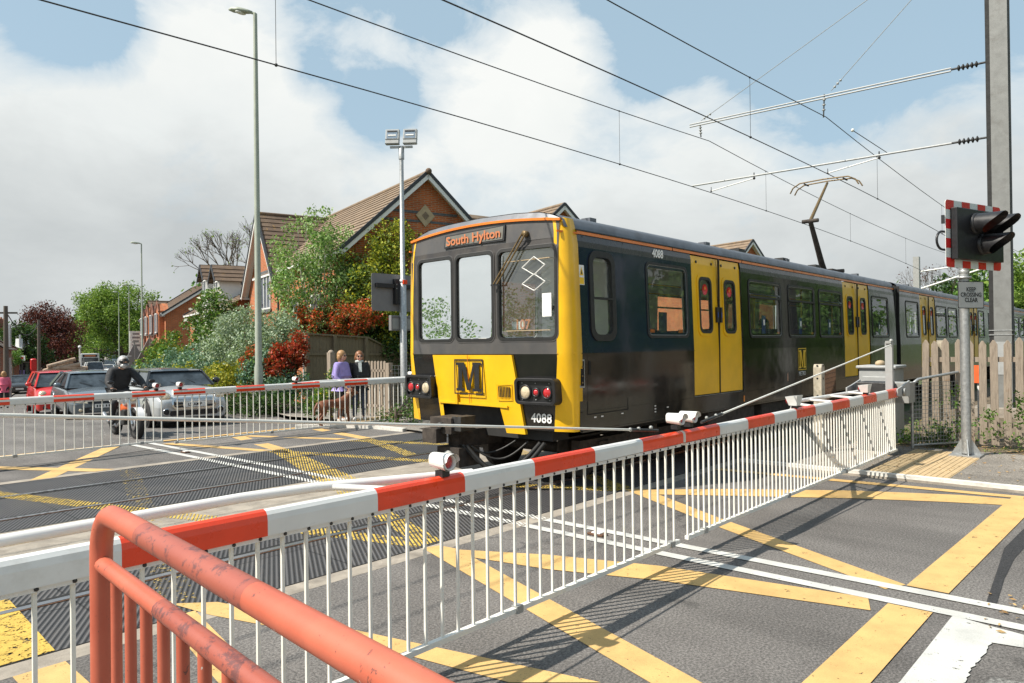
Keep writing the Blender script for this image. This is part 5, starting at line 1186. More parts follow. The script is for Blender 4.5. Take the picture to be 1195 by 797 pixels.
for k, (px, py, qx, qy) in enumerate(((962, 110, 961, 137), (817, 145, 818, 160))):
    m = MB(); a = onX(px, py, MX); b = onX(qx, qy, MX); m.tube([a, b], .018, 'steel_dark', 6)
    for z in range(3): m.lathe([(.02, 0), (.05, .02), (.02, .05)], a + (b - a) * (.2 + .22 * z), 'galv_dull', (b - a), 8)
    m.build('insulator', t)
for (px, py, qx, qy) in ((1026, 184, 966, 202), (880, 208, 830, 223)):
    m = MB(); a = onX(px, py, MX); b = onX(qx, qy, MX); m.tube([a, b], .016, 'barrier_white', 6); m.tube([a, a + Vector((0, 0, .16))], .016, 'steel_dark', 6); m.ball(a, .04, 'steel_dark', 8, 6); m.ball(b, .03, 'steel_dark', 8, 6); m.tube([b, b + Vector((.0, 0, .12))], .01, 'steel_dark', 5); m.build('registration_arm', t)
stp = onX(1155, -104, MX)
for px, py in ((970, 106), (818, 141)):
    m = MB(); a = onX(px, py, MX); m.tube([a, stp], .009, 'galv_dull', 5); d = (stp - a).normalized()
    for k in range(3): m.lathe([(.02, 0), (.04, .02), (.02, .05)], a + d * (.1 + .1 * k), 'galv_dull', d, 8)
    m.build('stay_wire', t)
def overhead(label, Yt, zs, sup=MX, droppers=()):
    t = thing('overhead_line', label, 'overhead line', (sup, Yt, 6.2)); con = lambda x: 6.26 - .0009 * min(25, abs(sup - x)) ** 2
    def mes(x):
        k = ((x - sup) % 50); k = min(k, 50 - k); return zs - .65 + .65 * ((25 - k) / 25) ** 2
    xs = list(np.arange(-70, 200, 2.5)); m = MB(); m.tube([(x, Yt, con(x)) for x in xs], .011, 'steel_dark', 5); m.build('contact_wire', t); m = MB(); m.tube([(x, Yt, mes(x)) for x in xs], .011, 'steel_dark', 5); m.build('messenger_wire', t)
    for x in droppers:
        m = MB(); m.tube([(x, Yt, con(x)), (x, Yt, mes(x))], .005, 'steel_dark', 4); m.ball((x, Yt, con(x)), .028, 'steel_dark', 6, 5); m.ball((x, Yt, mes(x)), .022, 'steel_dark', 6, 5); m.build('dropper', t)
    return t
overhead('overhead wires directly above the train roof, touched by the pantograph', 6.6, 7.76, droppers=(-3, 15.2, 24.6, 33.5, 42))
overhead('overhead wires above the empty track between the train and the houses', 9.95, 7.78, droppers=(5.85, 15.2, 24.1, 33.0, 42))
m = MB(); a = onY(995, 152, 6.6); b = onY(1035, 178, 6.6); m.tube([a, b], .012, 'steel_dark', 5); m.ball(a, .05, 'bar_white', 8, 6); tag(m.build('section_insulator'), 'short slanting wire with a small pale insulator near the lower white arm', 'insulator')
# a further mast down the line
q = onY(1070, 335, 12.3); t = thing('catenary_mast', 'thin distant mast standing beyond the train roof beside a bare tree', 'mast', (q.x, 12.3, 0)); m = MB(); ht = onY(1070, 300, 12.3).z; m.box(q.x - .18, q.x + .18, 12.12, 12.48, 0, ht, 'galv_dull'); m.build('column', t)
m = MB(); a = Vector((q.x, 12.3, 5.2)); m.tube([a, (q.x, 6.7, 6.9)], .06, 'barrier_white', 6); m.tube([(q.x, 12.3, 6.4), (q.x, 6.7, 6.9)], .05, 'barrier_white', 6); m.build('cantilever_arm', t)

# ================================================================== LINESIDE CABINET, POSTS, FENCES
c0 = G(1003, 511, .06); t = thing('equipment_cabinet', 'pale grey steel lineside cabinet marked XO beside the barrier pivot', 'cabinet', (13.9, 4.0, 0)); 
cX = 13.6; yL = onX(1003, 480, cX).y; yR = onX(1044, 480, cX).y; ztop = onX(1020, 428, cX).z; cXr = cX + .62
m = MB(); m.box(cX, cXr, yR, yL, .02, ztop - .03, 'machine_grey'); m.box(cX - .04, cXr + .04, yR - .04, yL + .04, ztop - .03, ztop + .02, 'machine_grey'); m.build('housing', t, bevel=.012)
m = MB(); m.box(cX - .02, cX - .001, yR + .06, yL - .06, .25, ztop - .17, 'machine_grey'); d_ = m.build('cabinet_door', t, bevel=.006)
text('cabinet_text', 'XO', .20, 'steel_dark', frame_mtx((cX - .022, (yL + yR) / 2 - .12, ztop - .36), (0, -1, .05), (0, 0, 1)), d_, .001, bold=.003)
m = MB(); m.box(cX - .026, cX - .021, yR + .08, yR + .3, ztop - .34, ztop - .25, 'sticker_white'); m.build('door_label', d_)
m = MB(); m.box(cX - .05, cX - .02, yL - .13, yL - .1, .9, 1.05, 'steel_dark'); m.build('door_handle', d_)
m = MB(); m.ball((cX + .25, (yL + yR) / 2, ztop + .05), .10, 'stone_pale', 10, 6, (1.4, .8, .6)); m.build('top_fitting', t); cxl = cX
pq = G(957, 527, .06); t = thing('concrete_post', 'weathered concrete fence post with holes, standing between the barrier skirt and the train', 'post', (pq.x, pq.y, 0)); ph_ = onX(959, 425, pq.x).z
m = MB(); m.prism([(-.075, 0), (.075, 0), (.075, ph_ - .05), (.045, ph_), (-.045, ph_), (-.075, ph_ - .05)], lambda u, v, d: Vector((pq.x + u, pq.y + d, v)), -.065, .065, 'concrete_post')
pp = m.build('post', t, bevel=.01); m = MB()
for z in (.35, .65, .95, 1.22, 1.42): m.lathe([(0, .001), (.016, .001), (.016, 0)], (pq.x - .076, pq.y, z), 'dark_gap', (-1, 0, 0), 8); m.lathe([(0, .001), (.018, .001), (.018, 0)], (pq.x, pq.y - .066, z), 'dark_gap', (0, -1, 0), 8)
m.build('bolt_holes', t)
def mesh_panel(mb, p0, p1, z0, z1, step, r, mat):
    p0 = Vector(p0); p1 = Vector(p1); L = (p1 - p0).length; n = max(1, int(L / step))
    for i in range(n + 1):
        p = p0 + (p1 - p0) * (i / n); mb.bar((p.x, p.y, z0), (p.x, p.y, z1), r, r, mat, (0, 1, 0))
    k = int((z1 - z0) / step)
    for j in range(k + 1): z = z0 + (z1 - z0) * j / k; mb.bar((p0.x, p0.y, z), (p1.x, p1.y, z), r, r, mat)
t = thing('wire_fence', 'rusty square wire mesh fence between the concrete post and the grey cabinet', 'fence', (pq.x, pq.y, 0)); m = MB(); mesh_panel(m, (pq.x, pq.y + .03, 0), (cxl + .1, pq.y + .35, 0), .08, 1.33, .075, .006, 'rail_rust'); m.build('wire_mesh', t)
# hooped galvanised panel
t = thing('mesh_panel', 'small galvanised hoop frame filled with wire mesh leaning at the picket fence end', 'fence panel', (13.2, 3.3, 0))
h0 = G(1065, 524, .06); h1 = G(1087, 522, .06); zt_ = onX(1070, 443, h0.x).z; hx0, hy0 = h0.x, h0.y; d_ = Vector((.9, -.55, 0)).normalized(); Lh = .95
m = MB(); P_ = lambda s, z: Vector((hx0, hy0, 0)) + d_ * s + Z * z
m.tube([P_(0, .02), P_(0, zt_ - .18), P_(.03, zt_ - .06), P_(.13, zt_), P_(Lh, zt_ + .10)], .024, 'galvanised', 10); m.tube([P_(0, .12), P_(Lh, .12)], .018, 'galvanised', 8); m.build('hoop_frame', t)
m = MB(); mesh_panel(m, P_(.02, 0), P_(Lh, 0), .12, zt_ - .05, .06, .006, 'galv_dull'); m.build('wire_mesh', t)
# picket fence
t = thing('picket_fence', 'weathered pale timber picket fence with pointed tops behind the signal post', 'fence', (13.9, 2.0, 0)); m = MB()
fa = Vector((13.72, 3.0, 0)); fb = Vector((14.05, 1.55, 0)); fd = (fb - fa).normalized(); nn = Vector((-fd.y, fd.x, 0)); nn = nn if nn.x < 0 else -nn
for i in range(-0, 34):
    s = i * .165 + .0; h = 1.80 + rng.uniform(-.02, .03) - (.0 if i % 5 else .015); o = fa + fd * s; lean = rng.normal(0, .008); w2 = .049 + rng.uniform(-.004, .005)
    fn = lambda u, v, d: o + fd * (u + lean * v) + Z * v + nn * d
    m.prism([(-w2, .10), (w2, .09), (w2, h - .07), (.012, h), (-.012, h), (-w2, h - .07)], fn, -.003 + rng.uniform(-.003, .003), .021, 'picket_wood')
m.build('pickets', t, bevel=.004)
m = MB()
for z in (.42, 1.48): m.bar(fa - nn * .03 + Z * z, fa + fd * 5.6 - nn * .03 + Z * z, .05, .08, 'picket_wood')
m.build('fence_rail', t)
for s in (.25, 2.2, 4.2):
    m = MB(); o = fa + fd * s - nn * .11; m.bar(o, o + Z * (1.80 if s < 1 else 1.72), .11, .10, 'concrete_post' if s < 1 else 'picket_wood', (0, 1, 0)); m.build('fence_post', t)
t = thing('barrier_board', 'bright orange and white work board propped behind the picket fence', 'board', (14.4, 2.2, 0)); m = MB(); a = onX(1116, 426, 14.4); b = onX(1145, 447, 14.4)
m.box(14.38, 14.41, b.y, a.y, b.z, a.z, 'orange_net'); m.build('board', t); m = MB(); m.box(14.415, 14.44, a.y - .06, a.y - .01, .05, a.z - .05, 'sticker_white'); m.box(14.415, 14.44, b.y + .01, b.y + .06, .05, a.z - .05, 'sticker_white'); m.build('leg', t)

# ---- far side: timber panel fence, pickets, posts
t = thing('timber_fence', 'tall dark weathered board fence whose top slopes down towards the train', 'fence', (13.3, 20.9, 0)); m = MB()
xs = np.arange(13.27, 18.4, .13)
def ftop(x): return 2.22 - .05 * (x - 13.27) if x < 15.65 else 2.1 - (x - 15.65) * .42
for x in xs: m.box(x, x + .125, 20.9, 20.925 + rng.uniform(0, .006), -.45, ftop(x), 'fence_old')
m.build('boards', t); m = MB(); m.bar((13.2, 20.86, 2.26), (15.7, 20.86, 2.14), .10, .05, 'fence_old'); m.bar((15.7, 20.86, 2.14), (18.4, 20.86, 1.0), .10, .05, 'fence_old')
for z in (1.6, .7): m.bar((13.2, 20.87, z), (18.0, 20.87, z - .1), .05, .09, 'fence_old')
m.build('fence_rail', t)
for x in (13.25, 14.32, 15.62, 17.2): m = MB(); m.box(x - .06, x + .06, 20.78, 20.88, -.45, ftop(x) + .05, 'fence_old'); m.build('fence_post', t)
t = thing('picket_fence', 'low grey picket fence behind the two women', 'fence', (12.4, 16.5, 0)); m = MB(); a = G(428, 486, 0); b = G(449, 488, 0); dd = (b - a); dd.z = 0; dn = dd.normalized(); k = int(dd.length / .13) + 2
zt_ = onX(440, 421, (a.x + b.x) / 2).z
for i in range(k):
    o = a + dn * i * .13; m.prism([(-.04, -.1), (.04, -.1), (.04, zt_ - .03), (0, zt_), (-.04, zt_ - .03)], lambda u, v, d: o + dn * u + Z * v + Vector((dn.y, -dn.x, 0)) * d, 0, .02, 'picket_wood')
m.build('pickets', t); m = MB()
for z in (.3, zt_ - .25): m.bar(a - dn * .1 + Z * z, b + dn * .3 + Z * z, .04, .06, 'picket_wood')
m.build('fence_rail', t); m = MB(); o = b + dn * .2; m.bar(o - Z * .1, o + Z * (zt_ - .05), .13, .12, 'picket_wood', (0, 1, 0)); m.build('fence_post', t)
e = b + dn * .28; t = thing('wire_fence', 'low galvanised mesh fence between the grey pickets and the floodlight column', 'fence', e); m = MB(); mesh_panel(m, e, e + Vector((1.5, -.6, 0)), 0.02, zt_ - .12, .09, .01, 'galv_dull'); m.build('wire_mesh', t)
q = G(387, 482, 0); t = thing('concrete_post', 'tall weathered post at the head of the sloping wire fence beside the lilac jacket', 'post', (q.x, q.y, 0)); zt_ = onY(386, 410, q.y).z; m = MB(); m.box(q.x - .08, q.x + .08, q.y - .08, q.y + .08, -.1, zt_ - .03, 'picket_wood'); m.ball((q.x, q.y, zt_ - .05), .09, 'picket_wood', 10, 6); m.build('post', t)
m = MB(); m.bar((q.x, q.y, zt_ - .3), (q.x + 1.0, q.y - .6, .75), .05, .08, 'picket_wood'); m.build('brace', t)
m = MB(); mesh_panel(m, (q.x + .08, q.y, 0), (q.x + 1.0, q.y - .6, 0), .05, .8, .08, .01, 'rail_rust'); m.build('wire_mesh', t)

# ================================================================== LAMP POSTS, POLES, SIGNS
def lamp_post(label, base, top_px_depth, hgt, arm, back=None, rad=(.105, .07, .045)):
    x, y = base; z0 = hz(x, y); t = thing('street_lamp', label, 'street lamp', (x, y, z0), 0, 'street lamps along the road'); m = MB()
    m.tube([(x, y, z0), (x, y, z0 + 1.35), (x, y, z0 + 1.45), (x, y, z0 + hgt)], [rad[0], rad[0], rad[1], rad[2]], 'lamp_green', 12); m.build('column', t)
    a = Vector(arm).normalized(); q = Vector((x, y, z0 + hgt)); m = MB()
    m.tube([q, q + a * .15 + Z * .02], .04, 'lamp_green', 8)
    sd_ = Vector((-a.y, a.x, 0)); fn = lambda u, w, zz: q + a * u + sd_ * w + Z * zz
    st = [(.08, .05, .03, -.03), (.2, .09, .07, -.05), (.45, .13, .11, -.06), (.65, .11, .09, -.05), (.76, .03, .03, -.02)]; vs = []; n = 8
    for u, w, zu, zd in st:
        for j in range(n): a_ = 2 * math.pi * j / n; vs.append(fn(u, w * math.cos(a_), .03 + (zu if math.sin(a_) > 0 else -zd) * math.sin(a_)))
    m.add(vs, [(i * n + j, i * n + (j + 1) % n, (i + 1) * n + (j + 1) % n, (i + 1) * n + j) for i in range(len(st) - 1) for j in range(n)] + [tuple(range(n)), tuple(range(n * 4, n * 5))], 'lamp_green', True)
    hd = m.build('lamp_head', t); m = MB(); m.ball(fn(.42, 0, -.02), .11, 'sticker_white', 10, 6, (1.5, .8, .35)); m.build('lens', hd); return t
lamp_post('tall pale green street lamp standing beside the silver hedge', (10.70, 19.3), None, 11.5, ray(262, 10) - ray(300, 14), rad=(.12, .095, .055))
lamp_post('street lamp second along the road, in front of the round green tree', (22.6, 58), None, 11.3, (-1, .3, 0))
for px, hp, d_, lb in ((151, 333, 88, 'street lamp third along the road with its head just clear of the tree crown'), (139, 341, 104, 'street lamp farthest along the road, slimmest against the tree crown')):
    p = atd(px, 408, d_); lamp_post(lb, (p.x, p.y), None, atd(px, hp, d_).z - hz(p.x, p.y), (-1, .3, 0))
def util_pole(label, px, depth, top, arms=True):
    p = atd(px, 408, depth); z0 = hz(p.x, p.y); zt_ = atd(px, top, depth).z; t = thing('utility_pole', label, 'utility pole', (p.x, p.y, z0), 0, 'wooden poles on the shaded side of the street'); m = MB(); m.tube([(p.x, p.y, z0), (p.x, p.y, zt_)], [.16, .11], 'pole_wood', 8); m.build('pole', t)
    if arms: m = MB(); m.bar((p.x - .5, p.y + .3, zt_ - .4), (p.x + .5, p.y - .3, zt_ - .4), .08, .1, 'pole_wood'); m.build('crossarm', t)
    return Vector((p.x, p.y, zt_ - .3))
u1 = util_pole('dark wooden pole in front of the red brick terrace end', 7, 42, 357); u2 = util_pole('dark wooden pole in front of the copper beech', 45.5, 62, 373, False); u3 = util_pole('dark wooden pole at the edge of the copper beech shade', 76, 85, 378, False); u4 = util_pole('slim dark pole before the dense tree beyond the bus', 95, 110, 382, False); u5 = util_pole('slim dark pole against the trunk of the broad tree', 113, 130, 384, False)
for i, (a, b, lb) in enumerate(((u1, u2, 'sagging black service cable from the terrace pole to the beech'), (u2, u3, 'sagging black service cable crossing the copper beech'), (u3, u4, 'sagging black service cable beyond the copper beech'))):
    m = MB(); m.tube([a + (b - a) * (k / 12) - Z * (1.2 * math.sin(math.pi * k / 12)) for k in range(13)], .03, 'black_matt', 4); tag(m.build('overhead_cable'), lb, 'cable')
def tri_sign(label, px, py, depth, back='sign_grey'):
    c = atd(px, py, depth); z0 = hz(c.x, c.y); t = thing('warning_sign', label, 'road sign', (c.x, c.y, z0)); s = 1.05
    w = Vector((.35, -.94, 0)).cross(Z).normalized(); fn = lambda u, v, d: c + w * u + Z * v + Vector((-w.y, w.x, 0)) * d
    m = MB(); m.prism([(-s, -.8), (s, -.8), (s, -.6), (.1, .9), (-.1, .9), (-s, -.6)], fn, 0, .02, back); m.build('sign_plate', t); m = MB(); m.tube([(c.x, c.y, z0), (c.x, c.y, c.z + 1.1)], .05, 'galv_dull', 8); m.bar(fn(-.3, 1.1, 0), fn(.3, 1.1, 0), .15, .08, 'galv_dull'); m.build('post', t); return c, fn, t
c, fn, t = tri_sign('grey triangular sign back on a post, the one carrying a small red-edged notice', 174.5, 412, 45); m = MB(); m.prism([(-.35, -1.65), (.3, -1.65), (.3, -1.0), (-.35, -1.0)], fn, -.06, -.03, 'white_sign'); m.prism([(-.25, -1.12), (.2, -1.12), (.2, -1.06), (-.25, -1.06)], fn, -.07, -.06, 'sign_red'); m.build('notice', t)
tri_sign('grey triangular sign back on a post nearer the tree trunk', 157, 417, 52)
c = atd(158.5, 398, 70); t = thing('hanging_sign', 'narrow upright white sign board standing before the brick building', 'sign', (c.x, c.y, hz(c.x, c.y))); m = MB(); m.box(c.x - .55, c.x + .55, c.y - .05, c.y + .05, c.z - 1.0, c.z + .95, 'white_sign'); sg = m.build('board', t)
m = MB()
for z, w in ((.6, .3), (.25, .35), (-.1, .25), (-.5, .35)): m.box(c.x - w, c.x + w, c.y - .07, c.y - .05, c.z + z, c.z + z + .18, 'sign_grey')
m.build('dark_marks', sg); m = MB(); m.tube([(c.x, c.y + .1, hz(c.x, c.y)), (c.x, c.y + .1, c.z)], .06, 'galv_dull', 6); m.build('post', t)
c = atd(93, 405, 75); t = thing('globe_lamp', 'small white globe beacon on a short post beside the queue', 'beacon', (c.x, c.y, hz(c.x, c.y))); m = MB(); m.tube([(c.x, c.y, hz(c.x, c.y)), (c.x, c.y, c.z)], .07, 'bar_white', 8); m.build('post', t); m = MB(); m.ball(c, .17, 'sticker_white', 10, 8); m.build('globe', t)
# red pillar, shelter
c = atd(39, 427, 45); z0 = hz(c.x, c.y); t = thing('red_bin', 'bright red upright box on a dark stand by the shelter', 'post box', (c.x, c.y, z0)); m = MB(); m.tube([(c.x, c.y, z0), (c.x, c.y, c.z - .35)], .12, 'steel_dark', 8); m.build('stand', t); m = MB(); m.box(c.x - .15, c.x + .15, c.y - .12, c.y + .12, c.z - .35, c.z + .38, 'post_red'); m.lathe([(.18, 0), (.14, .06), (0, .08)], (c.x, c.y, c.z + .38), 'post_red', n=10); m.build('box', t, bevel=.03)
c = atd(21, 440, 62); z0 = hz(c.x, c.y); zt_ = atd(23, 423, 62).z; t = thing('bus_shelter', 'dark framed bus shelter with a flat roof and a coloured poster', 'bus shelter', (c.x, c.y, z0)); w = Vector((.75, -.66, 0)); dpt = Vector((-.66, -.75, 0)); m = MB(); m.bar(c - w * .65 + Z * (zt_ - c.z), c + w * .65 + Z * (zt_ - c.z), 1.3, .1, 'steel_dark'); m.build('roof', t)
m = MB()
for s in (-.6, .6):
    for e in (-.5, .5): o = c + w * s + dpt * e; m.bar((o.x, o.y, z0), (o.x, o.y, zt_), .07, .07, 'steel_dark', (0, 1, 0))
m.build('frame', t); m = MB(); o = c - dpt * -.5; fn = lambda u, v, d: Vector((c.x, c.y, z0)) + w * u - dpt * (.5 + d) + Z * v
m.prism([(-.58, .3), (.58, .3), (.58, zt_ - z0 - .1), (-.58, zt_ - z0 - .1)], fn, 0, .01, 'car_glass'); m.build('back_panel', t); m = MB(); m.prism([(-.5, .6), (.3, .6), (.3, 1.7), (-.5, 1.7)], fn, -.05, -.03, 'lilac'); m.prism([(-.3, .75), (.1, .75), (.1, 1.1), (-.3, 1.1)], fn, -.06, -.05, 'brand_yellow'); m.build('poster', t)
c = atd(26, 418, 60); m = MB(); fn = lambda u, v, d: c + w * u + Z * v + dpt * d; t = thing('square_sign', 'small white square sign on a dark pole above the shelter roof', 'sign', (c.x, c.y, hz(c.x, c.y))); m.prism(rrect(-.22, .22, -.22, .22, .05, 3), fn, 0, .02, 'sticker_white'); m.build('sign_plate', t); m = MB(); m.prism([(-.1, -.1), (.1, -.1), (.1, .1), (-.1, .1)], fn, .02, .03, 'sign_red'); m.build('mark', t); m = MB(); m.tube([(c.x - .02, c.y + .04, hz(c.x, c.y)), (c.x - .02, c.y + .04, c.z + .2)], .04, 'steel_dark', 6); m.build('post', t)
# ================================================================== VEHICLES
def loftm(mb, rows, mat, smooth=True, cap=True, matfn=None):
    n = len(rows[0]); vs = [p for r in rows for p in r]
    for i in range(len(rows) - 1):
        for j in range(n - 1):
            mt = matfn(i, j) if matfn else mat
            mb.add([vs[i * n + j], vs[i * n + j + 1], vs[(i + 1) * n + j + 1], vs[(i + 1) * n + j]], [(0, 1, 2, 3)], mt, smooth)
def weld(o, d=.002):
    import bmesh
    bm = bmesh.new(); bm.from_mesh(o.data); bmesh.ops.remove_doubles(bm, verts=bm.verts, dist=d); bmesh.ops.recalc_face_normals(bm, faces=bm.faces); bm.to_mesh(o.data); bm.free()
def car(name, label, cat, pos, head, L=4.2, W=1.8, H=1.45, paint='car_silver', roof=None, hood=.95, bonnet=1.05, wsx=.3, rear=.15, wr=.31, face='plain', group='traffic queueing on the street beyond the barrier', detail=1, estate=True, van=False):
    """local +Y is forward; pos = middle of the front axle line on the road; head = direction the car faces"""
    z0 = hz(pos[0], pos[1]); rz = math.atan2(-head[0], head[1]); t = thing(name, label, cat, (pos[0], pos[1], z0), rz, group)
    def LBB(): return LB()
    hw = W / 2; fo = .80; y1 = fo; y0 = fo - L; belt = hood; bm_ = LBB()
    # lower body: cross sections along the length, each from sill over shoulder to the centre line
    def sec(y, w, zt, zb, zc): return [Vector((-w * .90, y, zb)), Vector((-w * .985, y, zb + .10)), Vector((-w, y, zb + .3)), Vector((-w, y, (zb + zt) * .55)), Vector((-w * .95, y, zt - .05)), Vector((-w * .84, y, zt)), Vector((-w * .4, y, zc)), Vector((0, y, zc + .005)), Vector((w * .4, y, zc)), Vector((w * .84, y, zt)), Vector((w * .95, y, zt - .05)), Vector((w, y, (zb + zt) * .55)), Vector((w, y, zb + .3)), Vector((w * .985, y, zb + .10)), Vector((w * .90, y, zb))]
    zf = hood - .22 if not van else hood - .12
    rows = [sec(y1, hw * .72, zf - .10, .26, zf - .08), sec(y1 - .04, hw * .86, zf - .03, .20, zf), sec(y1 - .16, hw * .95, zf + .05, .18, zf + .09), sec(y1 - .5, hw * .99, hood - .07, .18, hood - .03), sec(y1 - bonnet, hw, hood + .0, .19, hood + .05), sec((y0 + y1) / 2, hw, belt + .02, .19, belt + .06), sec(y0 + .6, hw * .99, belt + .04, .20, belt + .08), sec(y0 + .12, hw * .95, belt + .02, .24, belt + .06), sec(y0, hw * .82, belt - .08, .30, belt - .05)]
    loftm(bm_, rows, paint); bm_.add(rows[0], [tuple(range(15))], paint, True); bm_.add(rows[-1], [tuple(range(15))[::-1]], paint, True)
    bo = bm_.build('body', t); weld(bo); s_ = bo.modifiers.new('smooth', 'SUBSURF'); s_.levels = s_.render_levels = 2 if detail else 1
    # greenhouse
    ya, yb, yc, yd = y1 - bonnet + .02, y1 - bonnet - .62 + wsx * .3, y0 + .35 + rear, y0 + .12
    wb, wt = hw * .90, hw * .70; g = LBB(); zb = belt + .03; zt = H - .06
    def gs_(y, w, z): return [Vector((-w, y, z)), Vector((-w * .5, y + .03 * (1 if y > 0 else -1), z)), Vector((w * .5, y + .03 * (1 if y > 0 else -1), z)), Vector((w, y, z))]
    A, Bq, Cq, Dq = (-wb, ya, zb), (-wt, yb, zt), (-wt, yc, zt), (-wb, yd, zb)
    m_ = lambda p: (-p[0], p[1], p[2])
    g.add([A, Bq, m_(Bq), m_(A)], [(0, 1, 2, 3)], 'car_glass'); g.add([Dq, Cq, m_(Cq), m_(Dq)], [(0, 1, 2, 3)], 'car_glass' if not van else paint)
    for f in (lambda p: p, m_): g.add([f(A), f(Bq), f(Cq), f(Dq)], [(0, 1, 2, 3)], 'car_glass' if not van else paint)
    g.build('glass', t)
    rf = LBB(); rp = roof or paint; e = .03
    rv = [[Vector((-wt - .02, y, zt - .015)), Vector((-wt * .92, y, zt + .035 * k)), Vector((-wt * .5, y, zt + .06 * k)), Vector((0, y, zt + .07 * k)), Vector((wt * .5, y, zt + .06 * k)), Vector((wt * .92, y, zt + .035 * k)), Vector((wt + .02, y, zt - .015))] for y, k in ((yb + .06, .1), (yb - .08, .8), ((yb + yc) / 2, 1), (yc + .1, .8), (yc - .06, .1))]
    loftm(rf, rv, rp)
    for f in (lambda p: Vector(p), lambda p: Vector(m_(p))):
        rf.bar(f(A) + Vector((0, .01, 0)), f(Bq) + Vector((0, .01, 0)), .055, .05, rp if roof is None else 'car_black'); rf.bar(f(Dq), f(Cq), .10, .09, paint if roof is None else 'car_black')
        mid = (yb + yc) / 2 + .1
        rf.bar(f((-wb - .0, mid, zb)), f((-wt - .0, mid, zt)), .06, .03, 'car_black', (0, 1, 0)); rf.bar(f(Bq), f(Cq), .04, .05, rp)
    rf.build('roof', t)
    if detail:
        il = LBB(); f1 = (-wb * .8, ya - .1, zb + .02)
        il.tube([(-.36, ya - .05, zb + .06), (-.12, ya - .22, zb + .2)], .008, 'black_plastic', 4); il.tube([(.1, ya - .05, zb + .06), (.42, ya - .2, zb + .16)], .008, 'black_plastic', 4); il.build('wiper', t)
    # wheels
    for yy in (0.0, -(L * .615)):
        for s in (-1, 1):
            x = s * (hw - .10); w = LBB(); n = 20
            w.lathe([(wr * .62, .10), (wr * .9, .11), (wr, .08), (wr, -.09), (wr * .85, -.1)], (x, yy, wr), 'tyre', (s, 0, 0), n)
            wo = w.build('wheel', t)
            w = LBB(); w.lathe([(wr * .64, .095), (wr * .62, .07), (wr * .2, .085), (0, .09)], (x, yy, wr), 'black_matt', (s, 0, 0), n)
            for k in range(5):
                a = k * math.tau / 5; d = Vector((0, math.cos(a), math.sin(a))); o = Vector((x + s * .095, yy, wr)); w.bar(o + d * .02, o + d * wr * .62, .075, .02, 'alloy', (1, 0, 0))
            w.lathe([(wr * .66, .112), (wr * .58, .100)], (x, yy, wr), 'alloy', (s, 0, 0), n); w.build('rim', wo)
            # arch lip and dark well
            ar = LBB(); ar.lathe([(wr * 1.18, .0), (wr * 1.0, .004), (wr * .2, .004)], (s * (hw * .985), yy, wr + .02), 'black_matt', (s, 0, 0), 18)
            ar.lathe([(wr * 1.24, -.01), (wr * 1.22, .012), (wr * 1.14, .006)], (s * (hw * .985), yy, wr + .02), 'black_plastic' if face == 'round' else paint, (s, 0, 0), 18); ar.build('wheel_arch', t)
    # face
    yf = y1 + .012
    def P(x, z, d=0.0):
        return Vector((x, yf - .10 * (abs(x) / hw) ** 3 + d - max(0, (z - zf + .12)) * .6, z))
    fn = lambda u, v, d: P(u, v, d)
    f = LBB()
    if face == 'round':
        f.prism(rrect(-.48, .48, .48, .70, .09), lambda u, v, d: P(u, v, d), -.02, .012, 'black_plastic')
        f.ring(rrect(-.51, .51, .45, .73, .11), rrect(-.47, .47, .49, .69, .085), fn, 0, .03, 'chrome')
        for z in (.55, .62): f.bar(P(-.44, z, .022), P(.44, z, .022), .012, .012, 'chrome')
        f.prism(rrect(-.55, .55, .30, .42, .04), fn, -.02, .01, 'black_plastic'); f.prism(rrect(-hw * .8, hw * .8, .16, .26, .03), fn, -.1, -.01, 'black_plastic')
    else:
        f.prism(rrect(-.42, .42, zf - .18, zf - .03, .04), fn, -.02, .012, 'black_plastic'); f.bar(P(-.40, zf - .10, .02), P(.40, zf - .10, .02), .012, .02, 'chrome')
        f.prism(rrect(-.60, .60, .24, .38, .05), fn, -.02, .01, 'black_plastic')
    f.build('grille', t)
    for s in (-1, 1):
        h = LBB()
        if face == 'round':
            o = P(s * .62, .73, -.03); h.lathe([(.125, .0), (.13, .03), (.115, .045)], o, 'chrome', (s * .25, 1, .25), 18); h.lathe([(.115, .03), (.09, .05), (0, .06)], o, 'lens_clear', (s * .25, 1, .25), 18)
            q = P(s * .62, .40, .0); h.lathe([(.085, .0), (.085, .02), (.07, .025)], q, 'chrome', (0, 1, 0), 14); h.lathe([(.07, .01), (0, .02)], q, 'black_plastic', (0, 1, 0), 14)
        elif face == 'bulb':
            h.ball((s * hw * .70, y1 - .20, zf + .0), .17, 'lens_clear', 12, 8, (.8, .7, .8))
        else:
            h.prism([(s * .44, zf - .16), (s * .76, zf - .12), (s * .80, zf + .0), (s * .46, zf - .04)], fn, -.10, .015, 'lens_clear'); h.lathe([(.05, .02), (.045, .03), (0, .03)], P(s * .56, zf - .10, .0), 'chrome', (0, 1, 0), 12)
            if detail: h.lathe([(.05, .0), (.05, .02), (0, .02)], P(s * .62, .31, .0), 'lens_clear', (0, 1, 0), 10)
        h.build('headlight', t)
        h = LBB(); h.ball((s * (hw + .09), ya - .28, zb + .10), .1, paint if roof is None else 'car_black', 10, 8, (1.0, .6, .75)); h.bar((s * hw * .9, ya - .26, zb + .04), (s * (hw + .05), ya - .28, zb + .07), .04, .04, 'black_plastic'); h.build('wing_mirror', t)
    pz = .50 if face == 'round' else zf - .30
    pb_ = LBB(); pb_.box(-.26, .26, yf + .02, yf + .035, pz, pz + .115, 'plate_white'); pl = pb_.build('number_plate', t)
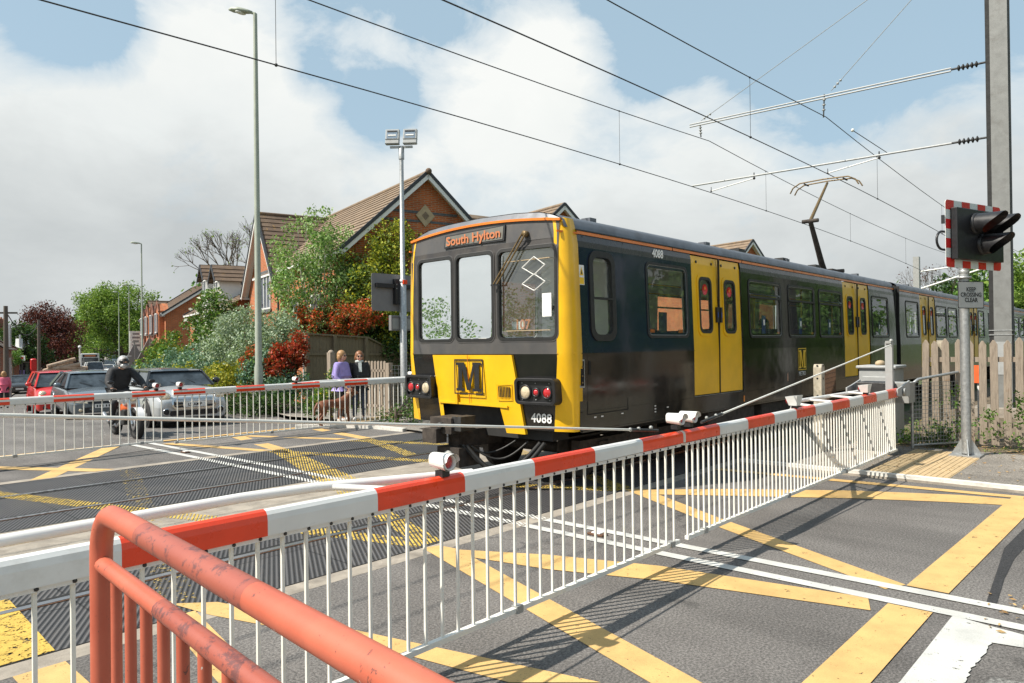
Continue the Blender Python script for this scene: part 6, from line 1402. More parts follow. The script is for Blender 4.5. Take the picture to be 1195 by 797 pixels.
    if detail:
        kk = LBB(); W_, x_ = .05, -.2
        for i in range(6 if face != 'round' else 0): kk.box(x_, x_ + .035, yf + .036, yf + .038, pz + .025, pz + .09, 'black_plastic'); x_ += .07 if i != 2 else .1
        if kk.v: kk.build('plate_marks', pl)
    return t
hd = Vector((-.545, -.838, 0)).normalized()
mini = car('small_car', 'silver hatchback with a black roof, oval grille and round headlights, first behind the barrier', 'car', (8.02, 18.1), (-.12, -.993), L=3.85, W=1.76, H=1.38, paint='car_silver', roof='car_black', hood=.93, bonnet=1.05, wsx=.9, wr=.31, face='round')
rzm = mini.rotation_euler.z; mm = Matrix.Translation(mini.location) @ Matrix.Rotation(rzm, 4, 'Z')
text('plate_text', 'LS AMP', .10, 'black_plastic', mm @ frame_mtx((0, .80 + .049, .557), (-1, 0, 0), (0, 0, 1)), mini, .001, bold=.002)
car('saloon_car', 'steel grey saloon car waiting beside the motorcyclist', 'car', (8.20, 24.3), (-.16, -.987), L=4.6, W=1.82, H=1.40, paint='car_steel', hood=.88, bonnet=1.35, wsx=.1, rear=.75, wr=.33, face='plain')
car('hatchback_car', 'bright red upright car with bulbous headlights, half hidden behind the steel grey saloon', 'car', (8.78, 29.9), (-.18, -.984), L=3.9, W=1.70, H=1.55, paint='car_red', hood=.98, bonnet=.85, wsx=.2, wr=.29, face='bulb')
def carat(px, depth, name, label, cat, oncoming=False, **kw):
    p = atd(px, 408, depth); dr = Vector((.296, .955)); d = -dr if not oncoming else dr
    d = -dr          # every vehicle shows us its front: queueing or approaching alike
    return car(name, label, cat, (p.x, p.y), (d.x, d.y), detail=0, **kw)
carat(23.5, 56, 'hatchback_car', 'dark charcoal hatchback standing alone at the kerb near the bus shelter', 'car', L=4.0, W=1.76, H=1.46, paint='car_charcoal', hood=.9, bonnet=1.0, group='traffic on the street beyond the barrier')
carat(57.5, 104, 'delivery_van', 'white van coming down beside the copper beech', 'van', L=4.6, W=1.9, H=1.95, paint='car_white', hood=1.15, bonnet=.75, face='plain')
carat(103, 62, 'estate_car', 'white car with a pale blue windscreen directly behind the grey saloon', 'car', L=4.4, W=1.8, H=1.5, paint='car_white', hood=.95, bonnet=1.0)
carat(111, 85, 'delivery_van', 'large white van in front of the bus, roof showing over the queue', 'van', L=5.2, W=2.0, H=2.05, paint='car_white', hood=1.2, bonnet=.8, van=True)
carat(106, 100, 'delivery_van', 'small white van just ahead of the bus', 'van', L=4.6, W=1.75, H=1.85, paint='car_white', hood=1.15, bonnet=.75)
carat(126, 98, 'hatchback_car', 'white hatchback peeping out beside the rider\'s helmet', 'car', L=4.0, W=1.72, H=1.5, paint='car_white', hood=.95, bonnet=.9)
carat(128.5, 118, 'saloon_car', 'blue grey saloon behind the white hatchback', 'car', L=4.4, W=1.78, H=1.45, paint='car_steel', hood=.9, bonnet=1.2)
carat(133.5, 132, 'hatchback_car', 'pale silver car behind the blue grey saloon', 'car', L=4.0, W=1.75, H=1.5, paint='car_silver', hood=.95, bonnet=.9)
carat(131, 150, 'saloon_car', 'navy car queueing far up the rise beside the blue van', 'car', L=4.3, W=1.78, H=1.5, paint='car_navy', hood=.95, bonnet=1.0)
carat(134, 168, 'hatchback_car', 'small white car at the top of the rise under the broad tree', 'car', L=4.0, W=1.75, H=1.5, paint='car_white', hood=.95, bonnet=.9)
carat(86.5, 132, 'saloon_car', 'dark navy car coming down the far lane', 'car', L=4.4, W=1.78, H=1.45, paint='car_navy', hood=.9, bonnet=1.2)
carat(92.5, 140, 'hatchback_car', 'silver car half hidden between the dark navy car and the bus', 'car', L=4.0, W=1.72, H=1.6, paint='car_silver', hood=.95, bonnet=.9)
carat(120.5, 152, 'delivery_van', 'blue box van high on the rise beyond the bus', 'van', L=5.0, W=2.0, H=2.15, paint='car_blue', hood=1.25, bonnet=.5)
# bus
p = atd(105, 408, 108); z0 = hz(p.x, p.y); t = thing('bus', 'white single deck bus with an orange destination strip', 'bus', (p.x, p.y, z0), math.atan2(.296, -.955), 'traffic queueing on the street beyond the barrier')
m = LB(); m.box(-1.22, 1.22, -9.5, 0, .35, 2.95, 'car_white'); m.build('body', t, bevel=.12); m = LB(); m.prism(rrect(-1.08, 1.08, 1.15, 2.3, .12), lambda u, v, d: Vector((u, d, v)), 0, .02, 'car_glass'); m.build('windscreen', t); m = LB(); m.box(-.95, .95, 0, .025, 2.42, 2.78, 'black_plastic'); db = m.build('destination_display', t); m = LB(); m.box(-.7, .7, .02, .03, 2.5, 2.7, 'led_orange'); m.build('display_strip', db)
for s in (-1, 1):
    for y in (-1.6, -7.0): m = LB(); m.lathe([(.2, .13), (.44, .12), (.46, -.12)], (s * 1.1, y, .46), 'tyre', (s, 0, 0), 16); m.build('wheel', t)
    m = LB(); m.box(s * 1.225 - .01, s * 1.225 + .01, -8.8, -.5, 1.3, 2.3, 'car_glass'); m.build('side_window', t); m = LB(); m.lathe([(.12, 0), (0, .03)], (s * .9, .0, .75), 'lens_clear', (0, 1, 0), 12); m.build('headlight', t)
# load of logs standing behind the red car
c = atd(74, 430, 36); z0 = hz(c.x, c.y); t = thing('log_trailer', 'flat trailer stacked with pale sawn logs showing above the red car', 'trailer', (c.x, c.y, z0)); aw = Vector((.9, -.43, 0)); al = Vector((.43, .9, 0)); m = MB()
o = Vector((c.x, c.y, z0)); fn = lambda u, v, d: o + aw * u + Z * v + al * d; m.prism([(-.85, .55), (.85, .55), (.85, .95), (-.85, .95)], fn, 0, 2.2, 'steel_dark'); m.build('bed', t, bevel=.02)
for s in (-1, 1): m = MB(); m.lathe([(.1, .1), (.3, .1), (.32, -.08)], fn(s * .8, .32, 1.1), 'tyre', aw * s, 14); m.build('wheel', t)
lt = thing('log_load', 'heap of pale sawn logs piled crosswise above the red car roof', 'logs', (c.x, c.y, z0 + .95)); 
for i, (u, v, k, r) in enumerate([(-.4, 1.08, .25, .12), (-.1, 1.10, .2, .14), (.3, 1.08, .1, .13), (-.3, 1.30, .55, .12), (.05, 1.33, .3, .11), (.35, 1.28, -.1, .11), (-.15, 1.52, .5, .10)]):
    m = MB(); v += .5; a = fn(u - .55, v - k * .28, .1 + .1 * (i % 3)); b = fn(u + .55, v + k * .4, .7 + .2 * (i % 2)); m.tube([a, b], r, 'log_wood', 10); m.build('log', lt)

# ---- motorcycle
mf, mr = Vector((6.02, 15.76, 0)), Vector((6.09, 17.09, 0)); hdv = (mf - mr).normalized(); sdv = Vector((hdv.y, -hdv.x, 0))
bike = thing('motorcycle', 'white and orange sports motorcycle ridden up to the barrier', 'motorcycle', (mr + mf) / 2); B = lambda f, s, z: mr + hdv * f + sdv * s + Z * (z + hz(mr.x, mr.y)); wbz = 1.33
for f, nm in ((0, 'rear'), (wbz, 'front')):
    m = MB(); m.lathe([(.24, .055), (.29, .06), (.315, .03), (.32, 0), (.315, -.03), (.29, -.06), (.24, -.055)], B(f, 0, .32), 'tyre', sdv, 26); w = m.build('wheel', bike)
    m = MB(); m.lathe([(.262, .052), (.250, .054)], B(f, 0, .32), 'bike_orange', sdv, 26); m.lathe([(.262, -.052), (.250, -.054)], B(f, 0, .32), 'bike_orange', sdv, 26); m.lathe([(.252, .05), (.238, .02), (.238, -.02), (.252, -.05)], B(f, 0, .32), 'steel_dark', sdv, 26)
    for k in range(10): a = k * math.tau / 10; m.tube([B(f, 0, .32), B(f + .24 * math.cos(a), 0, .32 + .24 * math.sin(a))], .010, 'steel_dark', 5)
    m.lathe([(.13, .07), (.13, .075), (.05, .075)], B(f, 0, .32), 'alloy', sdv, 18); m.build('rim', w)
m = MB()
for s in (-.09, .09): m.tube([B(wbz, s, .32), B(wbz - .22, s, .92)], .026, 'chrome', 8)
m.build('front_fork', bike); m = MB(); pts = []
for i in range(9): a = R(20 + 150 * i / 8); pts.append([B(wbz + .345 * math.cos(a), s * .075, .32 + .345 * math.sin(a)) for s in (-1, 1)])
m.add([p for r in pts for p in r], [(2 * i, 2 * i + 1, 2 * i + 3, 2 * i + 2) for i in range(8)], 'bike_white', True); m.build('mudguard', bike)
m = MB(); m.ball(B(.72, 0, .82), .2, 'bike_white', 12, 8, (.95, 1.0, .75)); m.ball(B(.78, 0, .62), .19, 'bike_orange', 12, 8, (.8, 1.2, .8)); m.build('fuel_tank', bike)
m = MB(); m.prism([(1.02, .98), (1.10, .74), (.85, .66), (.80, .92)], lambda u, v, d: B(u, d, v), -.13, .13, 'bike_white'); fa_ = m.build('fairing', bike, bevel=.04); m = MB(); m.ball(B(1.10, 0, .84), .085, 'lens_clear', 12, 8, (1, 1, .8)); m.build('headlight', fa_)
m = MB(); m.prism([(.70, .62), (1.0, .6), (.95, .28), (.5, .25), (.45, .5)], lambda u, v, d: B(u, d, v), -.14, .14, 'steel_dark'); m.build('engine', bike, bevel=.03)
m = MB(); m.prism([(-.28, .92), (-.2, .84), (.45, .74), (.55, .80), (.1, .86)], lambda u, v, d: B(u, d, v), -.12, .12, 'black_plastic'); m.build('saddle', bike, bevel=.03); m = MB(); m.prism([(-.30, .90), (-.1, .70), (.4, .62), (.3, .78)], lambda u, v, d: B(u, d, v), -.10, .10, 'bike_white'); m.build('tail_fairing', bike, bevel=.02)
m = MB(); m.tube([B(.85, .12, .4), B(.6, .16, .24), B(.1, .17, .32), B(-.22, .18, .46)], [.02, .025, .045, .05], 'alloy', 8); m.build('exhaust', bike); m = MB(); m.tube([B(.98, -.34, .98), B(1.06, -.12, 1.0), B(1.06, .12, 1.0), B(.98, .34, .98)], .016, 'black_plastic', 6)
for s in (-1, 1): m.tube([B(1.02, s * .3, 1.0), B(1.04, s * .38, 1.14)], .008, 'black_plastic', 5); m.ball(B(1.04, s * .4, 1.18), .05, 'black_plastic', 8, 6, (1.4, .5, .8))
m.build('handlebar', bike)
for s in (-1, 1): m = MB(); m.tube([B(.12, s * .05, .34), B(.55, s * .09, .45)], .025, 'steel_dark', 6); m.build('swing_arm', bike)

# ================================================================== PEOPLE
def skinmesh(pts, edges, rad, root=0, sub=2):
    me = bpy.data.meshes.new('tmp'); me.from_pydata([tuple(p) for p in pts], edges, []); o = bpy.data.objects.new('tmp', me); scene.collection.objects.link(o)
    sk = o.modifiers.new('s', 'SKIN'); sk.use_smooth_shade = True
    for i, v in enumerate(me.skin_vertices[0].data): r = rad[i]; v.radius = (r, r) if not isinstance(r, tuple) else r; v.use_root = (i == root)
    sb = o.modifiers.new('b', 'SUBSURF'); sb.levels = sb.render_levels = sub
    dg = bpy.context.evaluated_depsgraph_get(); out = bpy.data.meshes.new_from_object(o.evaluated_get(dg)); bpy.data.objects.remove(o)
    for p in out.polygons: p.use_smooth = True
    return out
def skinobj(name, joints, chain, rad, mat, parent, root=None, sub=2):
    keys = list(dict.fromkeys([k for c in chain for k in c])); idx = {k: i for i, k in enumerate(keys)}
    me = skinmesh([joints[k] for k in keys], [(idx[a], idx[b]) for a, b in chain], [rad.get(k, .05) for k in keys], idx[root] if root in idx else 0, sub)
    me.name = name; me.materials.append(MT[mat]); me.transform(parent_inv(parent)) if parent is not None else None
    o = bpy.data.objects.new(name, me); scene.collection.objects.link(o); o.parent = parent; return o
def addhead(parent, c, fwd, hair, size=1.0, glasses=False, style='bob', body=None):
    """face details and hair round a head centre"""
    fwd = Vector(fwd).normalized(); sd_ = Vector((fwd.y, -fwd.x, 0)).normalized(); up = Z; s = size
    mtx = Matrix((sd_, fwd, up)).transposed()
    m = MB(); m.ball(c + up * .035 * s - fwd * .018 * s, .112 * s, hair, 14, 10, (.92, 1.0, 1.02), mtx)
    if style == 'bob':
        for sg in (-1, 1): m.ball(c + sd_ * sg * .078 * s - up * .03 * s - fwd * .03 * s, .065 * s, hair, 10, 8, (.6, .95, 1.25), mtx)
        m.ball(c - fwd * .07 * s - up * .05 * s, .075 * s, hair, 10, 8, (1.1, .6, 1.2), mtx)
    m.build('hair', parent)
    m = MB(); m.ball(c + fwd * .030 * s - up * .012 * s, .094 * s, 'skin', 14, 10, (.80, .86, 1.12), mtx); m.ball(c + fwd * .112 * s - up * .02 * s, .018 * s, 'skin', 8, 6, (.8, 1, 1.3), mtx)
    m.ball(c + fwd * .098 * s - up * .062 * s, .022 * s, 'pink', 8, 6, (1.2, .5, .35), mtx); m.build('face', parent)
    m = MB()
    for sg in (-1, 1):
        if glasses: m.ball(c + fwd * .100 * s + sd_ * sg * .036 * s + up * .012 * s, .030 * s, 'black_plastic', 10, 6, (1, .4, .8), mtx)
        else: m.ball(c + fwd * .103 * s + sd_ * sg * .033 * s + up * .010 * s, .012 * s, 'black_plastic', 8, 6, (1.2, .5, .7), mtx)
    if glasses: m.bar(c + fwd * .11 * s - sd_ * .03 * s + up * .016 * s, c + fwd * .11 * s + sd_ * .03 * s + up * .016 * s, .008, .008, 'black_plastic')
    m.build('sunglasses' if glasses else 'eyes', parent)
def hand(joints, base, palm_dir, side_dir, parent_chain, rad, pre, curl=.5):
    """five short finger chains growing from the palm, thumb from its side"""
    d = Vector(palm_dir).normalized(); s = Vector(side_dir).normalized(); n = d.cross(s).normalized(); ch = []
    joints[pre + 'palm'] = base + d * .055; rad[pre + 'palm'] = (.034, .018); ch.append((parent_chain, pre + 'palm'))
    for i, (off, ln) in enumerate(((-.028, .06), (-.009, .072), (.010, .068), (.028, .052))):
        a = base + d * .085 + s * off; b = a + d * ln * .5 + n * ln * .2 * curl; c = b + d * ln * .35 + n * ln * .5 * curl
        for k, p in zip('abc', (a, b, c)): joints[f'{pre}f{i}{k}'] = p; rad[f'{pre}f{i}{k}'] = .0085
        ch += [(pre + 'palm', f'{pre}f{i}a'), (f'{pre}f{i}a', f'{pre}f{i}b'), (f'{pre}f{i}b', f'{pre}f{i}c')]
    a = base + d * .03 - s * .035; b = a + d * .03 - s * .02 + n * .012; joints[pre + 'ta'] = a; joints[pre + 'tb'] = b; rad[pre + 'ta'] = .011; rad[pre + 'tb'] = .009
    ch += [(parent_chain, pre + 'ta'), (pre + 'ta', pre + 'tb')]; return ch
def standing(label, pos, fwd, h, top, legs, hair, glasses=True, shoes='shoe_white', scarf=None, armpose=None, coat_len=.52, turn=None):
    z0 = hz(*pos) + .06; t = thing('person', label, 'person', (pos[0], pos[1], z0)); f = Vector((fwd[0], fwd[1], 0)).normalized(); s = Vector((f.y, -f.x, 0)); k = h / 1.7
    P = lambda a, b, c: Vector((pos[0], pos[1], z0)) + (s * a + f * b + Z * c) * k
    J = dict(pel=P(0, 0, .93), wai=P(0, 0, 1.08), che=P(0, .01, 1.28), nec=P(0, 0, 1.44), nk2=P(0, .01, 1.50), hea=P(0, .02, 1.58), het=P(0, .02, 1.66),
             hl=P(-.10, 0, .88), kl=P(-.11, .02, .48), al=P(-.11, -.03, .09), tl=P(-.12, .12, .04), hr=P(.10, 0, .88), kr=P(.12, .05, .48), ar=P(.13, .0, .09), tr=P(.14, .15, .04),
             sl=P(-.19, 0, 1.38), el=P(-.24, -.02, 1.12), wl=P(-.20, .12, .93), sr=P(.19, 0, 1.38), er=P(.24, -.02, 1.12), wr=P(.21, .10, .90))
    if armpose:
        for kk, v in armpose.items(): J[kk] = P(*v)
    rad = dict(pel=.15 * k, wai=.135 * k, che=.15 * k, nec=.075 * k, nk2=.052 * k, hea=.088 * k, het=.07 * k, hl=.095 * k, kl=.06 * k, al=.042 * k, tl=.035 * k, hr=.095 * k, kr=.06 * k, ar=.042 * k, tr=.035 * k, sl=.066 * k, el=.045 * k, wl=.03 * k, sr=.066 * k, er=.045 * k, wr=.03 * k)
    ch = [('pel', 'wai'), ('wai', 'che'), ('che', 'nec'), ('nec', 'nk2'), ('nk2', 'hea'), ('hea', 'het'), ('pel', 'hl'), ('hl', 'kl'), ('kl', 'al'), ('al', 'tl'), ('pel', 'hr'), ('hr', 'kr'), ('kr', 'ar'), ('ar', 'tr'), ('che', 'sl'), ('sl', 'el'), ('el', 'wl'), ('che', 'sr'), ('sr', 'er'), ('er', 'wr')]
    dl = (J['wl'] - J['el']).normalized(); dr = (J['wr'] - J['er']).normalized()
    ch += hand(J, J['wl'], dl, f, 'wl', rad, 'L') + hand(J, J['wr'], dr, f, 'wr', rad, 'R')
    skinobj('body', J, ch, rad, 'skin', t, 'pel')
    J2 = dict(J); J2['hem'] = P(0, 0, .93 - (coat_len - .42)); jr = {kk: (v * 1.16 if not isinstance(v, tuple) else v) for kk, v in rad.items()}; jr.update(hem=.185 * k, pel=.182 * k, wai=.175 * k, che=.20 * k, nec=.10 * k, wl=.042 * k, wr=.042 * k, sl=.088 * k, sr=.088 * k, el=.062 * k, er=.062 * k)
    J2['wl'] = J['wl'] - dl * .02; J2['wr'] = J['wr'] - dr * .02
    skinobj('jacket', J2, [('pel', 'hem'), ('pel', 'wai'), ('wai', 'che'), ('che', 'nec'), ('che', 'sl'), ('sl', 'el'), ('el', 'wl'), ('che', 'sr'), ('sr', 'er'), ('er', 'wr')], jr, top, t, 'pel')
    tr_ = dict(jr); tr_.update(pel=.155 * k, hl=.108 * k, hr=.108 * k, kl=.075 * k, kr=.075 * k, al=.055 * k, ar=.055 * k)
    skinobj('trousers', J, [('pel', 'hl'), ('hl', 'kl'), ('kl', 'al'), ('pel', 'hr'), ('hr', 'kr'), ('kr', 'ar')], tr_, legs, t, 'pel')
    for a, b in (('al', 'tl'), ('ar', 'tr')): m = MB(); m.ball((J[a] + J[b]) / 2 - Z * .015, .11 * k, shoes, 10, 8, (.45, 1.15, .45), Matrix((s, f, Z)).transposed()); m.build('shoe', t)
    addhead(t, J['hea'] + Z * .01, turn or f, hair, k, glasses)
    if scarf: m = MB(); m.lathe([(.07 * k, 0), (.105 * k, .02), (.10 * k, .06), (.065 * k, .08)], J['nec'] - Z * .01, scarf, (0, 0, 1), 14); m.bar(J['nec'] + f * .12, J['nec'] + f * .17 - Z * .22, .07, .03, scarf, f); m.build('scarf', t)
    return J
p1 = G(399, 491, .06); p2 = G(420, 489.5, .06)
tocam = Vector((-p1.x, -p1.y, 0)).normalized(); rtv = Vector((R0.x, R0.y, 0)).normalized()
standing('woman in a lilac jacket and sunglasses, turned sideways towards the train', (p1.x, p1.y), rtv * .93 + tocam * .36, 1.66, 'lilac', 'cloth_black', 'hair_blonde', coat_len=.60, armpose=dict(el=(-.22, -.02, 1.10), wl=(-.12, .18, .92), er=(.24, .0, 1.10), wr=(.17, .22, .86)))
standing('woman in a short dark jacket with a pale scarf, facing the crossing', (p2.x, p2.y), tocam * .95 + rtv * .1, 1.64, 'cloth_black', 'denim', 'hair_auburn', scarf='scarf_pale', coat_len=.50, armpose=dict(wl=(-.16, .10, .90), wr=(.17, .09, .92)))
# dog
dF, dR_ = G(403, 494, .06), G(376, 497, .06); df = (dF - dR_); df.z = 0; df.normalize(); ds = Vector((df.y, -df.x, 0)); dogz = .06
dc = (dF + dR_) / 2; dc.z = dogz; t = thing('dog', 'chestnut brown dog standing sideways at the feet of the lilac jacket woman', 'dog', dc)
D_ = lambda a, b, c: dc + df * a + ds * b + Z * c
J = dict(hip=D_(-.30, 0, .50), bel=D_(-.05, 0, .47), che=D_(.20, 0, .47), sho=D_(.32, 0, .53), nk=D_(.42, 0, .64), hd=D_(.50, 0, .73), mz=D_(.60, 0, .70), ns=D_(.68, 0, .675), t1=D_(-.42, 0, .52), t2=D_(-.52, .02, .40), t3=D_(-.55, .03, .24))
rad = dict(hip=.105, bel=.095, che=.135, sho=.11, nk=.08, hd=.078, mz=.042, ns=.03, t1=.035, t2=.025, t3=.012)
ch = [('bel', 'hip'), ('bel', 'che'), ('che', 'sho'), ('sho', 'nk'), ('nk', 'hd'), ('hd', 'mz'), ('mz', 'ns'), ('hip', 't1'), ('t1', 't2'), ('t2', 't3')]
for s, n_, o in ((-1, 'l', .03), (1, 'r', -.05)):
    J.update({n_ + 'a': D_(-.32, s * .09, .40), n_ + 'b': D_(-.25 + o, s * .10, .28), n_ + 'c': D_(-.40 + o, s * .10, .15), n_ + 'd': D_(-.37 + o, s * .10, .03), n_ + 'e': D_(-.31 + o, s * .10, .02),
              n_ + 'f': D_(.28, s * .09, .38), n_ + 'g': D_(.27 - o, s * .10, .22), n_ + 'h': D_(.29 - o, s * .10, .04), n_ + 'i': D_(.34 - o, s * .10, .02), n_ + 'j': D_(.45, s * .07, .79), n_ + 'k': D_(.45, s * .10, .70)})
    rad.update({n_ + 'a': .075, n_ + 'b': .05, n_ + 'c': .028, n_ + 'd': .024, n_ + 'e': .024, n_ + 'f': .06, n_ + 'g': .036, n_ + 'h': .026, n_ + 'i': .026, n_ + 'j': .02, n_ + 'k': .016})
    ch += [('hip', n_ + 'a'), (n_ + 'a', n_ + 'b'), (n_ + 'b', n_ + 'c'), (n_ + 'c', n_ + 'd'), (n_ + 'd', n_ + 'e'), ('che', n_ + 'f'), (n_ + 'f', n_ + 'g'), (n_ + 'g', n_ + 'h'), (n_ + 'h', n_ + 'i'), ('hd', n_ + 'j'), (n_ + 'j', n_ + 'k')]
skinobj('body', J, ch, rad, 'dog_fur', t, 'bel'); m = MB(); m.ball(J['ns'] + df * .025, .018, 'black_plastic', 8, 6)
for s in (-1, 1): m.ball(J['hd'] + df * .055 + ds * s * .04 + Z * .03, .010, 'black_plastic', 8, 6)
m.build('nose_and_eyes', t); m = MB(); m.lathe([(.085, 0), (.085, .02)], J['nk'] - Z * .0, 'stone_pale', (J['hd'] - J['nk']), 12); m.build('collar', t)
m = MB(); m.tube([J['nk'] + Z * .05, p1 + Vector((.1, 0, .62)), p1 + Vector((.15, -.1, .88))], .008, 'black_plastic', 5); tag(m.build('dog_lead'), 'thin dark lead running from the brown dog up to the hand above it', 'lead')
# rider
f, s = hdv, sdv; t = thing('person', 'motorcyclist in a black jacket and patterned grey helmet astride the white motorcycle', 'person', B(.35, 0, .8)); k = 1.0
J = dict(pel=B(.22, 0, .95), wai=B(.26, 0, 1.10), che=B(.36, 0, 1.30), nec=B(.44, 0, 1.44), nk2=B(.47, 0, 1.48), hea=B(.52, 0, 1.56), het=B(.52, 0, 1.63),
         hl=B(.26, -.12, .90), kl=B(.66, -.22, .74), al=B(.45, -.24, .36), tl=B(.60, -.25, .30), hr=B(.26, .12, .90), kr=B(.66, .22, .74), ar=B(.45, .24, .36), tr=B(.60, .25, .30),
         sl=B(.38, -.20, 1.38), el=B(.62, -.33, 1.16), wl=B(.90, -.32, 1.03), sr=B(.38, .20, 1.38), er=B(.62, .33, 1.16), wr=B(.90, .32, 1.03))
rad = dict(pel=.15, wai=.13, che=.15, nec=.075, nk2=.055, hea=.09, het=.07, hl=.095, kl=.06, al=.045, tl=.038, hr=.095, kr=.06, ar=.045, tr=.038, sl=.066, el=.045, wl=.032, sr=.066, er=.045, wr=.032)
ch = [('pel', 'wai'), ('wai', 'che'), ('che', 'nec'), ('nec', 'nk2'), ('nk2', 'hea'), ('hea', 'het'), ('pel', 'hl'), ('hl', 'kl'), ('kl', 'al'), ('al', 'tl'), ('pel', 'hr'), ('hr', 'kr'), ('kr', 'ar'), ('ar', 'tr'), ('che', 'sl'), ('sl', 'el'), ('el', 'wl'), ('che', 'sr'), ('sr', 'er'), ('er', 'wr')]
h1 = hand(J, J['wl'], f * .9 - Z * .3, s, 'wl', rad, 'L', 1.4); h2 = hand(J, J['wr'], f * .9 - Z * .3, -s, 'wr', rad, 'R', 1.4)
skinobj('body', J, ch + h1 + h2, rad, 'skin', t, 'pel'); jr = dict(rad); jr.update(pel=.19, wai=.185, che=.20, nec=.09, sl=.10, sr=.10, el=.075, er=.075, wl=.05, wr=.05)
skinobj('jacket', J, [('pel', 'wai'), ('wai', 'che'), ('che', 'nec'), ('che', 'sl'), ('sl', 'el'), ('el', 'wl'), ('che', 'sr'), ('sr', 'er'), ('er', 'wr')], jr, 'cloth_black', t, 'pel')
jr.update(pel=.165, hl=.11, hr=.11, kl=.085, kr=.085, al=.06, ar=.06); skinobj('trousers', J, [('pel', 'hl'), ('hl', 'kl'), ('kl', 'al'), ('pel', 'hr'), ('hr', 'kr'), ('kr', 'ar')], jr, 'cloth_black', t, 'pel')
gr = {kk: (v * 1.25 if not isinstance(v, tuple) else (v[0] * 1.2, v[1] * 1.3)) for kk, v in rad.items()}
skinobj('glove', J, h1, gr, 'black_matt', t, 'wl'); skinobj('glove', J, h2, gr, 'black_matt', t, 'wr')
for a, b in (('al', 'tl'), ('ar', 'tr')): m = MB(); m.ball((J[a] + J[b]) / 2 - Z * .01, .12, 'black_plastic', 10, 8, (.45, 1.1, .5), Matrix((s, f, Z)).transposed()); m.build('boot', t)
mt3 = Matrix((s, f, Z)).transposed(); m = MB(); c = J['hea'] + Z * .03; m.ball(c, .13, 'helmet_grey', 20, 14, (.92, 1.08, 1.08), mt3); m.ball(c + f * .09 - Z * .085, .095, 'helmet_grey', 12, 8, (.95, .9, .62), mt3); m.bar(c + f * .10 + Z * .12, c + f * .26 + Z * .125, .17, .012, 'bike_white'); hm = m.build('helmet', t)
m = MB(); m.ball(c + f * .052 + Z * .01, .122, 'black_plastic', 14, 10, (.88, .95, .56), mt3); m.build('visor_opening', hm); m = MB(); m.ball(c + f * .085 + Z * .0, .085, 'skin', 12, 8, (.9, 1.0, .42), mt3); m.build('face', t)
m = MB()
for q in (-1, 1): m.ball(c + f * .166 + s * q * .032 + Z * .006, .011, 'black_plastic', 8, 6)
m.build('eyes', t)
# passengers behind the train windows and a walker by the shelter
def seated(label, c, f, top, hair, hood=False):
    t = thing('person', label, 'person', (c[0], c[1], 1.4)); f = Vector((f[0], f[1], 0)).normalized(); s = Vector((f.y, -f.x, 0)); Q = lambda a, b, z: Vector((c[0], c[1], 0)) + s * a + f * b + Z * z
    J = dict(pel=Q(0, 0, 1.48), wai=Q(0, 0, 1.62), che=Q(0, .02, 1.82), nec=Q(0, .02, 1.98), hea=Q(0, .04, 2.12), het=Q(0, .04, 2.2), sl=Q(-.19, .02, 1.92), el=Q(-.24, .08, 1.66), wl=Q(-.12, .3, 1.56), sr=Q(.19, .02, 1.92), er=Q(.24, .08, 1.66), wr=Q(.12, .3, 1.56), hl=Q(-.1, .05, 1.47), kl=Q(-.12, .45, 1.46), al=Q(-.12, .5, 1.04), hr=Q(.1, .05, 1.47), kr=Q(.12, .45, 1.46), ar=Q(.12, .5, 1.04))
    rad = dict(pel=.15, wai=.15, che=.16, nec=.07, hea=.088, het=.07, sl=.08, el=.055, wl=.035, sr=.08, er=.055, wr=.035, hl=.09, kl=.065, al=.045, hr=.09, kr=.065, ar=.045)
    ch = [('pel', 'wai'), ('wai', 'che'), ('che', 'nec'), ('nec', 'hea'), ('hea', 'het'), ('che', 'sl'), ('sl', 'el'), ('el', 'wl'), ('che', 'sr'), ('sr', 'er'), ('er', 'wr'), ('pel', 'hl'), ('hl', 'kl'), ('kl', 'al'), ('pel', 'hr'), ('hr', 'kr'), ('kr', 'ar')]
    h = hand(J, J['wl'], f, s, 'wl', rad, 'L', 1) + hand(J, J['wr'], f, -s, 'wr', rad, 'R', 1); skinobj('body', J, ch + h, rad, 'skin', t, 'pel', sub=1)
    jr = {kk: v * 1.18 for kk, v in rad.items() if not isinstance(v, tuple)}; skinobj('coat', J, [x for x in ch if x[0] not in ('nec', 'hea', 'hl', 'kl', 'hr', 'kr')], jr, top, t, 'pel', sub=1); addhead(t, J['hea'], f, hair, 1.0, style='bob' if hood else 'short')
seated('passenger in a dark coat behind the window next to the first yellow doors', (13.62, 5.72), (-.5, -.86), 'cloth_black', 'black_matt')
seated('passenger with a dark hood round the face, behind the middle train window', (15.5, 5.72), (-.5, -.86), 'cloth_black', 'black_matt', True)
c = atd(4.5, 448, 32); standing('pedestrian in a pink top walking on the pavement by the wooden pole', (c.x, c.y), (.3, .95), 1.6, 'pink', 'cloth_black', 'hair_blonde', glasses=False, shoes='black_plastic')
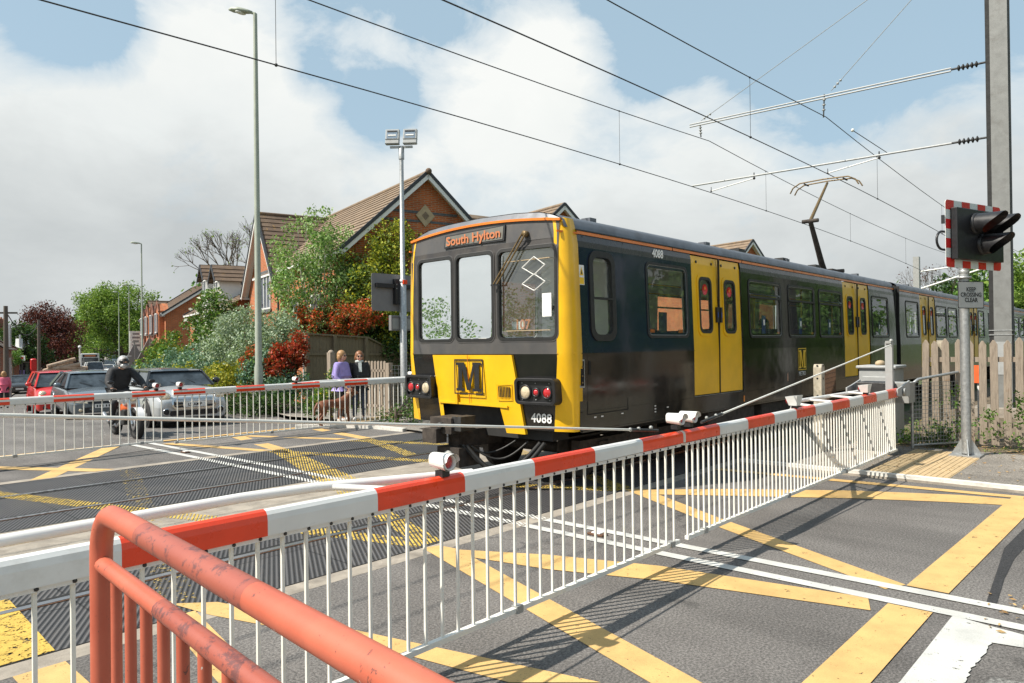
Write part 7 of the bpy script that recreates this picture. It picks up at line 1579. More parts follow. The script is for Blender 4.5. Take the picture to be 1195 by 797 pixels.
# ================================================================== HOUSES
def roof_slab(mb, e0, e1, r0, r1, mat, courses=None, th=.05, rot=None):
    """stepped tile courses from the eaves line e0-e1 up to the ridge line r0-r1"""
    e0, e1, r0, r1 = map(Vector, (e0, e1, r0, r1)); n = courses or max(4, int(((r0 + r1) / 2 - (e0 + e1) / 2).length / .30))
    nrm_ = (e1 - e0).cross(r0 - e0).normalized(); nrm_ = nrm_ if nrm_.z > 0 else -nrm_
    for i in range(n):
        a, b = i / n, (i + 1) / n + .02; p0 = e0 + (r0 - e0) * a; p1 = e1 + (r1 - e1) * a; q0 = e0 + (r0 - e0) * b; q1 = e1 + (r1 - e1) * b
        lo = nrm_ * th; mb.add([p0 + lo, p1 + lo, q1 + nrm_ * .008, q0 + nrm_ * .008, p0, p1], [(0, 1, 2, 3), (4, 5, 1, 0)], mat)
def window_unit(parent, o, xd, w, h, name='window', mull=2, sill=True, nd=None, head=None):
    """framed window on a wall: o = centre on the wall face, xd = along the wall, nd = outward"""
    o = Vector(o); xd = Vector(xd).normalized(); nd = Vector(nd).normalized(); fn = lambda u, v, d: o + xd * u + Z * v + nd * d; m = MB()
    m.ring([(-w / 2, -h / 2), (w / 2, -h / 2), (w / 2, h / 2), (-w / 2, h / 2)], [(-w / 2 + .07, -h / 2 + .07), (w / 2 - .07, -h / 2 + .07), (w / 2 - .07, h / 2 - .07), (-w / 2 + .07, h / 2 - .07)], fn, -.05, .04, 'upvc_white')
    for i in range(1, mull): u = -w / 2 + w * i / mull; m.prism([(u - .035, -h / 2 + .05), (u + .035, -h / 2 + .05), (u + .035, h / 2 - .05), (u - .035, h / 2 - .05)], fn, .0, .045, 'upvc_white')
    fr = m.build(name, parent); m = MB(); m.prism([(-w / 2 + .05, -h / 2 + .05), (w / 2 - .05, -h / 2 + .05), (w / 2 - .05, h / 2 - .05), (-w / 2 + .05, h / 2 - .05)], fn, .004, .012, 'house_glass'); m.build('pane', fr)
    if sill: m = MB(); m.prism([(-w / 2 - .1, -h / 2 - .14), (w / 2 + .1, -h / 2 - .14), (w / 2 + .1, -h / 2 - .002), (-w / 2 - .1, -h / 2 - .002)], fn, 0, .07, 'brick_slate'); m.build('sill', fr)
    if head: m = MB(); m.prism([(-w / 2 - .1, h / 2 + .002), (w / 2 + .1, h / 2 + .002), (w / 2 + .1, h / 2 + .2), (-w / 2 - .1, h / 2 + .2)], fn, 0, .03, head); m.build('lintel', fr)
def gable_block(t, O, A, Bv, L, hw_, ze, zr, z0, brick, tile, ends=(1, 1), barge='barge_dark', soffit=True, over=.35, first=0.0):
    """pitched block: ridge runs from O along A for L, half width hw_ along Bv"""
    O = Vector(O); A = Vector(A).normalized(); Bv = Vector(Bv).normalized(); Q = lambda a, b, z: O + A * a + Bv * b + Z * (z - O.z)
    m = MB(); za = z0
    for s in (-1, 1): m.quad(Q(0, s * hw_, za), Q(L, s * hw_, za), Q(L, s * hw_, ze), Q(0, s * hw_, ze), brick)
    for a in (0, L): m.add([Q(a, -hw_, za), Q(a, hw_, za), Q(a, hw_, ze), Q(a, 0, zr - .05), Q(a, -hw_, ze)], [(0, 1, 2, 3, 4)], brick)
    m.build('wall', t); m = MB(); k = (zr - ze) / hw_
    for s in (-1, 1): roof_slab(m, Q(-over, s * (hw_ + over), ze - k * over), Q(L + over, s * (hw_ + over), ze - k * over), Q(-over, 0, zr + .03), Q(L + over, 0, zr + .03), tile)
    m.tube([Q(-over, 0, zr + .07), Q(L + over, 0, zr + .07)], .09, tile, 6); rf = m.build('roof', t, fixn=False)
    for a, on in ((-over, ends[0]), (L + over, ends[1])):
        if not on: continue
        m = MB()
        for s in (-1, 1):
            m.bar(Q(a, s * (hw_ + over), ze - k * over - .06), Q(a, 0, zr - .04), .05, .24, 'upvc_white'); m.bar(Q(a - .02 * (1 if a > 0 else -1) * -1, s * (hw_ + over), ze - k * over + .06), Q(a, 0, zr + .09), .09, .13, barge)
            if soffit: m.add([Q(a, s * (hw_ + over), ze - k * over - .05), Q(a, 0, zr - .05), Q(a + (over if a < 0 else -over), 0, zr - .05), Q(a + (over if a < 0 else -over), s * (hw_ + over), ze - k * over - .05)], [(0, 1, 2, 3)], 'upvc_white')
        m.build('bargeboard', rf)
    m = MB()
    for s in (-1, 1): m.bar(Q(-over, s * (hw_ + over - .02), ze - k * over - .04), Q(L + over, s * (hw_ + over - .02), ze - k * over - .04), .10, .10, 'upvc_white' if soffit else 'barge_dark')
    m.build('gutter', t); return Q
aa = R(15); A = Vector((math.sin(aa), math.cos(aa), 0)); Bb = Vector((math.cos(aa), -math.sin(aa), 0))
O = atd(495, 205, 29.2); RZ = O.z
h1 = thing('brick_house', 'large orange brick house with a tan tiled roof and a pale diamond in its gable', 'house', (O.x, O.y, -.3))
c2 = atd(307, 251, 36.2); print('WING', (c2 - O).dot(A), (c2 - O).dot(Bb), O)
Q = gable_block(h1, O, A, Bb, (c2 - O).dot(A) + 1.5, 3.3, RZ - 2.95, RZ, -1.2, 'brick_orange', 'tile_tan', ends=(1, 0))
# banded gable facing the line
m = MB()
for z in (RZ - 1.55, RZ - 1.9): hwz = 3.3 * (RZ - z) / 2.95 - .25; m.add([Q(-.02, -hwz, z), Q(-.02, hwz, z), Q(-.02, hwz, z + .10), Q(-.02, -hwz, z + .10)], [(0, 1, 2, 3)], 'brick_slate')
m.build('brick_band', h1); m = MB(); c = Q(-.05, 0, RZ - 1.62); m.prism([(-.42, 0), (0, -.45), (.42, 0), (0, .45)], lambda u, v, d: c + Bb * u + Z * v + A * d, -.03, .03, 'stone_pale'); m.prism([(-.16, 0), (0, -.17), (.16, 0), (0, .17)], lambda u, v, d: c + Bb * u + Z * v + A * d, -.045, -.03, 'tile_tan'); m.build('diamond_panel', h1)
m = MB(); m.ball(Q(-.4, 0, RZ + .1), .13, 'tile_brown', 8, 6); m.build('ridge_cap', h1)
# cross wing towards the street
c2 = atd(307, 251, 36.2); a_off = (c2 - O).dot(A); b_off = (c2 - O).dot(Bb)
O2 = O + A * a_off + Bb * b_off; O2.z = c2.z; wing = gable_block(h1, O2, Bb, A, -b_off + 1, 2.9, 4.9, c2.z, -1.2, 'brick_orange', 'tile_brown', ends=(1, 0))
window_unit(h1, wing(-.02, -.2, 4.55), A, 2.3, 1.7, mull=4, nd=-Bb, head='brick_slate')
m = MB(); m.tube([wing(-.1, -2.9, 4.8), wing(-.1, -2.9, -1.0)], .05, 'barge_dark', 6); m.build('downpipe', h1)
window_unit(h1, Q(3.5, -3.31, 3.4), A, 1.3, 1.2, nd=-Bb); window_unit(h1, Q(6.5, -3.31, 3.4), A, 1.3, 1.2, nd=-Bb); window_unit(h1, Q(4.5, -3.31, .9), A, 1.5, 1.3, nd=-Bb)
m = MB(); mm0 = Q(0, 0, 0); m.quad(wing(-.01, -2.9, 2.55), wing(-.01, 2.9, 2.55), wing(-.01, 2.9, 2.75), wing(-.01, -2.9, 2.75), 'stone_pale'); m.build('string_course', h1)
# lower terrace with dormers further along
O3 = atd(262, 322, 50); O3.z = 7.1
h2 = thing('brick_house', 'orange brick terrace with two white gabled dormers next to the bare tree', 'house', (O3.x, O3.y, -1.0))
base = O + A * (a_off + 3.5) + Bb * (-.5); base.z = 6.5
Q3 = gable_block(h2, base, A, Bb, 14, 3.6, 4.3, 6.5, -2.5, 'brick_orange', 'tile_brown', ends=(0, 1))
for k_, (px, py, pd) in enumerate(((286, 311, 43.5), (273, 311, 46.5))):
    tp = atd(px, py, pd); aa_ = (tp - base).dot(A); wv = Q3(aa_, -3.65, 5.3); zz = tp.z
    m = MB(); fn = lambda u, v, d: Q3(aa_ + u, -3.7 - d, v)
    m.prism([(-.75, 3.9), (.75, 3.9), (.75, zz - .85), (0, zz - .1), (-.75, zz - .85)], fn, -1.2, .0, 'upvc_white'); dm = m.build('dormer', h2)
    m = MB(); roof_slab(m, fn(-1.0, zz - 1.02, .3), fn(-1.0, zz - 1.02, -2.2), fn(0, zz, .3), fn(0, zz, -2.2), 'tile_brown'); roof_slab(m, fn(1.0, zz - 1.02, .3), fn(1.0, zz - 1.02, -2.2), fn(0, zz, .3), fn(0, zz, -2.2), 'tile_brown')
    for s in (-1, 1): m.bar(fn(s * 1.0, zz - 1.06, .3), fn(0, zz - .04, .3), .05, .14, 'barge_dark')
    m.build('dormer_roof', dm, fixn=False); window_unit(h2, Q3(aa_, -3.72, zz - 1.5), A, 1.1, 1.1, nd=-Bb, sill=False)
for d_ in (2, 5, 8, 11): window_unit(h2, Q3(d_, -3.61, 3.1), A, 1.2, 1.2, nd=-Bb)
# second brick building with projecting bays, further down
tp = atd(262, 322, 62)
h3 = thing('brick_building', 'dark orange brick building with a row of narrow white gabled bays, beyond the blossom tree', 'house', (tp.x, tp.y, -1.5)); O4 = tp.copy()
Q4 = gable_block(h3, O4, A, Bb, 15, 4.6, tp.z - 3.1, tp.z, -3, 'brick_orange', 'tile_brown', ends=(1, 1), soffit=False)
ez = tp.z - 3.1
for k in range(4):
    a0 = 1.6 + k * 3.3; fn = lambda u, v, d: Q4(a0 + u, -4.6 - d, v); m = MB(); m.prism([(-.9, -3), (.9, -3), (.9, ez + .1), (0, ez + .75), (-.9, ez + .1)], fn, -.35, .4, 'brick_red' if k % 2 else 'brick_orange'); bay = m.build('bay', h3)
    m = MB(); m.bar(fn(-1.05, ez + .0, .45), fn(0, ez + .85, .45), .06, .16, 'post_red' if 0 else 'brick_red'); m.bar(fn(1.05, ez + .0, .45), fn(0, ez + .85, .45), .06, .16, 'brick_red'); m.ball(fn(0, ez + .95, .4), .08, 'tile_brown', 6, 5); m.build('bay_gable', bay)
    window_unit(h3, Q4(a0, -5.12, ez - .9), A, 1.1, 1.6, nd=-Bb); m = MB(); m.prism([(.95, -3), (1.2, -3), (1.2, ez), (.95, ez)], fn, -.05, .3, 'upvc_white'); m.build('white_pilaster', h3)
m = MB()
for z in (ez - .25,): m.bar(Q4(.2, -4.75, z), Q4(15, -4.75, z), .3, .3, 'upvc_white')
m.build('fascia', h3)
# lower wing with a brown roof beyond
tp = atd(176, 352, 90); h4 = thing('brick_building', 'orange brick wing with a broad brown roof at the far end of the terrace', 'house', (tp.x, tp.y, -1.8)); tp2 = tp.copy(); Q5 = gable_block(h4, tp2, Bb, A, 7, 5, tp.z - 2.8, tp.z, -3, 'brick_orange', 'tile_brown', ends=(0, 1), soffit=False)
window_unit(h4, Q5(-.05, 1, 1.6), A, 1.4, 1.4, nd=-Bb); window_unit(h4, Q5(2.5, -5.02, 1.8), Bb, 1.4, 1.4, nd=-A)
# roofs glimpsed over the train
def small_house(label, px, py, dep, ang, L=9, hw_=3.4, tile='tile_tan', ztop=None):
    tp = atd(px, py, dep); aa = R(ang); A_ = Vector((math.sin(aa), math.cos(aa), 0)); B_ = Vector((math.cos(aa), -math.sin(aa), 0)); t = thing('brick_house', label, 'house', (tp.x, tp.y, 0)); return gable_block(t, tp, A_, B_, L, hw_, tp.z - 2.6, tp.z, -1, 'brick_orange', tile, ends=(1, 0)), t
small_house('brick house whose tan roof and white bargeboards peep over the cab roof', 654, 241, 36, 15, L=9, hw_=3.0)
small_house('brick house whose tan gable peeps over the train beside the pantograph', 874, 282, 52, 15, L=9, hw_=2.6)
# low link roof between the diamond gable and the next house
q0 = atd(546, 251, 34); q1 = atd(640, 262, 37); m = MB(); e0 = atd(520, 300, 31); e1 = atd(655, 300, 34); roof_slab(m, e0, e1, q0, q1, 'tile_tan'); m.add([e0, e1, Vector((e1.x, e1.y, -.5)), Vector((e0.x, e0.y, -.5))], [(0, 1, 2, 3)], 'brick_orange')
bk = Vector((1.2, 2.2, 0)); m.add([q0, q1, Vector((q1.x, q1.y, -.5)) + bk, Vector((q0.x, q0.y, -.5)) + bk], [(0, 1, 2, 3)], 'brick_orange'); tag(m.build('link_building', fixn=False), 'low tan roofed link building between the diamond gable house and the next one', 'building')
# left side of the street: terrace in shade
def terrace(label, px, depth, top, w, dep, brick, gablew=False, chim=2):
    c = atd(px, 408, depth); z0 = hz(c.x, c.y) - 1; zt = atd(px, top, depth).z; t = thing('terrace_house', label, 'house', (c.x, c.y, z0)); aa = R(17); A_ = Vector((math.sin(aa), math.cos(aa), 0)); B_ = Vector((-math.cos(aa), math.sin(aa), 0))
    O = c.copy(); O.z = zt; m = MB(); Q = lambda a, b, z: Vector((c.x, c.y, 0)) + A_ * a + B_ * b + Z * z; ze = zt - 2.2
    m.quad(Q(0, 0, z0), Q(w, 0, z0), Q(w, 0, ze), Q(0, 0, ze), brick); m.add([Q(0, 0, z0), Q(0, dep, z0), Q(0, dep, ze), Q(0, dep / 2, zt), Q(0, 0, ze)], [(0, 1, 2, 3, 4)], brick); m.add([Q(w, 0, z0), Q(w, dep, z0), Q(w, dep, ze), Q(w, dep / 2, zt), Q(w, 0, ze)], [(0, 1, 2, 3, 4)], brick); m.build('wall', t)
    m = MB(); roof_slab(m, Q(-.1, -.3, ze - .1), Q(w + .1, -.3, ze - .1), Q(-.1, dep / 2, zt), Q(w + .1, dep / 2, zt), 'tile_dark'); roof_slab(m, Q(-.1, dep + .3, ze - .1), Q(w + .1, dep + .3, ze - .1), Q(-.1, dep / 2, zt), Q(w + .1, dep / 2, zt), 'tile_dark'); rf = m.build('roof', t, fixn=False)
    for k in range(chim):
        a = .6 + k * (w - 1.2) / max(1, chim - 1); m = MB(); o = Q(a, dep / 2, zt); m.bar(o - Z * .6, o + Z * .9, .9, .6, 'brick_red', (0, 1, 0)); ch_ = m.build('chimney', rf); m = MB()
        for e in (-.25, 0, .25): m.tube([o + Z * .9 + A_ * e, o + Z * 1.3 + A_ * e], .10, 'chimney_pot', 8)
        m.build('chimney_pots', ch_)
    n = max(1, int(w / 3))
    for k in range(n):
        a = (k + .5) * w / n
        if gablew: m = MB(); fn = lambda u, v, d: Q(a + u, -d, v); m.prism([(-.7, ze - .1), (.7, ze - .1), (.7, ze + .1), (0, ze + .9), (-.7, ze + .1)], fn, -.3, .2, 'render_white'); gb = m.build('gable', t); m = MB(); m.prism([(-.35, ze - .3), (.35, ze - .3), (.35, ze + .5), (-.35, ze + .5)], fn, .35, .38, 'house_glass'); m.build('gable_window', gb)
        for z in (z0 + 2.3, z0 + 5.0): window_unit(t, Q(a, -.02, z), A_, 1.3, 1.5, nd=-B_)
        m = MB(); m.prism([(a - .95, z0), (a - .8, z0), (a - .8, ze - .6), (a - .95, ze - .6)], lambda u, v, d: Q(u, -d, v), 0, .12, 'render_white'); m.build('white_surround', t)
    return t
terrace('red brick terrace house end at the left edge of the street', 4, 44, 364, 7, 8, 'brick_red', chim=1)
terrace('shaded terrace with tall white gables and rows of chimney pots', 22, 62, 377, 18, 9, 'brick_red', gablew=True, chim=4)
terrace('distant terrace behind the copper beech with chimneys on its ridge', 40, 95, 377, 20, 9, 'brick_red', chim=5)

# ================================================================== VEGETATION
def leaves(centres, n, spread, size, mat, name, parent, flat=1.0, aspect=.55, tag_=None, mbase=None):
    """n leaf blades scattered round clump centres"""
    c = np.array([tuple(x) for x in centres]); pick = rng.integers(0, len(c), n); sp = spread if np.isscalar(spread) else np.array(spread)
    d = rng.normal(size=(n, 3)); d /= np.linalg.norm(d, axis=1)[:, None]; rr = rng.random(n) ** .45
    p = c[pick] + d * (rr * sp)[:, None] * np.array([1, 1, flat]); s = size * rng.uniform(.6, 1.35, n)
    a = rng.normal(size=(n, 3)); a /= np.linalg.norm(a, axis=1)[:, None]; b = np.cross(a, rng.normal(size=(n, 3))); b /= np.linalg.norm(b, axis=1)[:, None]
    nrm_ = np.cross(a, b); v = np.empty((n, 4, 3)); v[:, 0] = p - a * s[:, None]; v[:, 1] = p + b * (s * aspect)[:, None] + nrm_ * (s * .12)[:, None]; v[:, 2] = p + a * s[:, None]; v[:, 3] = p - b * (s * aspect)[:, None] + nrm_ * (s * .12)[:, None]
    me = bpy.data.meshes.new(name); me.vertices.add(n * 4); me.loops.add(n * 4); me.polygons.add(n); inv = parent_inv(parent) if parent is not None else Matrix.Identity(4); M3 = np.array(inv.to_3x3()); T = np.array(inv.translation)
    me.vertices.foreach_set('co', (v.reshape(-1, 3) @ M3.T + T).ravel()); me.loops.foreach_set('vertex_index', np.arange(n * 4, dtype=np.int32)); me.polygons.foreach_set('loop_start', np.arange(0, n * 4, 4, dtype=np.int32)); me.polygons.foreach_set('loop_total', np.full(n, 4, dtype=np.int32))
    mats = mat if isinstance(mat, (list, tuple)) else [mat]
    for k in mats: me.materials.append(MT[k])
    if len(mats) > 1: me.polygons.foreach_set('material_index', (rng.random(n) < .12).astype(np.int32) if len(mats) == 2 else rng.integers(0, len(mats), n).astype(np.int32))
    me.update(); o = bpy.data.objects.new(name, me); scene.collection.objects.link(o)
    if parent is not None: o.parent = parent
    return o
def lobes_clumps(lobes, n):
    """clump centres near the skin of overlapping ellipsoids (centre, (rx, ry, rz))"""
    out = []; wts = np.array([l[1][0] * l[1][1] * l[1][2] for l in lobes]) ** .7; wts /= wts.sum()
    for _ in range(n):
        c, r = lobes[rng.choice(len(lobes), p=wts)]; d = rng.normal(size=3); d /= np.linalg.norm(d); k = rng.uniform(.45, 1.0) ** .6
        out.append(Vector((c[0] + d[0] * r[0] * k, c[1] + d[1] * r[1] * k, c[2] + d[2] * r[2] * k)))
    return out
def tree(name, label, cat, base, lobes, clumps, n, spread, size, mat, trunk_r=.2, bark='bark', group=None, limbs=14, blossom=None, zb=None, flat=1.0):
    x, y = base; z0 = hz(x, y) - .1 if zb is None else zb; t = thing(name, label, cat, (x, y, z0), 0, group); cc = lobes_clumps(lobes, clumps); top = max(l[0][2] for l in lobes); low = min(l[0][2] - l[1][2] for l in lobes)
    m = MB(); fork = Vector((x, y, z0 + max(.3, (low - z0) * .8 + .2))); m.tube([(x, y, z0), (x + .03, y, z0 + (fork.z - z0) * .5), fork, (x + (lobes[0][0][0] - x) * .5, y + (lobes[0][0][1] - y) * .5, (fork.z + top) / 2)], [trunk_r * 1.25, trunk_r, trunk_r * .85, trunk_r * .4], bark, 8)
    for c in cc[:limbs]: mid = fork + (c - fork) * .5 + Vector(rng.normal(0, .12, 3)) * (c - fork).length * .3; m.tube([fork + Z * rng.uniform(0, .4) * (top - fork.z) * .4, mid, c], [trunk_r * .45, trunk_r * .28, trunk_r * .08], bark, 5)
    m.build('trunk', t); leaves(cc, n, spread, size, mat, 'crown', t, flat)
    if blossom: leaves([c for c in cc if rng.random() < .8], blossom[0], spread * 1.05, blossom[1], 'blossom', 'blossom', t)
    return t
def box_lobes(px0, px1, py0, py1, depth, k=7, thick=1.0, rs=(.28, .45), seed=0):
    """fill the place seen between these picture bounds at a distance with overlapping lobes of foliage"""
    r_ = np.random.default_rng(seed); out = []; c0 = atd(px0, py0, depth); c1 = atd(px1, py1, depth); w = (c1 - c0).dot(RT); h = abs(c0.z - c1.z)
    for i in range(k):
        px = px0 + (px1 - px0) * r_.uniform(.2, .8); py = py0 + (py1 - py0) * r_.uniform(.2, .8); dd = depth + r_.uniform(-.3, .3) * thick * w; p = atd(px, py, dd); r = w * r_.uniform(*rs) ; rz_ = min(r * 1.1, h * .42); out.append(((p.x, p.y, p.z), (r, r, rz_)))
    return out
def bx(px, py, d): p = atd(px, py, d); return (p.x, p.y)
def LOB(lst, ): # (px, py, depth, rx, rz)
    return [((atd(a, b, d).x, atd(a, b, d).y, atd(a, b, d).z), (r, r, rz_)) for a, b, d, r, rz_ in lst]
# hedge line from the fence to the houses
tree('birch_tree', 'loose leafy birch with pale twinkling leaves in front of the brick house', 'tree', bx(368, 440, 27), LOB([(368, 268, 27, .75, .75), (355, 298, 27, 1.3, 1.1), (395, 305, 27.5, 1.15, 1.2), (345, 330, 26.5, 1.0, .9), (385, 345, 27, 1.4, 1.1), (360, 372, 26.5, 1.2, .9), (405, 330, 27, .8, 1.1), (375, 248, 27, .3, .35)]), 170, 14000, .38, .056, ['leaf_birch', 'leaf_green'], .07, 'bark_pale', limbs=60)
tree('conifer_tree', 'feathery golden green conifer beside the floodlight column', 'tree', bx(455, 440, 27.5), LOB([(455, 290, 27.5, .95, 1.2), (435, 320, 27.5, 1.15, 1.2), (470, 310, 27.5, 1.05, 1.4), (450, 350, 27.2, 1.6, 1.3), (475, 370, 27, 1.4, 1.3), (440, 385, 27.2, 1.4, .9), (468, 275, 27.5, .42, .55)]), 210, 16000, .36, .060, ['leaf_conifer', 'leaf_dark'], .16, limbs=30)
tree('evergreen_tree', 'dark evergreen filling the space below the golden conifer', 'tree', bx(470, 440, 27.5), LOB([(465, 395, 27, 1.5, 1.1), (490, 380, 27.2, 1.3, 1.7), (440, 402, 27, 1.2, .8), (478, 415, 27, 1.4, 1.1)]), 110, 9000, .4, .06, ['leaf_dark', 'leaf_green'], .12)
def shrub(label, lobes, n, size, mat, spread=.3, clumps=70, blossom=None, name='shrub', group='shrubs crowding the verge in front of the houses', cat='shrub'):
    c = lobes[0][0]; return tree(name, label, cat, (c[0], c[1]), lobes, clumps, n, spread, size, mat, .05, group=group, limbs=22, blossom=blossom)
shrub('scarlet leaved shrub standing over the timber fence', LOB([(385, 370, 26.2, .9, .55), (410, 376, 26, .9, .6), (370, 383, 26, .8, .55), (425, 368, 25.8, .8, .45), (362, 374, 26.3, .6, .45)]), 8000, .055, ['leaf_red_mix', 'leaf_red'], .26, 110)
shrub('brightest scarlet shrub low beside the fence end post', LOB([(340, 412, 22, .55, .42), (330, 425, 21.8, .5, .4), (345, 402, 22, .3, .3)]), 3800, .05, 'leaf_red', .2, 70)
shrub('small red tipped shrub between the hedge and the lamp post', LOB([(295, 425, 22.5, .35, .5), (305, 440, 22, .35, .4)]), 1500, .045, 'leaf_red_mix', .2, 30)
shrub('silvery olive leaved bush behind the tall lamp post', LOB([(285, 388, 25, .95, .8), (312, 384, 25, .8, .6), (335, 392, 24.5, .7, .6), (262, 410, 26, .9, .7), (300, 412, 24, .9, .7), (270, 395, 25.5, .8, .6), (330, 378, 25, .4, .4)]), 12000, .050, 'leaf_silver', .32, 150)
shrub('deep green holly like shrub below the silvery bush', LOB([(315, 430, 22.5, .75, .6), (300, 445, 22, .6, .5), (330, 445, 21.8, .6, .5), (343, 450, 21.5, .4, .4), (318, 455, 21.6, .7, .35)]), 7500, .05, ['leaf_bluegreen', 'leaf_green'], .25, 100)
shrub('blue green bush above the silver car', LOB([(235, 425, 28, 1.0, .6), (255, 420, 27, 1.0, .7), (215, 427, 30, 1.0, .6), (272, 430, 25.5, .8, .6), (245, 440, 25.5, .8, .5)]), 10000, .06, ['leaf_bluegreen', 'leaf_silver'], .3, 120)
shrub('variegated yellow green bush at the silver car bonnet', LOB([(270, 440, 23.8, .65, .45), (285, 435, 23.5, .6, .5), (258, 437, 24.5, .6, .4), (222, 435, 27, .6, .3)]), 5500, .045, ['leaf_yellow', 'leaf_green'], .22, 80)
shrub('long low blue green hedge beside the queue of cars', LOB([(200, 432, 33, 1.1, .5), (185, 436, 36, 1.1, .5), (170, 440, 40, 1.2, .6), (212, 432, 31, .9, .5)]), 6000, .07, ['leaf_bluegreen', 'leaf_yellow'], .35, 80, name='hedge', cat='hedge')
shrub('bushy green shrub with orange tips against the brick building', LOB([(192, 415, 42, 1.1, 1.0), (205, 420, 40, 1.0, .8), (182, 425, 44, 1.0, .8), (198, 400, 44, .7, .6)]), 5000, .08, ['leaf_green', 'leaf_yellow'], .4, 70)
shrub('low ivy and weeds at the foot of the timber fence', LOB([(340, 465, 20.3, .7, .3), (320, 470, 20.3, .8, .3), (300, 472, 20.5, .8, .3), (280, 470, 21.3, .9, .35), (262, 468, 22.5, .9, .35)]), 5500, .04, ['leaf_dark', 'leaf_green'], .25, 90, name='ivy', cat='ivy')
shrub('leafy tangle climbing the sloping wire fence by the lilac jacket', LOB([(385, 450, 17.6, .22, .3), (394, 440, 17.4, .2, .25), (378, 465, 17.6, .25, .25), (372, 475, 17.5, .3, .2)]), 2200, .03, ['leaf_green', 'leaf_yellow'], .16, 50)
shrub('low weeds at the foot of the floodlight column', LOB([(462, 482, 16.4, .25, .15), (480, 480, 16.6, .3, .2), (452, 484, 16.4, .25, .1), (488, 465, 17.5, .4, .35)]), 1700, .03, ['leaf_green', 'leaf_dark'], .16, 50)
tree('blossom_tree', 'round dark green hawthorn covered with white blossom', 'tree', bx(250, 440, 36), LOB([(252, 358, 36, .95, .8), (243, 378, 36, 1.0, .9), (262, 378, 36, 1.0, 1.0), (248, 400, 35.5, 1.05, .8), (262, 405, 35.5, .9, .8), (258, 345, 36, .5, .4)]), 120, 8500, .38, .07, ['leaf_green', 'leaf_dark'], .10, blossom=(800, .10))
# bare tree behind the terrace
def bare(label, px, depth, pys, r, seed, mat='bark', buds='leaf_lime', nb=500):
    c = atd(px, 408, depth); z0 = hz(c.x, c.y) - .5; zt = atd(px, pys, depth).z; t = thing('bare_tree', label, 'tree', (c.x, c.y, z0)); m = MB(); q = np.random.default_rng(seed); H_ = zt - z0; tips = []
    def grow(p, d, ln, rad, lv):
        e = p + d * ln; m.tube([p, p + d * ln * .5 + Vector(q.normal(0, .04, 3)) * ln, e], [rad, rad * .85, rad * .65], mat, 5 if lv < 2 else 4, caps=False)
        if lv >= 6: tips.append(e); return
        for _ in range(3 if lv < 4 else 3):
            nd = (d + Vector(q.normal(0, .34, 3)) + Z * .16).normalized(); grow(e, nd, ln * q.uniform(.60, .80), rad * .62, lv + 1)
    grow(Vector((c.x, c.y, z0)), Vector((.02, 0, 1)), H_ * .31, r, 0); m.build('trunk', t)
    if buds: leaves(tips, nb, .3, .09, buds, 'crown', t)
bare('leafless spreading tree rising behind the dormer terrace', 284, 66, 262, .26, 4, nb=350); bare('small bare blossoming tree beyond the train roof', 1082, 62, 300, .10, 8, nb=260, buds='leaf_copper')
# street trees
tree('broad_tree', 'broad round tree in fresh spring leaf over the far road', 'tree', bx(150, 408, 112), LOB([(138, 360, 112, 4.8, 3.4), (118, 352, 112, 3.2, 2.6), (158, 356, 112, 3.4, 3.0), (128, 375, 112, 4.4, 3.2), (155, 380, 112, 4.0, 3.2), (112, 372, 110, 2.6, 2.2), (140, 345, 112, 3.6, 1.9), (125, 396, 112, 4.0, 2.6), (162, 392, 110, 2.8, 2.6), (104, 358, 111, 1.6, 1.3)]), 330, 34000, 1.15, .15, ['leaf_lime', 'leaf_green'], .6, limbs=26)
tree('copper_beech', 'dark copper leaved beech overhanging the shaded pavement', 'tree', bx(55, 408, 82), LOB([(55, 376, 82, 2.2, 1.9), (48, 390, 82, 3.0, 2.2), (65, 392, 82, 3.0, 2.4), (40, 405, 80, 3.0, 2.0), (58, 410, 80, 3.0, 2.2), (50, 366, 82, 1.2, .9), (40, 396, 80, 1.8, 1.3)]), 260, 26000, 1.0, .105, 'leaf_copper', .35)
tree('dark_tree', 'nearly black dense tree between the terrace and the copper beech', 'tree', bx(24, 408, 66), LOB([(24, 400, 66, 1.6, 2.0), (20, 412, 65, 1.8, 1.8), (30, 408, 66, 1.6, 2.2), (34, 420, 66, 2.0, 1.5)]), 80, 5000, .7, .14, 'leaf_dark', .2)
tree('street_tree', 'pale green rounded tree behind the copper beech', 'tree', bx(84, 408, 125), LOB([(84, 383, 128, 3.6, 2.6), (78, 395, 125, 3.6, 2.4), (92, 398, 125, 3.2, 2.2), (72, 402, 120, 2.6, 2.2), (88, 408, 120, 3.6, 2.0)]), 130, 8000, 1.1, .24, ['leaf_green', 'leaf_lime'], .3)
tree('street_tree', 'dark green tree between the pale rounded tree and the broad tree', 'tree', bx(103, 408, 138), LOB([(102, 392, 138, 3.4, 3.2), (108, 405, 136, 3.2, 3.0), (98, 408, 136, 3.0, 2.4), (112, 390, 140, 3, 3)]), 120, 7000, 1.1, .25, 'leaf_dark', .3)
tree('street_tree', 'small bright yellow green tree beside the globe beacon', 'tree', bx(103, 410, 128), LOB([(104, 404, 126, 1.5, 1.0), (100, 409, 126, 1.4, .9)]), 40, 1600, .6, .2, 'leaf_yellow', .12)
tree('street_tree', 'dark tree closing the street end behind the broad trunk', 'tree', bx(150, 408, 185), LOB([(130, 402, 185, 6, 3.6), (150, 400, 180, 6, 4), (118, 405, 188, 5, 3), (165, 402, 175, 6, 4)]), 130, 7000, 1.7, .36, 'leaf_dark', .4)
tree('street_tree', 'small green roadside tree by the bus shelter', 'tree', bx(15, 420, 60), LOB([(15, 416, 60, .7, .65)]), 18, 900, .35, .08, 'leaf_green', .05)
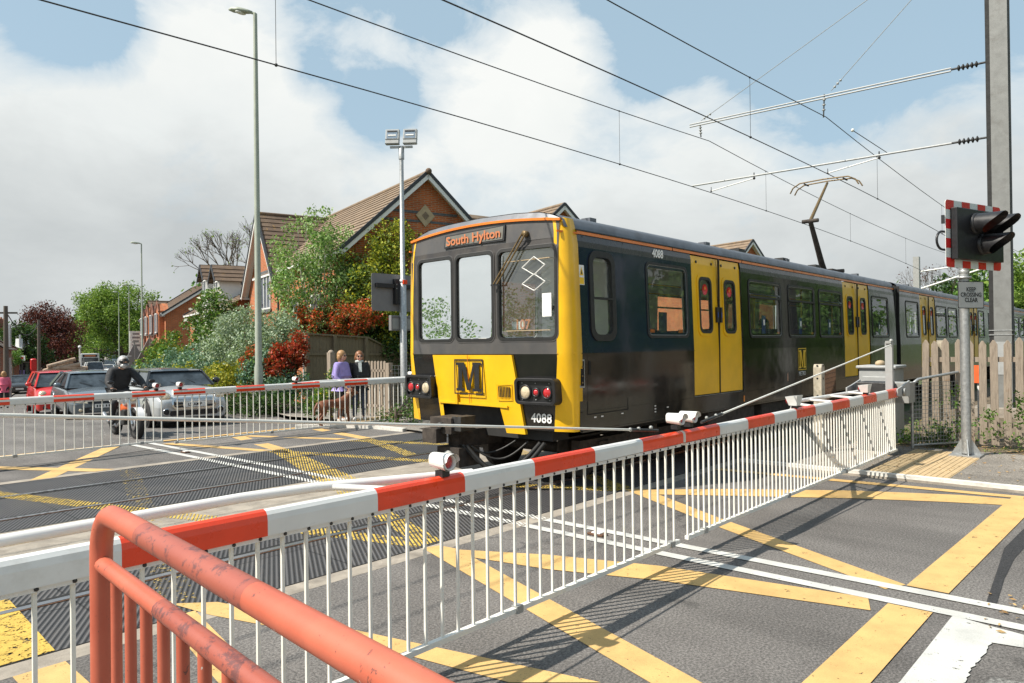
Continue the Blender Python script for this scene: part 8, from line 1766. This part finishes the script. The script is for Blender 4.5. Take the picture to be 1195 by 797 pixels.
# trees beyond the fence on the camera's right
tree('lineside_tree', 'dense dark green tree beyond the signal board', 'tree', bx(1108, 400, 62), LOB([(1106, 345, 62, 1.6, 1.8), (1120, 350, 60, 2.2, 2.2), (1112, 370, 62, 2.4, 2.4), (1100, 372, 63, 1.6, 1.6)]), 90, 5000, .8, .16, ['leaf_dark', 'leaf_green'], .2, zb=-.1)
tree('lineside_tree', 'green tree seen between the signal post and the tall mast', 'tree', bx(1150, 400, 50), LOB([(1148, 340, 50, 1.8, 2.0), (1160, 350, 50, 2.0, 2.4), (1145, 365, 50, 2.0, 2.2)]), 90, 5500, .7, .15, ['leaf_green', 'leaf_lime'], .2, zb=-.1)
tree('lineside_tree', 'bright green tree at the edge beyond the tall mast', 'tree', bx(1192, 400, 44), LOB([(1192, 330, 44, 1.6, 1.6), (1205, 345, 44, 2.4, 2.6), (1185, 360, 45, 1.6, 1.8), (1215, 330, 43, 2.2, 2.6)]), 100, 6500, .7, .14, ['leaf_lime', 'leaf_green'], .2, zb=-.1)
for i, (x, y, r, h) in enumerate(((18.5, -3.2, 1.5, 4.2), (22.5, -2.5, 1.7, 5.0), (27, -3.8, 2.0, 5.5), (31, -2.4, 1.8, 4.8), (36, -4, 2.2, 5.6), (42, -3.0, 2.2, 5.5))):
    tree('lineside_tree', ['short bushy tree first behind the picket fence', 'bushy tree second behind the picket fence', 'wide bushy tree third along the line', 'round bushy tree fourth along the line', 'tall bushy tree fifth along the line', 'dark bushy tree last along the line'][i], 'tree', (x, y), [((x, y, h * .62), (r, r, h * .36)), ((x + .6, y + .3, h * .4), (r, r * .9, h * .3)), ((x - .7, y, h * .45), (r * .8, r * .8, h * .28))], 60, 3800, .65, .13, ['leaf_green', 'leaf_dark'], .14, group='bushy trees along the fence side of the line', zb=-.05)
for i, (x, y, r, h) in enumerate(((24, -9, 3.2, 8.5), (33, -10, 3.6, 9.5), (43, -9.5, 3.6, 9), (54, -9, 4.0, 10), (17, -12, 2.8, 7))):  # out-of-view trees added to darken what the train side reflects
    tree('tall_tree', ['tall full tree first behind the bushy line', 'tall full tree second behind the bushy line', 'tall full tree third behind the bushy line', 'tall full tree fourth behind the bushy line', 'tall full tree standing apart nearest the road'][i], 'tree', (x, y), [((x, y, h * .62), (r, r, h * .36)), ((x + 1.2, y + .6, h * .42), (r, r * .9, h * .34)), ((x - 1.4, y, h * .42), (r * .9, r * .8, h * .34))], 110, 7000, 1.0, .2, ['leaf_green', 'leaf_dark'], .22, group='tall trees on the fence side of the line', zb=-.05)
m_b = [(-70, 60, 9), (-90, 30, 10), (-50, 95, 9), (-110, 80, 11), (90, 60, 10), (120, 30, 10), (70, 90, 9), (130, 90, 12), (150, -20, 10), (40, 70, 9), (60, 130, 10), (100, 140, 11)]
cl = []
for x, y, h in m_b: cl += lobes_clumps([((x, y, h * .5), (h * 1.3, h * 1.3, h * .5)), ((x + h, y + h * .6, h * .4), (h, h, h * .45))], 60)
o = leaves(cl, 40000, 2.0, .26, 'leaf_green', 'distant_woods', None); tag(o, 'belt of far green woodland closing off the horizon', 'woodland', kind='stuff')
# ivy and weeds along the picket fence foot
pl_c = []
for _ in range(70): s = rng.uniform(-.3, 4.5); pq_ = fa + fd * s; pl_c.append(Vector((pq_.x + rng.normal(-.08, .12), pq_.y + rng.normal(0, .1), .10 + abs(rng.normal(0, .16)))))
for px, py, n_ in ((1102, 500, 16), (1150, 495, 8), (1190, 480, 14), (1118, 470, 8), (1062, 515, 18), (1050, 520, 10), (1090, 508, 10)):
    q = onX(px, py, 13.65)
    for _ in range(n_): pl_c.append(q + Vector((rng.normal(0, .05), rng.normal(0, .11), rng.normal(0, .14))))
o = leaves(pl_c, 2300, .10, .025, ['leaf_ivy', 'leaf_green'], 'ivy', None, aspect=.6); tag(o, 'green ivy and weeds creeping up the foot of the picket fence', 'ivy')
gc = [Vector((rng.uniform(13.3, 16), rng.uniform(-3, 4.7), .06)) for _ in range(260)] + [Vector((rng.uniform(11.9, 14.5), rng.uniform(14.8, 20.5), .03)) for _ in range(200)] + [Vector((rng.uniform(13, 20), rng.uniform(3.3, 4.7), .05)) for _ in range(120)]
o = leaves(gc, 9000, .16, .026, ['leaf_ivy', 'dry_leaf'], 'grass', None, flat=.35, aspect=.25); tag(o, 'tufts of rough grass and low weeds along the verges', 'grass', kind='stuff')
